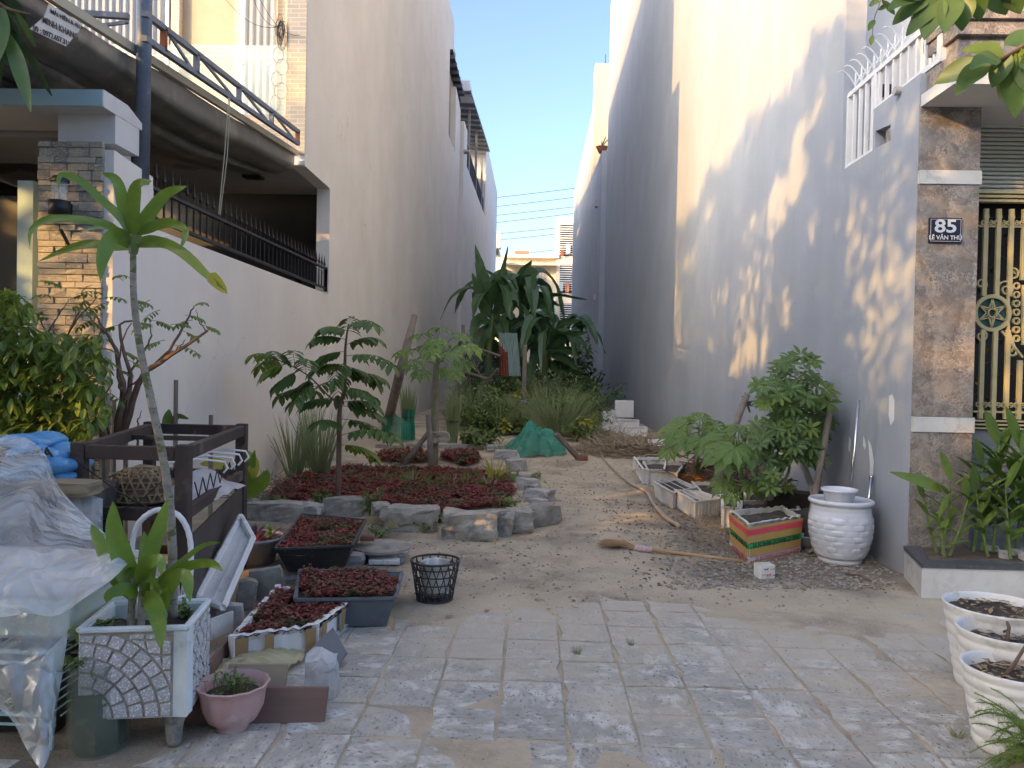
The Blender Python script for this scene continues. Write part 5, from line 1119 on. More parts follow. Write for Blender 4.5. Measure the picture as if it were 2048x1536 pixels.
mb = MB(); cc = Y_(400, 975, 4.9)
mb.grid(lambda u, v: Vector((cc.x + (u - .5) * .34, 4.55 + v * .7, .725 + .16 * math.sin(math.pi * min(1, u * 1.02)) * math.sin(math.pi * v) + .03 * noise.noise(Vector((u * 5, v * 5, 2))))), 20, 20); tag(mb.build('cloth_bundle', 'cloth_pale', smooth=True), 'pale mauve cloth bundle under the hangers on the shelf', 'cloth')
for k in range(4):
    y = 4.75 + k * .12; a = Vector((cc.x - .18, y, .93 + .01 * k)); mb = MB(); mb.tube([a, a + Vector((.2, .05, .03)), a + Vector((.36, .1, .01)), a + Vector((.38, .1, -.03)), a + Vector((.36, .08, -.06))], .007, 6); tag(mb.build('clothes_hanger', 'white_paint', smooth=True), ('front', 'second', 'third', 'rearmost')[k] + ' white plastic hanger lying on the cloth bundle', 'hanger', 'white hangers on the shelf')
mb = MB(); a = Y_(218, 952, 4.7); b = Y_(345, 938, 4.7); mb.tube([a, a.lerp(b, .5) + Vector((0, 0, .04)), b], [.012, .014, .01], 6); tag(mb.build('dry_stick', 'bark_grey'), 'dry curved stick lying over the bamboo basket', 'stick')
# white hoop basket behind the planter
yb = 3.95; HB = thing('hoop_basket', 'white wrapped hoop handle basket standing behind the cobbled planter', 'basket', Y_(322, 1230, yb))
mb = MB(); mb.tube(spline([Y_(x, y, yb) for x, y in ((266, 1200), (264, 1100), (274, 1052), (300, 1026), (326, 1020), (356, 1030), (376, 1062), (382, 1110), (378, 1200))], 40), [.014 * (1 + .12 * (i % 2)) for i in range(41)], 8); mb.build('handle', 'white_paint', HB, smooth=True)
mb = MB(); c = Y_(322, 1150, yb); c.z = .06
for k in range(28):
    a = 2 * math.pi * k / 28
    for s in (-.35, .35): mb.bar(c + Vector((.13 * math.cos(a), .13 * math.sin(a), 0)), c + Vector((.155 * math.cos(a + s), .155 * math.sin(a + s), .42)), .008, .004)
for z in (0, .1, .2, .3, .42): mb.tube([c + Vector(((.13 + z * .06) * math.cos(a), (.13 + z * .06) * math.sin(a), z)) for a in np.linspace(0, 6.283, 24)], .008, 4, cap=False)
mb.build('lattice', 'plastic_white', HB, kind='stuff')
# ---- foam lid leaning on the frame
qa, qb, qc, qd = Y_(395, 1200, 4.35), Y_(447, 1218, 4.25), Y_(506, 1080, 4.9), Y_(482, 1036, 5.15)
nn = (qb - qa).cross(qd - qa).normalized(); nn = nn if nn.dot(EYE - qa) > 0 else -nn
FLD = thing('styrofoam_cover', 'long white foam lid with crumbled rim leaning against the timber frame', 'lid', (qa + qb) / 2)
def lidf(u, v, o): p = qa.lerp(qb, u).lerp(qd.lerp(qc, u), v); return p + nn * o
mb = MB(); mb.prism([lidf(0.02, .02, 0), lidf(.98, .02, 0), lidf(.98, .98, 0), lidf(.02, .98, 0)], -nn * .03); mb.build('panel', 'foam', FLD)
for (u0, v0, u1, v1) in ((0, 0, 0, 1), (1, 0, 1, 1), (0, 0, 1, 0), (0, 1, 1, 1)):
    n = 14; pts = [lidf(u0 + (u1 - u0) * i / n, v0 + (v1 - v0) * i / n, .012 + .006 * noise.noise(Vector((i * .8, u0, v1)))) for i in range(n + 1)]; MB().tube(pts, [.022 + .006 * noise.noise(Vector((i, u1, 4))) for i in range(n + 1)], 7).build('rim', 'foam', FLD)
MB().bar(lidf(.5, .05, .003), lidf(.5, .95, .003), .012, .006, upv=nn).build('centre_rib', 'foam', FLD)
# ---- leaning slabs and stones between lid and foam tray
def stone(px, py, d, rz, seed, label, m='concrete', z=None, rough=.12, cat='stone', name='rubble_stone', group=None, tilt=0, Yq=None):
    p = G(px, py) if Yq is None else Y_(px, py, Yq); mb = MB(); zz = (gh(p.x, p.y) if z is None else z); rock(mb, (p.x, p.y + d[1] / 2, zz + d[2] / 2 - .012), d, rz, seed, rough, 5, tilt); o = mb.build(name, m)
    return tag(o, label, cat, group)
stone(532, 1200, (.20, .06, .22), .25, 31, 'grooved concrete slab fragment standing on edge behind the foam tray', rough=.06, tilt=-.15)
stone(488, 1222, (.11, .08, .20), .3, 32, 'upright grey stone between the foam lid and the foam tray', rough=.08, tilt=.1)
stone(455, 1262, (.15, .07, .16), .2, 33, 'pale patterned slab fragment at the foot of the foam lid', 'concrete_pale', rough=.07)
stone(572, 1160, (.13, .05, .07), .4, 35, 'small pinkish slab piece behind the foam tray corner', 'concrete_pale', rough=.08)
stone(427, 1232, (.08, .07, .17), .2, 37, 'narrow grey stone beside the planter rim', rough=.1)
# ---- foam tray with red herb
z_ = .17; rim = [Z_(456, 1272, z_), Z_(636, 1247, z_), Z_(716, 1190, z_), Z_(552, 1168, z_)]
FB = thing('foam_herb_tray', 'white foam tray of dark red herbs with brown tape on its sides', 'planter', sum((Vector(p) for p in rim), Vector()) / 4 - Vector((0, 0, z_)))
inn = foam_box(FB, rim, .165, 'foam', .032, .04, 3); fill(FB, inn, .045)
for (i, t0_, t1_) in ((0, .02, .22), (0, .40, .50), (0, .86, .98), (1, .08, .2), (1, .55, .66), (1, .88, .99)):
    a, b = Vector(rim[i]), Vector(rim[(i + 1) % 4]); n_ = (b - a).cross(Vector((0, 0, 1))).normalized() * .004; p, q = a.lerp(b, t0_) + n_, a.lerp(b, t1_) + n_; dn = Vector((0, 0, -.02)); d2 = Vector((0, 0, -.15)) - n_ * 3
    MB().prism([p + dn, q + dn, q + d2, p + d2], n_ * .4).build('brown_tape', 'parcel_tape', FB)
herb('herb_cover', inn, 'herb_dark', FB, 1800, lambda x, y: .118, .05, .020, ORG[FB.name])
# ---- grey tub
z_ = .19; rim = [Z_(590, 1200, z_), Z_(790, 1196, z_), Z_(804, 1146, z_), Z_(600, 1140, z_)]
GB = thing('grey_tub', 'grey plastic tub of red herbs behind the foam tray', 'planter', sum((Vector(p) for p in rim), Vector()) / 4 - Vector((0, 0, z_)))
inn = tub(GB, rim, .18, .16, .012, 'plastic_grey', lip=.022); fill(GB, inn, .02); herb('herb_cover', inn, 'herb_dark', GB, 1800, lambda x, y: .168, .055, .020, ORG[GB.name])
# ---- black trough
z_ = .30; rim = [Z_(550, 1098, z_), Z_(704, 1092, z_), Z_(732, 1040, z_), Z_(604, 1028, z_)]
BT = thing('black_trough', 'worn black mortar trough of bright red herbs resting on stones', 'planter', sum((Vector(p) for p in rim), Vector()) / 4 - Vector((0, 0, .10)))
inn = tub(BT, rim, .20, .26, .012, 'plastic_black', lip=.02); fill(BT, inn, .05, 'soil'); herb('herb_cover', inn, 'herb_red', BT, 1500, lambda x, y: .245, .055, .022, ORG[BT.name])
for k, (x, y, s) in enumerate(((600, 1136, (.20, .14, .11)), (690, 1138, (.24, .16, .11)), (640, 1140, (.16, .1, .10)))): stone(x, y, s, .1 * k, 40 + k, ('stone under the left end of the black trough', 'pale block under the right end of the black trough', 'small stone under the middle of the black trough')[k], 'concrete_pale' if k else 'concrete', group='stones propping the black trough')
# round bowl with purple leaves
c = Z_(505, 1075, .22); RB = thing('round_pot', 'wide grey round pot of purple leaved plants beside the black trough', 'plant pot', c - Vector((0, 0, .22)))
MB().lathe(c - Vector((0, 0, .22)), [(.10, 0), (.16, .02), (.22, .20), (.245, .22), (.235, .235), (.205, .22), (.19, .18), (0, .17)], 36).build('pot', 'concrete_pale', RB, smooth=True)
mat('leaf_purple', (.10, .02, .045), (.05, .03, .03), .4, 9, sub=.2, c3=(.20, .24, .16), s3=9, t3=(.56, .62))
for k in range(34):
    a = rnd(0, 6.28); r = rnd(.02, .2); p = c + Vector((r * math.cos(a), r * math.sin(a), -.04)); mb = MB(); mb.leaf(p, (math.cos(a) * .8, math.sin(a) * .8, rnd(.3, 1.2)), (0, 0, 1), rnd(.10, .17), rnd(.035, .05), .7, 5, .2); mb.build('leaf', 'leaf_purple', RB)
lf, st = MB(), MB(); c = G(520, 1120); st.tube([c, c + Vector((.05, 0, .18)), c + Vector((.12, 0, .27))], [.005, .004, .003], 4)
for k in range(7): lf.leaf(c + Vector((.05 + k * .012, 0, .16 + .016 * k)), (rnd(-1, 1), rnd(-.8, .3), rnd(-.3, .6)), (0, 0, 1), .09, .045, .5, 4)
plant('green_seedling', 'thin green seedling in front of the purple leaves', 'plant', c, lf, st, 'leaf_lime', 'stem_green')
# ---- slate tile, white stone, dried leaf, planks, pink bowl
p = [Y_(621, 1298, 4.02), Y_(663, 1346, 3.86), Y_(694, 1305, 3.98), Y_(666, 1254, 4.16)]; n_ = (p[1] - p[0]).cross(p[3] - p[0]).normalized(); n_ = n_ if n_.dot(EYE - p[0]) < 0 else -n_
tag(MB().prism(p, n_ * .012).build('slate_tile', 'slate_tile'), 'square grey tile propped on its corner against the foam tray', 'tile')
stone(636, 1402, (.14, .11, .22), .2, 52, 'upright white quartz like stone in front of the grey tile', 'white_stone', rough=.2)
mb = MB()
def dl(u, v):
    a, b = G(440, 1362), G(600, 1312); ax = (b - a); p = a + ax * u; sd = Vector((-ax.y, ax.x, 0)).normalized(); w = .15 * math.sin(math.pi * min(1, u * .9 + .08)) ** .5
    q = p + sd * (v - .5) * 2 * w * (1.0 if v < .5 else 1.1); q.z = gh(q.x, q.y) + .03 + .035 * math.cos((v - .5) * 3) * math.sin(math.pi * u) + .018 * noise.noise(Vector((u * 5, v * 6, 3))) + .006 * math.sin(u * 50 + v * 9); return q
mb.grid(dl, 40, 18); tag(mb.build('dried_leaf', 'husk', smooth=True), 'large dried cream banana leaf lying folded on the ground', 'leaf')
Q = [G(470, 1320) + Vector((0, 0, .05)), G(540, 1300) + Vector((0, 0, .09)), G(575, 1275) + Vector((0, 0, .14)), Y_(600, 1250, 4.25)]; strap(mb := MB(), Q, .09, .3, .5, n=12, wave=.05, shape=lambda t: (1 - t) ** .6 * min(1, t * 4 + .3)); tag(mb.build('green_leaf', 'leaf_mid', smooth=True), 'half green fallen leaf propped against the foam tray', 'leaf')
a, b = G(366, 1447), G(648, 1446); h_ = .13; t_ = MB().prism([a, b, b + Vector((0, .06, h_)), a + Vector((0, .06, h_))], (0, .018, 0)).build('brown_plank', 'plank_brown'); tag(t_, 'long brown plank on edge behind the pink bowl', 'plank')
a, b = G(430, 1420) + Vector((0, .1, 0)), G(553, 1420) + Vector((0, .1, 0)); tag(MB().prism([a, b, b + Vector((0, .05, .15)), a + Vector((0, .05, .15))], (0, .018, 0)).build('pale_plank', 'plank_pale'), 'short pale plank end standing behind the brown plank', 'plank')
a, b = G(412, 1372), G(462, 1300); tag(MB().prism([a, b, b + Vector((.0, 0, .10)), a + Vector((0, 0, .11))], (.018, .0, 0)).build('edge_board', 'plank_brown'), 'brown board on edge along the side of the planter', 'plank')
a, b = G(416, 1318) + Vector((0, 0, .1)), G(462, 1282) + Vector((0, 0, .06)); tag(MB().prism([a, b, b + Vector((.0, 0, .11)), a + Vector((0, 0, .11))], (.012, .0, 0)).build('cream_board', 'marble_white'), 'cream board leaning behind the brown edge board', 'board')
c = G(461, 1462) + Vector((0, .02, 0)); PB_ = thing('pink_bowl', 'faded pink scalloped plastic bowl of small green sprouts', 'plant pot', c)
fl_ = lambda a, z: 1 + .045 * abs(math.sin(a * 6)) * min(1, z / .1)
MB().lathe(c, [(0, .01), (.06, 0), (.066, .012), (.06, .02), (.10, .05), (.122, .10), (.130, .16), (.142, .195), (.148, .20), (.140, .205), (.125, .165), (.115, .10), (.05, .09), (0, .09)], 72, fn=fl_).build('bowl', 'pink_plastic', PB_, smooth=True)
mb = MB(); mb.lathe(c, [(.12, .15), (0, .155)], 20); mb.build('soil_fill', 'dark_soil', PB_)
lf = MB(); st = MB()
for k in range(60):
    a, r = rnd(0, 6.28), rnd(0, .105); p = c + Vector((r * math.cos(a), r * math.sin(a), .15)); q = p + Vector((rnd(-.02, .02), rnd(-.02, .02), rnd(.03, .08))); st.tube([p, q], [.0018, .001], 3)
    for j in range(5): lf.leaf(q, (rnd(-1, 1), rnd(-1, 1), rnd(0, 1)), (0, 0, 1), rnd(.012, .026), .010, .3, 2)
plant('sprouts', 'small green succulent sprouts in the pink bowl', 'plant', c + Vector((0, 0, .15)), lf, st, 'weed', 'stem_green')
# ---- black open weave basket with a foil bag
c = G(865, 1208) + Vector((0, .11, 0)); WB = thing('weave_basket', 'round black open weave basket standing on the bare sand', 'basket', c)
H = .265; rr = lambda z: .118 + .045 * (z / H)
for z, w_ in ((.005, .012), (.06, .008), (.12, .008), (.175, .008), (.225, .008), (H, .014)):
    MB().tube([c + Vector((rr(z) * math.cos(a), rr(z) * math.sin(a), z)) for a in np.linspace(0, 6.283, 40)], w_ * .5 + .001, 5, cap=False).build('hoop', 'black_cane', WB, smooth=True)
for k in range(18):
    for s in (-1, 1):
        a0 = 2 * math.pi * k / 18; pts = [c + Vector((rr(z) * math.cos(a0 + s * .55 * z / H), rr(z) * math.sin(a0 + s * .55 * z / H), z)) for z in np.linspace(0.005, H, 8)]; MB().tube(pts, .0048, 4, squash=.6).build('cane_strand', 'black_cane', WB)
MB().lathe(c, [(0, .008), (.115, .008)], 24).build('base', 'black_cane', WB)
mb = MB(); mb.lathe(c + Vector((0, .01, .02)), [(.06, 0), (.09, .04), (.085, .16), (.10, .235), (.095, .225), (.07, .12), (0, .1)], 26, fn=lambda a, z: 1 + .14 * noise.noise(Vector((math.cos(a) * 2.5, math.sin(a) * 2.5, z * 16)))); tag(mb.build('foil_bag', 'alu'), 'crumpled silver foil bag inside the black basket', 'bag')
# ---- round concrete cover, brick, pale slab
c = Z_(762, 1090, .13); tag(smooth_angle(MB().lathe(c - Vector((0, 0, .035)), [(0, 0), (.225, 0), (.24, .012), (.24, .03), (.225, .038), (0, .042)], 40).build('round_cover', 'concrete')), 'round grey concrete cover lying beside the black trough', 'cover')
stone(770, 1128, (.30, .24, .10), .1, 61, 'low stone under the round concrete cover', 'concrete')
MB_ = MB(); q = Z_(735, 1076, .19); MB_.box(q, (.11, .07, .04), .15, bev=.004); tag(MB_.build('small_brick', 'brick_red'), 'small red brown brick on the round concrete cover', 'brick')
MB_ = MB(); q = G(765, 1132); MB_.box((q.x, q.y + .1, gh(q.x, q.y) + .03), (.24, .22, .04), .12, bev=.006); tag(MB_.build('pale_slab', 'marble_white'), 'flat pale pinkish slab below the round concrete cover', 'slab')
Q = [G(725, 1060) + Vector((0, 0, .1)), G(765, 1058) + Vector((0, 0, .1)), G(798, 1072) + Vector((0, 0, .08))]; strap(mb := MB(), Q, .13, .9, .3, n=10, wave=.08); tag(mb.build('wilted_leaf', 'husk', smooth=True), 'wilted curled leaf on the soil behind the round cover', 'leaf')
# leaning pale board near the wall
p = [Y_(493, 866, 10.2), Y_(545, 855, 10.5), Y_(560, 925, 10.3), Y_(508, 930, 10.0)]; tag(MB().prism(p, (0, .05, 0)).build('wall_board', 'concrete_pale'), 'weathered pale board leaning against the left wall', 'board')
# ================================================================ the herb bed and what grows in the gap
random.seed(77)
BLK = [  # px of the foot centre, size w d h, turn, words
    (492, 1030, (.20, .20, .16), .1, 'small dark rubble block at the left end of the bed edge'),
    (545, 1044, (.56, .26, .19), .05, 'long cracked concrete block at the left of the bed edge, above the black trough'),
    (606, 1040, (.28, .20, .15), -.1, 'rounded concrete lump next to the long cracked block'),
    (684, 1034, (.44, .22, .19), .12, 'slanting concrete slab right of the sapling trunk in the bed edge'),
    (757, 1052, (.17, .22, .22), .3, 'narrow upright rubble lump left of the flat topped block'),
    (815, 1062, (.50, .26, .22), .0, 'flat topped concrete block with white flecks in the bed edge'),
    (938, 1082, (.50, .30, .26), -.05, 'largest grey concrete block at the front of the bed edge'),
    (1003, 1073, (.19, .30, .22), .1, 'narrow slab wedged against the largest block'),
    (1038, 1068, (.23, .30, .22), .2, 'grey block with blue paint stain in the bed edge'),
    (1078, 1054, (.34, .28, .20), .55, 'brown tinged block at the right front corner of the bed edge'),
    (1108, 1043, (.13, .14, .12), .4, 'small stone outside the right front corner of the bed edge'),
    (1080, 1004, (.30, .22, .15), -.4, 'yellowish flat stone on the right side of the bed edge'),
    (1078, 1018, (.22, .10, .12), -.7, 'thin sandy slab piece between two yellowish stones'),
    (1055, 980, (.30, .20, .15), .2, 'white topped stone on the right side of the bed edge'),
    (1064, 992, (.18, .12, .14), .5, 'small ochre stone below the white topped stone'),
    (1046, 962, (.36, .18, .10), .1, 'low flat stone above the white topped stone'),
    (1031, 944, (.28, .22, .20), .4, 'rounded speckled stone near the green net'),
    (1012, 922, (.38, .26, .18), .0, 'pale rounded stone beside the green net'),
    (990, 905, (.30, .2, .14), .2, 'small pale stone at the far right corner of the bed'),
    (925, 898, (.75, .14, .09), .03, 'long low kerb piece at the far side of the bed'),
    (850, 896, (.7, .13, .08), -.02, 'sunken kerb piece at the far side of the bed behind the papaya'),
    (785, 898, (.6, .14, .08), .05, 'low kerb piece at the far side of the bed near the leaning pole')]
for k, (x, y, d, rz_, lb) in enumerate(BLK): stone(x, y, d, rz_, 70 + k, lb, 'concrete_pale' if k in (2, 11, 12, 13, 14, 16, 17, 18, 19, 20) else 'concrete', rough=.15, cat='block', name='concrete_block', group='rubble blocks edging the herb bed')
poly = [G(x, y) for x, y in ((528, 1004), (560, 975), (620, 950), (690, 938), (780, 940), (880, 940), (960, 945), (1015, 955), (1030, 985), (1010, 1015), (930, 1024), (880, 1030), (780, 1016), (700, 1006), (640, 1006), (590, 1008))]
bed = herb('red_herb', poly, 'herb_red', None, 13000, lambda x, y: gh(x, y), .075, .030); bed['kind'] = 'stuff'; bed['label'] = 'dense carpet of red leaved herb covering the stone edged bed'; bed['category'] = 'herb'
for pts, lb in (([(740, 925), (770, 908), (850, 905), (862, 925), (800, 932)], 'thinner patch of red herb at the back of the bed left of the papaya'), ([(880, 920), (890, 906), (950, 908), (965, 926), (930, 936)], 'thinner patch of red herb at the back of the bed right of the papaya')):
    o = herb('red_herb', [G(x, y) for x, y in pts], 'herb_red', None, 700, lambda x, y: gh(x, y), .09, .045); o['label'] = lb; o['category'] = 'herb'
# young green shoots among the herb
for k in range(15):
    x = 755 + k * 19 + rnd(-6, 6); p = G(x, rnd(962, 980)); lf = MB(); tuft(lf, p, 9, .22, .16, .028, droop=.5); tag(lf.build('corn_seedling', 'leaf_fresh' if k % 4 else 'grass_blade'), ['leftmost grassy shoot of the row across the red herb bed', 'second grassy shoot from the left in the herb bed row', 'third grassy shoot from the left in the herb bed row', 'fourth grassy shoot from the left in the herb bed row', 'fifth grassy shoot from the left in the herb bed row', 'grassy shoot just left of the papaya line in the herb bed', 'grassy shoot in front of the papaya stake', 'middle grassy shoot of the row in the herb bed', 'grassy shoot just right of the row middle', 'fifth grassy shoot from the right in the herb bed row', 'fourth grassy shoot from the right in the herb bed row', 'third grassy shoot from the right in the herb bed row', 'second grassy shoot from the right in the herb bed row', 'last but one grassy shoot by the yellow grass', 'rightmost grassy shoot of the row in the herb bed'][k], 'seedling', 'row of grassy shoots in the herb bed')['kind'] = 'thing'
for k, (x, y) in enumerate(((935, 985), (1000, 1020), (555, 1010), (1066, 975))):
    pass
def weedclump(x, y, h, r, n, lb, m='weed', ll=.06, lw=.03, name='weed_clump', tw=8):
    p = G(x, y); lf, st = MB(), MB(); bushlet(lf, st, p, h, r, n, ll, lw, tw); return plant(name, lb, 'plant', p, lf, st, m, 'stem_green')
for x, y, h, r, n, lb in ((500 + 140, 1014, .20, .14, 160, 'feathery green weed at the sapling foot'), (742, 1030, .26, .24, 320, 'bright feathery weed between the slanting slab and flat topped block'), (700, 1030, .12, .12, 120, 'low green weed on the slanting slab'),
                          (880, 1046, .16, .14, 160, 'green weed between the flat topped and the largest block'), (1010, 1016, .16, .26, 260, 'green creeping weed behind the blue stained block'), (545, 1015, .12, .2, 150, 'green weed at the left end of the herb bed'),
                          (850, 1062, .1, .16, 100, 'small weed on the sand in front of the flat topped block'), (1072, 960, .12, .16, 90, 'weed among the stones right of the bed'), (760, 1075, .1, .12, 70, 'weed behind the round cover'), (945, 975, .10, .1, 60, 'pale young sprout patch in the red herb')):
    weedclump(x, y, h, r, n, lb, ll=.045, lw=.02)
# yellow striped grass at the far right corner
p = G(988, 962); lf = MB(); tuft(lf, p, 12, .42, .4, .035, droop=.5); tag(lf.build('yellow_grass', 'leaf_yellow'), 'pale yellow grass leaves at the right corner of the herb bed', 'plant')
# ---- sapling with drooping pinnate leaves
base = G(676, 1008); yS = base.y; SP = thing('sapling', 'young star gooseberry sapling with dark drooping feathered leaves in the herb bed', 'tree', base); st = MB(); lf = MB(); lf2 = MB()
TP_ = [(676, 1008), (678, 900), (680, 816), (689, 779), (690, 720), (692, 683), (697, 648)]
st.tube(spline([Y_(x, y, yS) for x, y in TP_], 24), [.034 - .026 * i / 24 for i in range(25)], 8)
def br(pts, dy, r0=.012): 
    Q = [Y_(x, y, yS + dy * i / (len(pts) - 1)) for i, (x, y) in enumerate(pts)]; st.tube(spline(Q, 8), [r0 * (1 - .6 * i / 8) for i in range(9)], 5); return Q
def leafy(p, tip, lfm, L=None, n=8, dr=.35):
    d = tip - p; pinnate(lfm, st, p, d + Vector((0, 0, .18 * d.length)), d.length, n, .17, .075, dr, .004, .55)
for (a, b) in (((697, 655), (748, 640)), ((695, 662), (648, 652)), ((694, 680), (632, 672)), ((692, 690), (752, 672)), ((692, 703), (638, 715)), ((692, 712), (785, 722)), ((690, 730), (630, 735)), ((690, 732), (752, 760)), ((690, 752), (765, 752)), ((688, 762), (630, 778)),
               ((688, 775), (745, 790)), ((686, 735), (720, 745)), ((682, 800), (610, 802)), ((683, 805), (752, 806)), ((681, 812), (765, 830)), ((681, 838), (765, 862)), ((681, 850), (640, 838)), ((679, 872), (790, 862)), ((679, 890), (748, 905)), ((695, 670), (700, 635)), ((690, 745), (675, 790)), ((692, 722), (668, 756))):
    dy = rnd(-.45, .45); p = Y_(*a, yS); q = Y_(*b, yS + dy); leafy(p, q, lf2 if b[1] > 880 else lf)
Q = br([(682, 812), (655, 790), (618, 752), (575, 728), (545, 716)], -.35)
for (a, b) in (((640, 772), (560, 790)), ((625, 758), (600, 775)), ((600, 740), (555, 770)), ((575, 728), (530, 745)), ((560, 722), (508, 706)), ((590, 736), (585, 700)), ((560, 720), (520, 730)), ((612, 750), (610, 715)), ((632, 765), (590, 800)), ((570, 725), (545, 700))): leafy(Y_(*a, yS - .2), Y_(*b, yS - .2 + rnd(-.3, .3)), lf if b[0] > 530 else lf2, n=7)
st.build('stem', 'bark_thin', SP, kind='stuff'); lf.build('foliage', 'leaf_mid', SP, kind='stuff'); lf2.build('young_foliage', 'leaf_lime', SP, kind='stuff')
# ---- young papaya
base = G(868, 930); yP = base.y; PP = thing('papaya_tree', 'young papaya tree with slim speckled trunk and a flat crown of lobed leaves', 'tree', base)
MB().tube(spline([Y_(867, 930, yP), Y_(870, 840, yP), Y_(871, 770, yP), Y_(874, 712, yP)], 14), [.075 - .03 * i / 14 for i in range(15)], 10).build('trunk', 'papaya_stem', PP, smooth=True)
ct = Y_(874, 714, yP)
for k, (x, y, dy, s) in enumerate(((812, 700, 0, 1), (826, 722, -.4, .9), (842, 668, .3, 1), (880, 655, .5, 1), (918, 668, .1, 1), (938, 690, -.3, 1), (925, 722, -.3, .9), (900, 738, -.6, 1), (842, 742, -.5, .8), (872, 680, -.6, .9), (862, 700, -.8, .8), (900, 690, .6, .9), (850, 690, .8, .9), (905, 705, -.9, .7))):
    p = Y_(x, y, yP + dy); MB().tube([ct + Vector((0, 0, -.05 * rnd(0, 3))), ct.lerp(p, .6) + Vector((0, 0, .06)), p], [.012, .009, .006], 5).build('petiole', 'leaf_fresh', PP)
    d = (p - ct); nn_ = Vector((d.x * .35, d.y * .35 - .35, 1)); mb = MB(); palmate(mb, p, nn_, d, .34 * s, 8, .45); mb.build('leaf', 'leaf_papaya' if k % 5 else 'leaf_lime', PP)
mb = MB(); mb.tube([G(770, 868) , Y_(800, 745, 13.4), Y_(829, 632, 14.3)], [.10, .085, .06], 9); tag(mb.build('leaning_pole', 'bark_grey', smooth=True), 'long rough grey pole leaning on the left wall', 'pole')
tag(MB().tube([G(862, 940), Y_(860, 880, yP - .25), Y_(856, 830, yP - .25)], [.05, .045, .04], 8).build('stake', 'bark_grey', smooth=True), 'short upright stake against the papaya trunk', 'stake')
tag(MB().tube([G(806, 930), Y_(868, 852, yP)], [.045, .04], 8).build('prop', 'bark_grey', smooth=True), 'slanting prop pole holding the papaya trunk', 'pole')
mb = MB(); rock(mb, Y_(880, 875, yP - .1), (.3, .14, .16), .3, 3, .2); tag(mb.build('knotted_rag', 'concrete'), 'grey knotted rag tied round the papaya trunk', 'rag')
# ---- lemongrass and weeds
def lemon(x, y, hpx, spr, n, lb, Yq=None, lean=None, m='grass_blade', w=.016, tie=False, net=None):
    p = G(x, y); h = hpx / 1538 * p.y; mb = MB(); t = thing('lemongrass', lb, 'grass clump', p)
    if tie:
        for k in range(n):
            a = rnd(0, 6.28); r = rnd(0, .09); b = p + Vector((r * math.cos(a), r * math.sin(a), 0)); d = Vector((math.cos(a) * .05, math.sin(a) * .05, 1)); mb.leaf(b, d + Vector((rnd(-.10, .10), rnd(-.10, .10), 0)), (0, 1, .1), h * rnd(.75, 1.08), w, .12, 6, .3, shape=lambda t: (1 - t) ** .5)
        MB().tube([p + Vector((.12 * math.cos(a), .12 * math.sin(a), h * .42)) for a in np.linspace(0, 6.283, 12)], .012, 5, cap=False).build('tie', 'print_black', t)
    else: tuft(mb, p, n, h, spr / 1538 * p.y, w, lean)
    mb.build('blades', m, t, kind='stuff'); return p, h
lemon(640, 955, 150, 60, 110, 'tall lemongrass clump behind the sapling, nearest the left wall'); lemon(588, 955, 130, 60, 80, 'thin lemongrass clump left of the tall one by the wall'); lemon(618, 935, 170, 40, 50, 'narrow upright lemongrass between the two wall clumps'); lemon(562, 925, 80, 60, 70, 'low grass clump beside the leaning pale board')
p, h = lemon(816, 880, 110, 34, 130, 'lemongrass bundle tied upright with green net round its foot', tie=True)
tag(MB().lathe(p, [(.14, 0), (.13, .2), (.12, .45), (.13, .62)], 16, fn=lambda a, z: 1 + .1 * math.sin(a * 5 + z * 9)).build('net_sleeve', 'net_green'), 'green net sleeve round the tied lemongrass bundle', 'net')
lemon(905, 888, 110, 30, 150, 'tied lemongrass bundle standing right of the papaya', tie=True); lemon(944, 850, 110, 50, 120, 'loose lemongrass clump by the end of the left wall'); lemon(1020, 862, 75, 26, 90, 'small tied lemongrass bundle left of the wooden post', tie=True)
lemon(1112, 872, 120, 120, 260, 'wide lemongrass clump fanning out right of the green net', w=.02); lemon(1092, 845, 110, 80, 150, 'lemongrass clump behind the fanning one'); lemon(1010, 915, 40, 40, 30, 'small grass by the net edge')
WD = [(955, 800, 1.2, 1.0, 340), (985, 792, 1.3, .9, 420), (1015, 800, 1.2, .9, 420), (1000, 850, .7, .5, 260), (975, 868, .5, .5, 200), (1075, 800, 1.1, .9, 380), (1130, 800, 1.2, 1.0, 420), (1165, 825, .9, .9, 420), (1160, 850, .8, .6, 380), (1150, 868, .5, .7, 260), (1165, 884, .4, .4, 160), (1110, 790, 1.2, .8, 300), (965, 895, .28, .5, 200), (935, 830, .6, .4, 140), (1030, 830, .6, .5, 200), (1045, 780, 1.3, .8, 320)]
for k, (x, y, h, r, n) in enumerate(WD):
    if y < 840: y = 828 + (y - 780) * .35
    weedclump(x, y, h * 1.15, r * 1.25, int(n * 2.6), ['tall dark weed clump at the end of the left wall', 'tall tomato like weeds left of the tin sheet foot', 'bushy weeds below the tin sheet', 'leafy weeds left of the wooden post', 'low weeds on the sand in front of the post', 'dark weeds under the banana trees', 'tall weeds in front of the right wall under the bananas', 'bright fine leaved bush by the right wall', 'yellow green bush beside the white foam boxes', 'low broad leaved weeds right of the stake', 'small weeds beside the hay heap', 'leafy weeds behind the fanning lemongrass', 'low green weeds at the far edge of the herb bed', 'small plant at the foot of the left wall', 'weeds round the small tied lemongrass', 'dark weeds just left of the banana stems'][k],
              ['weed', 'leaf_mid', 'weed', 'weed', 'weed', 'leaf_mid', 'leaf_mid', 'leaf_papaya', 'weed', 'weed', 'weed', 'leaf_mid', 'weed', 'leaf_mid', 'weed', 'leaf_mid'][k], .16 if y < 840 else .12, .07 if y < 840 else .05, tw=14)
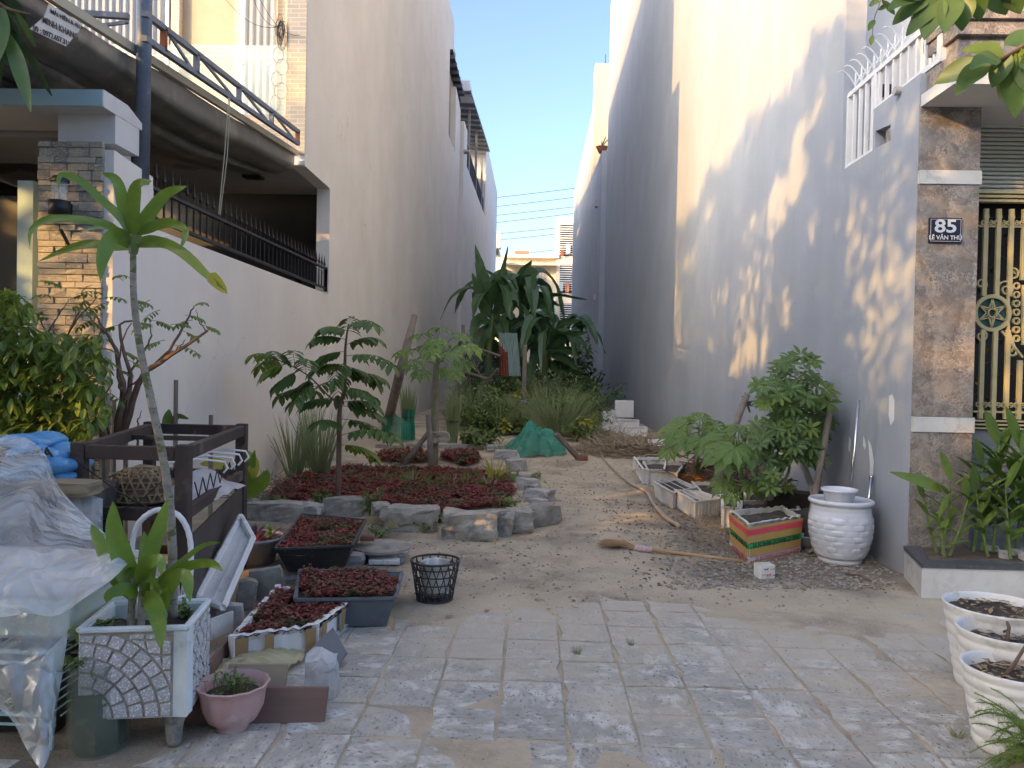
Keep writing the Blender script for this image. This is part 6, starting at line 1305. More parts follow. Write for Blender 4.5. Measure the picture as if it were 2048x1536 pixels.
# small flowers and yellowing sprigs
lf = MB()
for (x, y, Yq) in ((1035, 786, 17), (1062, 790, 18), (1165, 838, 15), (1178, 842, 15), (1008, 848, 14.5), (1012, 852, 14.5)):
    for k in range(9): lf.leaf(Y_(x + rnd(-6, 6), y + rnd(-6, 6), Yq), (rnd(-1, 1), rnd(-1, 0), rnd(-.5, 1)), (0, 0, 1), .14, .09, .3, 3)
tag(lf.build('yellow_sprigs', 'leaf_yellow'), 'scattered yellowing leaves and blossoms among the weeds at the post', 'leaves')['kind'] = 'stuff'
# ---- wooden post, stake, net mound
p = G(1046, 862); q = Y_(1050, 690, p.y); tag(MB().bar(p, q, .10, .07, bev=.01).build('wooden_post', 'bark_grey'), 'upright weathered wooden post with violet tape in the weeds', 'post')
mat('violet_tape', (.22, .16, .48), (.6, .6, .66), .5, 60); t_ = Y_(1047, 803, p.y); tag(MB().box(t_, (.118, .09, .07)).build('tape_band', 'violet_tape'), 'violet and white tape band round the wooden post', 'tape')
tag(MB().bar(G(1158, 920) + Vector((0, 0, .02)), Y_(1112, 868, 12.9), .10, .07, bev=.01).build('slanting_stake', 'bark_grey'), 'brown stake slanting out of the ground right of the green net', 'stake')
mb = MB(); rock(mb, G(1163, 921) + Vector((0, 0, .04)), (.2, .12, .1), .2, 5, .1); tag(mb.build('brick_piece', 'brick_red'), 'broken brick at the foot of the slanting stake', 'brick')
c = G(1065, 916); c2 = c + Vector((0, .55, 0))
def netf(u, v):
    a = 2 * math.pi * u; r = (1 - v) ** .45; q = Vector((math.cos(a), math.sin(a), 0)); wob = 1 + .10 * math.sin(a * 3 + 1) + .22 * noise.noise(q * 2.2)
    p = c2 + Vector((q.x * .55 * r * wob, q.y * .5 * r * wob, 0)); p += Vector((.10 * v, -.05 * v, 0)); p.z = gh(p.x, p.y) + .02 + .56 * v ** .8 * (1 - .16 * abs(noise.noise(q * 2 + Vector((0, 0, v * 2)))) * 2) * (1 - .25 * max(0, q.x)) + .16 * noise.noise(p * 3.2) * (.3 + v) - .16 * abs(noise.noise(p * 4.5)) * v ** .5 + .07 * noise.noise(p * 11); return p
def net_mat():
    m = bpy.data.materials.new('net_weave'); m.use_nodes = True; t = m.node_tree; b = t.nodes['Principled BSDF']; L = t.links.new
    tc = _n(t, 'ShaderNodeTexCoord'); vals = []
    for dr_, st_ in (('X', (1, 0, 0)), ('Z', (0, 0, 1))):
        wv = _n(t, 'ShaderNodeTexWave', wave_type='BANDS', bands_direction=dr_); wv.inputs['Scale'].default_value = 14; wv.inputs['Distortion'].default_value = .6; L(tc.outputs['Object'], wv.inputs['Vector']); vals.append(wv.outputs['Fac'])
    mx = _n(t, 'ShaderNodeMath', operation='MAXIMUM'); L(vals[0], mx.inputs[0]); L(vals[1], mx.inputs[1])
    mr = _n(t, 'ShaderNodeMapRange'); mr.inputs[1].default_value = .35; mr.inputs[2].default_value = .7; mr.inputs[3].default_value = .35; mr.inputs[4].default_value = .92; L(mx.outputs[0], mr.inputs[0]); L(mr.outputs[0], b.inputs['Alpha'])
    b.inputs['Base Color'].default_value = (.05, .30, .20, 1); b.inputs['Roughness'].default_value = .6; M['net_weave'] = m
net_mat()
tag(MB().grid(netf, 90, 26).build('net_heap', 'net_weave', smooth=True), 'crumpled heap of green plastic netting at the foot of the wooden post', 'net')
c = G(790, 885); tag(MB().grid(lambda u, v: Vector((c.x - .25 + .6 * u, c.y + .15 * math.sin(u * 9), gh(c.x, c.y) + v * (.62 - .25 * abs(u - .3) * 2) + .02)), 24, 14).build('net_screen', 'net_weave', smooth=True), 'low green net screen beside the leaning pole', 'net')
# ---- tin sheet, frame and wire fence
yT = 20.5; TN = thing('tin_sheet', 'upright pale green corrugated tin sheet with a rust patch', 'sheet', Y_(1022, 745, yT)); mb = MB()
def tnf(u, v):
    p = Y_(998 + 36 * u + 8 * u * (1 - v), 752 - 86 * v, yT); return p + Vector((0, .025 * math.sin(u * 2 * math.pi * 8), .03 * noise.noise(Vector((u * 6, v, 0))) if v == 1 else 0))
mb.grid(tnf, 48, 16); o = mb.build('corrugated_panel', ['tin_pale', 'rust_red'] if (mat('tin_pale', (.36, .46, .42), (.30, .39, .36), .5, 4, .1, 40, metal=.1) and mat('rust_red', (.34, .10, .05), (.22, .07, .04), .9, 9, .3, 40)) else '', TN)
for p_ in o.data.polygons:
    j, i = divmod(p_.index, 48); u, v = i / 48, j / 16
    if u < .42 + .1 * noise.noise(Vector((u * 9, v * 9, 1))) and v < .72 - u * .5 + .12 * noise.noise(Vector((u * 12, v * 8, 4))): p_.material_index = 1
mb = MB()
for a, b in (((928, 688), (1000, 712)), ((926, 742), (985, 762)), ((996, 738), (968, 768)), ((935, 700), (960, 752))): mb.tube([Y_(*a, 20.0), Y_(*b, 20.3)], .035, 6)
tag(mb.build('fence_rails', 'bark_grey'), 'thin crooked rails tied between the left wall and the tin sheet', 'rail')
for k, (a, b) in enumerate((((926, 765), (926, 650)), ((905, 800), (916, 740)))): tag(MB().tube([Y_(*a, 19.8), Y_(*b, 19.8)], .045, 7).build('fence_post', 'bark_grey'), ('thin upright fence post at the end of the left wall', 'short dark fence post leaning at the left wall')[k], 'post')
mb = MB()
for k in range(18):
    for s in (-1, 1): mb.bar(Y_(928 + k * 4 + s * 12, 770, 20.4), Y_(928 + k * 4 - s * 12, 705, 20.4), .012)
tag(mb.build('wire_mesh', 'dark_metal'), 'dark wire mesh fence left of the tin sheet', 'fence')['kind'] = 'stuff'
# ---- bananas
BAN = [(985, 24.0, [(975, 800), (978, 700), (986, 628)], 'banana tree nearest the left wall',
        [([(986, 640), (968, 570), (950, 488)], 34, -.2, .1), ([(986, 645), (962, 600), (944, 546)], 30, -.3, .2), ([(988, 640), (1000, 560), (1016, 492)], 26, .2, .5), ([(986, 640), (1000, 570), (968, 538)], 22, -.6, .5), ([(985, 640), (955, 645), (942, 690)], 30, -.8, .2), ([(988, 636), (1010, 600), (1024, 640)], 32, -.8, .1), ([(987, 642), (1004, 650), (1010, 720)], 34, -.6, .2), ([(985, 650), (960, 680), (955, 735)], 34, -.3, .2), ([(984, 640), (958, 590), (945, 610)], 26, .3, .2), ([(990, 640), (1020, 590), (1030, 556)], 34, .5, .2)]),
       (1045, 25.5, [(1050, 800), (1045, 700), (1042, 610)], 'tallest banana tree in the middle of the clump',
        [([(1042, 620), (1040, 560), (1064, 520)], 34, -.3, .6), ([(1042, 625), (1062, 550), (1062, 600)], 40, -.9, .1), ([(1044, 620), (1100, 588), (1174, 599)], 22, -.6, .9), ([(1044, 625), (1085, 640), (1130, 690)], 34, -1, .5), ([(1042, 630), (1068, 670), (1084, 742)], 36, -1.2, .3), ([(1040, 630), (1018, 670), (1012, 742)], 38, -1.2, .2), ([(1040, 620), (1010, 590), (985, 610)], 30, -.3, .7), ([(1042, 620), (1075, 590), (1120, 612)], 28, .5, .8), ([(1040, 615), (1012, 552), (996, 560)], 32, -.2, .3), ([(1044, 622), (1080, 605), (1110, 640)], 30, -1, .4), ([(1040, 625), (1048, 680), (1040, 730)], 36, -.9, .1)]),
       (1092, 24.5, [(1085, 815), (1088, 760), (1092, 700)], 'lower banana tree beside the right wall',
        [([(1092, 705), (1125, 672), (1174, 664)], 28, -.5, .7), ([(1092, 700), (1104, 660), (1118, 636)], 13, .1, .2), ([(1090, 705), (1060, 680), (1030, 712)], 30, -.8, .5), ([(1092, 710), (1130, 715), (1160, 745)], 26, -.6, .6), ([(1090, 712), (1070, 720), (1056, 770)], 30, -.8, .3), ([(1093, 700), (1120, 650), (1160, 640)], 26, .4, .6), ([(1093, 712), (1120, 740), (1174, 742)], 22, -.8, .8), ([(1090, 705), (1080, 660), (1060, 650)], 28, .3, .3), ([(1093, 706), (1138, 700), (1160, 716)], 24, -.2, .6)]),
       (1130, 27.5, [(1130, 790), (1128, 730), (1125, 690)], 'rear banana tree half hidden at the right wall',
        [([(1125, 690), (1105, 640), (1080, 650)], 30, .2, .3), ([(1126, 690), (1150, 670), (1150, 720)], 30, -.2, .3), ([(1124, 692), (1100, 700), (1085, 760)], 34, -.2, .3), ([(1126, 690), (1160, 650), (1150, 690)], 26, .3, .5), ([(1126, 692), (1130, 740), (1120, 790)], 36, -.4, .1)]),
       (1010, 27.0, [(1012, 790), (1012, 740), (1010, 700)], 'rear banana tree behind the tin sheet',
        [([(1010, 700), (990, 650), (965, 690)], 36, .1, .2), ([(1010, 700), (1030, 660), (1045, 720)], 36, .1, .2), ([(1010, 700), (1000, 740), (990, 790)], 40, -.3, .1), ([(1010, 702), (975, 700), (955, 760)], 36, -.2, .2), ([(1012, 700), (1040, 720), (1050, 790)], 36, -.2, .1), ([(1010, 700), (1020, 640), (1000, 620)], 34, .3, .2)])]
for x, yq, stm, lb, lvs in BAN:
    bp = Y_(*stm[0], yq); bp.z = gh(bp.x, bp.y); t = thing('banana_tree', lb, 'tree', bp, 'banana trees at the far end')
    MB().tube(spline([bp] + [Y_(*q, yq) for q in stm[1:]], 8), [.16 - .09 * i / 8 for i in range(9)], 9).build('trunk', 'stem_green', t, smooth=True)
    for pts, w_, dy, tl in lvs:
        Q = [Y_(px, py, yq + dy * 1.4 * i / 2) for i, (px, py) in enumerate(pts)]; mb = MB(); strap(mb, Q, w_ / 1538 * yq * .92, tl + rnd(-.3, .3), .3, n=26, split=.30, wave=.05, shape=lambda t: min(1, .06 + max(0, t - .08) * 4) * (1 - t ** 2.6) ** .8); mb.tube(spline([q + Vector((0, 0, .01)) for q in Q], 10), [.03 - .024 * i / 10 for i in range(11)], 4); mb.build('leaf', 'leaf_banana', t)
    tp = Y_(*stm[-1], yq); random.seed(int(x))
    for k in range(9):
        a = 2 * math.pi * k / 9 + rnd(-.3, .3); L_b = rnd(1.1, 1.7); d = Vector((math.cos(a), math.sin(a), 0)); h_b = rnd(.3, 1.1)
        Q = [tp, tp + d * L_b * .35 + Vector((0, 0, h_b)), tp + d * L_b * .75 + Vector((0, 0, h_b * .7)), tp + d * L_b + Vector((0, 0, h_b * .7 - rnd(.5, 1.3)))]
        if not (XL + .1 < Q[3].x < XR - .35): Q = [tp + (q_ - tp) * .6 for q_ in Q]
        mb = MB(); strap(mb, Q, rnd(.42, .62), rnd(-.5, .5), .25, face=Vector((0, -.2, 1)), n=24, split=.4, wave=.04, shape=lambda t: min(1, .06 + max(0, t - .1) * 4) * (1 - t ** 2.6) ** .8); mb.tube(spline([q_ + Vector((0, 0, .015)) for q_ in Q], 10), [.03 - .024 * i / 10 for i in range(11)], 4); mb.build('leaf', 'leaf_banana', t)
# dark undergrowth mass under the bananas
lf, st = MB(), MB()
for k in range(26):
    p = Vector((rnd(-2.2, 1.9), rnd(25, 31), gh(0, 28))); bushlet(lf, st, p, rnd(1.2, 3.0), rnd(.6, 1.0), 150, .30, .16, 7)
o = lf.build('undergrowth', 'leaf_mid'); o['kind'] = 'stuff'; o['label'] = 'dark leafy undergrowth filling the gap below the banana trees'; o['category'] = 'undergrowth'
lf, lf2 = MB(), MB()
for k in range(150):
    p = G(rnd(925, 1185), rnd(822, 872) if k % 3 else rnd(822, 840)); 
    if p.x < XL + .5 or p.x > XR - .4: continue
    bushlet(lf if k % 3 else lf2, None, p, rnd(.4, 1.1) * (1.5 if p.y > 22 else 1.0 if p.y > 17 else .5), rnd(.35, .7), 150, .15, .06, 9)
    if k % 4 == 0: tuft(lf2, p, 30, rnd(.5, 1.0), .6, .02)
for lfx, m_, lb in ((lf, 'weed', 'rank green weeds filling the gap between the herb bed and the bananas'), (lf2, 'grass_blade', 'paler grassy weeds mixed through the rank growth')):
    o = lfx.build('weeds', m_); o['kind'] = 'stuff'; o['label'] = lb; o['category'] = 'weeds'
# hay heap and twigs
c = G(1255, 915)
def heap(name, pts, n, m, label, L=.25, hz=.22, w=.004):
    mb = MB()
    for k in range(n):
        x, y, r = random.choice(pts); a = rnd(0, 6.28); q = math.sqrt(rnd(0, 1)); g = G(x, y); p = g + Vector((math.cos(a) * r * q * 1.2, .2 + math.sin(a) * r * q, 0)); p.z = gh(p.x, p.y) + hz * (1 - q * q) * rnd(.1, 1) + .01
        d = Vector((rnd(-1, 1), rnd(-1, 1), rnd(-.25, .35))).normalized(); l = L * rnd(.4, 1.2); mb.tube([p, p + d * l * .5 + Vector((0, 0, .04 * l)), p + d * l], w, 3, cap=False)
    o = mb.build(name, m); o['kind'] = 'stuff'; o['label'] = label; o['category'] = name.split('_')[0]; return o
heap('hay_heap', [(1215, 905, .45), (1255, 895, .6), (1300, 895, .5), (1235, 912, .5), (1290, 912, .35), (1195, 885, .4)], 3600, 'straw', 'low heap of dry cut grass along the foot of the grey wall', .35, .17, .006)
heap('root_litter', [(560, 985, .5), (620, 975, .5), (510, 1000, .3)], 260, 'bark_grey', 'dry root litter on the sand at the left of the herb bed', .3, .05, .004)
# ================================================================ right hand side
random.seed(55)
def tray(px4, z, depth, label, m='foam', wall=.03, name='foam_tray', fillm='dark_soil', drop=.05, cat='planter', grp=None, tap=.06, tape=None, seed=1):
    rim = [Z_(x, y, z) for x, y in px4]; t = thing(name, label, cat, sum((Vector(p) for p in rim), Vector()) / 4 - Vector((0, 0, z)), grp); inn = foam_box(t, rim, depth, m, wall, tap, seed)
    if fillm: fill(t, inn, drop, fillm)
    return t, rim, inn
# ---- taped box
z_ = .35; A, B, C_, D_ = Z_(1497, 1048, z_), Z_(1601, 1030, z_), Z_(1565, 1010, z_), Z_(1461, 1020, z_)
TB = thing('taped_box', 'foam box wrapped in brown tape with pink, green and white warning tape bands', 'box', (A + C_) / 2 - Vector((0, 0, z_)))
rim = [A, B, C_, D_]; inn = foam_box(TB, rim, z_ - .005, 'foam_dirty', .03, .06, 7); fill(TB, inn, .05)
cen = sum(rim, Vector()) / 4
def side(i, u, z, off=.004):
    a, b = rim[i], rim[(i + 1) % 4]; p = a.lerp(b, u); k = 1 - .06 * (z_ - z) / z_; q = cen + (p - cen) * k; q.z = z; n = (b - a).cross(Vector((0, 0, 1))).normalized(); return q + n * off
for i, w_ in ((0, 'front'), (3, 'left')):
    def band(z0, z1, m, nm, off, u0=-.035, u1=1.035): return MB().add([side(i, u0, z0, off), side(i, u1, z0, off), side(i, u1, z1, off), side(i, u0, z1, off)], [(0, 1, 2, 3)]).build(nm, m, TB)
    band(.004, .325, 'box_brown', 'brown_wrap', .009); band(.250, .302, 'tape_pink', 'pink_tape', .011); gb = band(.143, .190, 'tape_green', 'green_tape', .011); wb = band(.030, .078, 'print_white', 'white_tape', .011)
    a, b = rim[i], rim[(i + 1) % 4]; L = (b - a).length; n = (b - a).cross(Vector((0, 0, 1))).normalized(); ux_ = (b - a).normalized(); nd = int(L / .034)
    md, mr2, mp = MB(), MB(), MB()
    for k in range(nd):
        u = (k + .2) / nd; v = u + .62 / nd
        for zz0, zz1, mb in ((.181, .190, md), (.143, .152, md), (.069, .078, mr2), (.030, .039, mr2)): mb.add([side(i, u, zz0, .0125), side(i, v, zz0, .0125), side(i, v, zz1, .0125), side(i, u, zz1, .0125)], [(0, 1, 2, 3)])
        for zz0, zz1 in ((.295, .302), (.250, .257)): mp.add([side(i, u, zz0, .0125), side(i, v - .3 / nd, zz0, .0125), side(i, v - .3 / nd, zz1, .0125), side(i, u, zz1, .0125)], [(0, 1, 2, 3)])
    md.build('dash_print', 'print_black', TB, kind='stuff'); mr2.build('dash_print', 'tape_red', TB, kind='stuff'); mp.build('dash_print', 'box_brown', TB, kind='stuff')
    rot = Matrix((-ux_, Vector((0, 0, -1)), n)).transposed()
    for k in range(3):
        u = (.12 + .30 * k) if i == 0 else .18 + .32 * k
        if i == 3: u = u
        text('HÀNG DỄ VỠ', .038, 'print_black', TB, side(i, min(.9, u + .1), .166, .0135), rot, 'tape_lettering', ext=.0004, bold=.0005)
        text('HÀNG DỄ VỠ', .036, 'tape_red', TB, side(i, min(.88, u + .14), .054, .0135), rot, 'tape_lettering', ext=.0004, bold=.0003)
# ---- printed tin
c = G(1533, 1158) + Vector((0, .06, 0)); PT = thing('printed_tin', 'small white tin printed with running big cats in front of the taped box', 'tin', c)
o8 = [Vector((sx * a, sy * b, 0)) for sx, sy, a, b in ((-1, -1, .055, .03), (-1, -1, .045, .045), (1, -1, .045, .045), (1, -1, .055, .03), (1, 1, .055, .03), (1, 1, .045, .045), (-1, 1, .045, .045), (-1, 1, .055, .03))]
RZ = Matrix.Rotation(.25, 3, 'Z'); o8 = [RZ @ (p * 1.25) for p in o8]; a, b, a2, b2 = [[c + p * k + Vector((0, 0, z)) for p in o8] for k, z in ((1, .0), (1, .10), (.93, .006), (.93, .10))]
MB().add(a + b + a2 + b2, [(i, (i + 1) % 8, (i + 1) % 8 + 8, i + 8) for i in range(8)] + [(i + 24, (i + 1) % 8 + 24, (i + 1) % 8 + 16, i + 16) for i in range(8)] + [(i + 8, (i + 1) % 8 + 8, (i + 1) % 8 + 24, i + 24) for i in range(8)] + [(16, 17, 18, 19, 20, 21, 22, 23)]).build('tin_body', 'plastic_white', PT)
CAT = [(0, .35), (.05, .55), (.18, .62), (.55, .58), (.75, .66), (.80, .80), (.92, .84), (1, .70), (.92, .60), (.86, .50), (.84, .15), (.95, .02), (.86, .0), (.74, .14), (.68, .34), (.42, .36), (.36, .18), (.44, .0), (.34, .0), (.24, .20), (.20, .36), (.08, .46)]
for (u, z, s, m) in ((-.033, .062, .036, 'granite_dark'), (.010, .062, .036, 'box_brown'), (-.045, .022, .028, 'box_brown'), (-.018, .016, .040, 'tape_pink'), (.030, .018, .026, 'granite_dark')):
    q = [c + RZ @ Vector(((u + x * s) * 1.25, -.045 * 1.25 - .002, 0)) + Vector((0, 0, z + y * s * .75)) for x, y in CAT]; MB().add(q, [tuple(range(len(q)))]).build('cat_print', m, PT)
# ---- metal bowl
c = G(1618, 1100) + Vector((0, .09, 0)); tag(MB().lathe(c, [(0, 0), (.05, 0), (.085, .04), (.092, .10), (.095, .115), (.086, .115), (.08, .05), (0, .02)], 32).build('metal_bowl', 'alu', smooth=True), 'dull grey metal bowl beside the taped box', 'bowl')
# ---- big basket weave pot
c = G(1697, 1134) + Vector((0, .19, 0)); BP = thing('ceramic_pot', 'large glossy white basket weave ceramic pot against the grey wall', 'plant pot', c)
def wv(a, z):
    if .06 < z < .40:
        k = int((z - .06) / .048); ph = (a * 14 / (2 * math.pi) + .5 * (k % 2)) % 1; e = min(ph, 1 - ph) * 2; zz = ((z - .06) / .048) % 1; return 1 + .030 * (min(1, e * 3) * min(1, min(zz, 1 - zz) * 6)) * (1 if int(a * 14 / (2 * math.pi) + .5 * (k % 2)) % 2 else .35)
    return 1
def pr_(z): return .172 + .078 * math.sin(math.pi * min(1, max(0, z / .62))) ** .9 + .012 * z
prof = [(0, 0), (.165, 0), (.18, .012), (.18, .035), (.176, .045)] + [(pr_(z) , z) for z in np.linspace(.055, .44, 56)] + [(.238, .455), (.242, .465), (.232, .48), (.236, .49), (.256, .50), (.262, .515), (.256, .532), (.236, .536), (.22, .525), (.215, .50), (.22, .3), (.16, .06), (0, .05)]
MB().lathe(c, prof, 168, fn=wv).build('pot_body', 'ceramic', BP, smooth=True)
c2 = c + Vector((-.035, -.05, .40)); tag(MB().lathe(c2, [(0, 0), (.09, 0), (.105, .10), (.125, .19), (.135, .2), (.147, .21), (.147, .225), (.132, .228), (.12, .18), (.095, .02), (0, .02)], 44).build('inner_pot', 'ceramic', smooth=True), 'smaller stained white pot set inside the large woven pot', 'plant pot')
for (a, b, r, lb) in (((1697, 1010), (1718, 800), .013, 'long chrome tube leaning from the pot onto the wall'), ((1733, 1010), (1743, 952), .014, 'short chrome tube with rounded end beside the long one')):
    P0 = Y_(*a, c.y + .08); P1 = Y_(*b, c.y + .14); mb = MB(); mb.tube([P0 - Vector((0, 0, .15)), P1], r, 12); 
    if r > .0135: mb.lathe(P1 - Vector((0, 0, .012)), [(0, -.02), (.019, -.01), (.021, .005), (.013, .02), (0, .024)], 14)
    tag(mb.build('chrome_tube', 'steel', smooth=True), lb, 'tube', 'chrome tubes standing in the pot')
P0 = Y_(1612, 1080, 7.0); P0.z = .02; P1 = Y_(1662, 812, 7.2); mb = MB(); mb.tube([P0, P0.lerp(P1, .5), P1], [.033, .030, .028], 12); mb.mi = 1; mb.tube([P1, P1 + (P1 - P0) * .012], [.03, .029], 12); tag(mb.build('wooden_pole', ['bark_grey', 'broom_wood'], smooth=True), 'thick grey wooden pole leaning between the shrub and chrome tubes', 'pole')
tag(MB().tube([Y_(1650, 1050, 7.25), Y_(1618, 960, 7.6), Y_(1590, 890, 7.9)], .032, 10).build('grey_pipe', 'slab_grey'), 'grey plastic pipe lying slanted behind the wooden pole', 'pipe')
# small blue and red scraps
q = G(1638, 1090) + Vector((0, .1, 0)); tag(MB().box(q + Vector((0, 0, .06)), (.09, .02, .13), .3).build('red_scrap', 'tape_red' if False else 'tape_pink'), 'small red scrap standing behind the metal bowl', 'scrap')
mat('scrap_blue', (.04, .09, .38), (.05, .11, .44), .4, 5); q = G(1648, 1098) + Vector((0, .06, 0)); tag(MB().box(q + Vector((0, 0, .045)), (.10, .06, .09), -.2, bev=.01).build('blue_scrap', 'scrap_blue'), 'crumpled blue packet between the bowl and the woven pot', 'packet')
# ---- broom
BR = thing('grass_broom', 'straw broom lying on the sand with its handle toward the taped box', 'broom', G(1300, 1106))
a, b = G(1484, 1127) + Vector((0, 0, .018)), G(1300, 1106) + Vector((0, 0, .03)); MB().tube([b, a], [.017, .015], 10).build('handle', 'broom_wood', BR, smooth=True)
d = (b - a).normalized(); MB().tube([b - d * .02, b + d * .05, b + d * .13], [.022, .030, .034], 12).build('binding', 'braid', BR)
mb = MB(); hd = b + d * .12
for k in range(420):
    s = rnd(-1, 1); e = hd + d * rnd(.20, .34) + Vector((-d.y, d.x, 0)) * s * .10 + Vector((0, 0, rnd(-.035, .03) - .0)); e.z = max(e.z, .03 + rnd(0, .03)); m_ = hd.lerp(e, .5) + Vector((0, 0, .025)); mb.tube([hd + Vector((-d.y, d.x, 0)) * s * .022, m_, e], [.0018, .0018, .0008], 3, cap=False)
mb.build('bristles', 'sweep_bristle', BR, kind='stuff')
# long pale stick on the ground
mb = MB(); pts = [G(x, y) + Vector((0, 0, .03)) for x, y in ((1190, 885), (1204, 915), (1225, 940), (1262, 972), (1292, 988), (1306, 1012), (1330, 1040), (1358, 1058))]; mb.tube(spline(pts, 34), [.012 + .010 * i / 34 for i in range(35)], 7); tag(mb.build('long_stick', 'bark_pale' if mat('bark_pale', (.52, .42, .32), (.40, .31, .23), .85, 8, .4, 30) else '', smooth=True), 'long crooked pale root lying along the path edge', 'stick')
for k, (p_, q_) in enumerate((((1452, 1065), (1480, 1120)), ((1368, 1060), (1390, 1085)), ((1740, 1165), (1690, 1150)))): 
    a, b = G(*p_), G(*q_); tag(MB().tube([a + Vector((0, 0, .02)), a.lerp(b, .5) + Vector((.02, 0, .03)), b + Vector((0, 0, .01))], [.009, .008, .006], 5).build('twig', 'bark_thin'), ('thin twig at the left side of the taped box', 'short twig below the end of the long pale root', 'thin twig on the gravel before the wall corner')[k], 'twig')
# ---- foam and plastic planters
FG = 'foam planters along the grey wall'
tray([(1284, 937), (1330, 939), (1336, 914), (1267, 913)], .23, .22, 'leftmost white foam planter nearest the hay heap', seed=11, grp=FG)
tray([(1294, 940), (1356, 945), (1372, 924), (1285, 921)], .23, .22, 'second foam planter with a yellowed side', 'foam_dirty', seed=12, grp=FG)
tray([(1327, 947), (1456, 952), (1450, 930), (1362, 928)], .17, .16, 'orange sided foam planter with a young papaya', 'orange_foam', seed=13, grp=FG)
tray([(1404, 986), (1494, 990), (1482, 964), (1382, 962)], .19, .18, 'low stained foam planter behind the troughs', 'foam_dirty', seed=14, grp=FG)
tray([(1443, 1012), (1480, 1016), (1482, 986), (1440, 982)], .24, .23, 'foam planter right beside the taped box', 'foam', seed=15, grp=FG)
t, rim, inn = tray([(1478, 1020), (1602, 1018), (1590, 998), (1480, 1000)], .27, .26, 'blue sided foam planter holding the bushy shrub', 'foam', seed=16, grp=FG)
for i in (0, 1, 3):
    a, b = Vector(rim[i]), Vector(rim[(i + 1) % 4]); n_ = (b - a).cross(Vector((0, 0, 1))).normalized() * .006; MB().prism([a + n_ + Vector((0, 0, -.03)), b + n_ + Vector((0, 0, -.03)), b + n_ * .5 + Vector((0, 0, -.12)), a + n_ * .5 + Vector((0, 0, -.12))], n_ * .3).build('blue_side', 'scrap_blue', t)
for k, (px4, lb) in enumerate(((((1346, 985), (1392, 975), (1352, 957), (1307, 963)), 'rear white ribbed trough planter of the wired pair'), (((1391, 1004), (1443, 998), (1401, 983), (1349, 980)), 'front white ribbed trough planter of the wired pair'))):
    z_ = .21; rim = [Z_(x, y, z_) for x, y in px4]; t = thing('trough_planter', lb, 'planter', sum(rim, Vector()) / 4 - Vector((0, 0, z_)), 'white ribbed trough planters'); inn = tub(t, rim, .20, .10, .01, 'plastic_white', lip=.022); fill(t, inn, .03 if k == 0 else .09)
    cc = sum(rim, Vector()) / 4
    for i in (0, 3):
        a, b = rim[i], rim[(i + 1) % 4]; n = max(3, int((b - a).length / .05)); mb = MB()
        for j in range(1, n):
            p = a.lerp(b, j / n); q = cc + (p - cc) * .91 + Vector((0, 0, -.19)); n_ = (b - a).cross(Vector((0, 0, 1))).normalized() * .004; MB().bar(p + n_ + Vector((0, 0, -.02)), q + n_, .010, .006).build('rib', 'plastic_white', t)
    for j in (.2, .5, .8):
        p = rim[0].lerp(rim[1], j); w0 = p + Vector((0, -.01, .01)); q = rim[3].lerp(rim[2], j) + Vector((0, .01, .01)); MB().tube([q, w0, w0 + Vector((0, -.005, -.10)), w0 + Vector((.02, .03, -.19))], .004, 4).build('wire_hoop', 'white_paint', t)
# far foam boxes
for k, (x, y, w_, h_, d_) in enumerate(((1249, 836, .46, .42, .10), (1218, 861, .26, .44, .3), (1236, 858, .30, .46, .35), (1257, 868, .48, .32, .35), (1272, 874, .50, .22, .3), (1211, 850, .18, .34, .3), (1230, 868, .22, .30, .3))):
    p = G(x, y) if k else Y_(x, y, 18.6); z0 = gh(p.x, p.y) if k else p.z; t = thing('foam_box', ['tall foam lid standing on edge on top of the far foam boxes', 'narrow upright foam box at the left of the far cluster', 'dented foam box left of the middle in the far cluster', 'wide foam box at the front of the far cluster', 'lowest foam box at the right end of the far cluster', 'foam box with a dark hole at the left end of the far cluster', 'small foam box in front of the far cluster'][k], 'box', (p.x, p.y, z0), 'white foam boxes far along the grey wall')
    if k == 0: MB().box((p.x, p.y + .1, z0 + h_ / 2), (w_, d_, h_), .1, bev=.02).build('slab', 'foam', t)
    else:
        r_ = [Vector((p.x + sx * w_ / 2, p.y + .15 + sy * d_ / 2, z0 + h_)) for sx, sy in ((-1, -1), (1, -1), (1, 1), (-1, 1))]; foam_box(t, r_, h_, 'foam', .04, .06, 20 + k)
# white bag
c = G(1322, 905); mb = MB(); rock(mb, c + Vector((0, .1, .10)), (.36, .22, .24), .2, 8, .25, 7); tag(mb.build('white_bag', 'plastic_white'), 'crumpled white plastic bag lying behind the left foam planters', 'bag')
# debris against the wall
for k, (x, y, d, rz_, lb, m) in enumerate(((1500, 9.5, (.6, .3, .34), .4, 'dark rotten timber block in the debris behind the shrub', 'timber_dark'), (1600, 7.75, (.55, .25, .40), -.2, 'long dark plank heap right of the shrub', 'timber_dark'), (1580, 7.9, (.5, .2, .22), .1, 'dark board end below the plank heap', 'timber_dark'), (1560, 8.2, (.5, .3, .3), .0, 'mossy dark lump behind the blue sided planter', 'ply_dark'), (1470, 9.2, (.5, .2, .2), .5, 'broken grey board in the debris heap', 'bark_grey'), (1622, 7.2, (.22, .2, .3), .1, 'dark lump at the foot of the wooden pole', 'ply_dark'))): stone(x, 1000, d, rz_, 90 + k, lb, m, z=.01, rough=.16, cat='wood', name='scrap_timber', Yq=y)
heap('branch_litter', [(1495, 1000, .45), (1460, 985, .45), (1535, 1020, .35), (1425, 965, .4), (1575, 1045, .3)], 380, 'bark_thin', 'heap of dark dry branches behind the planters', .5, .5, .009)
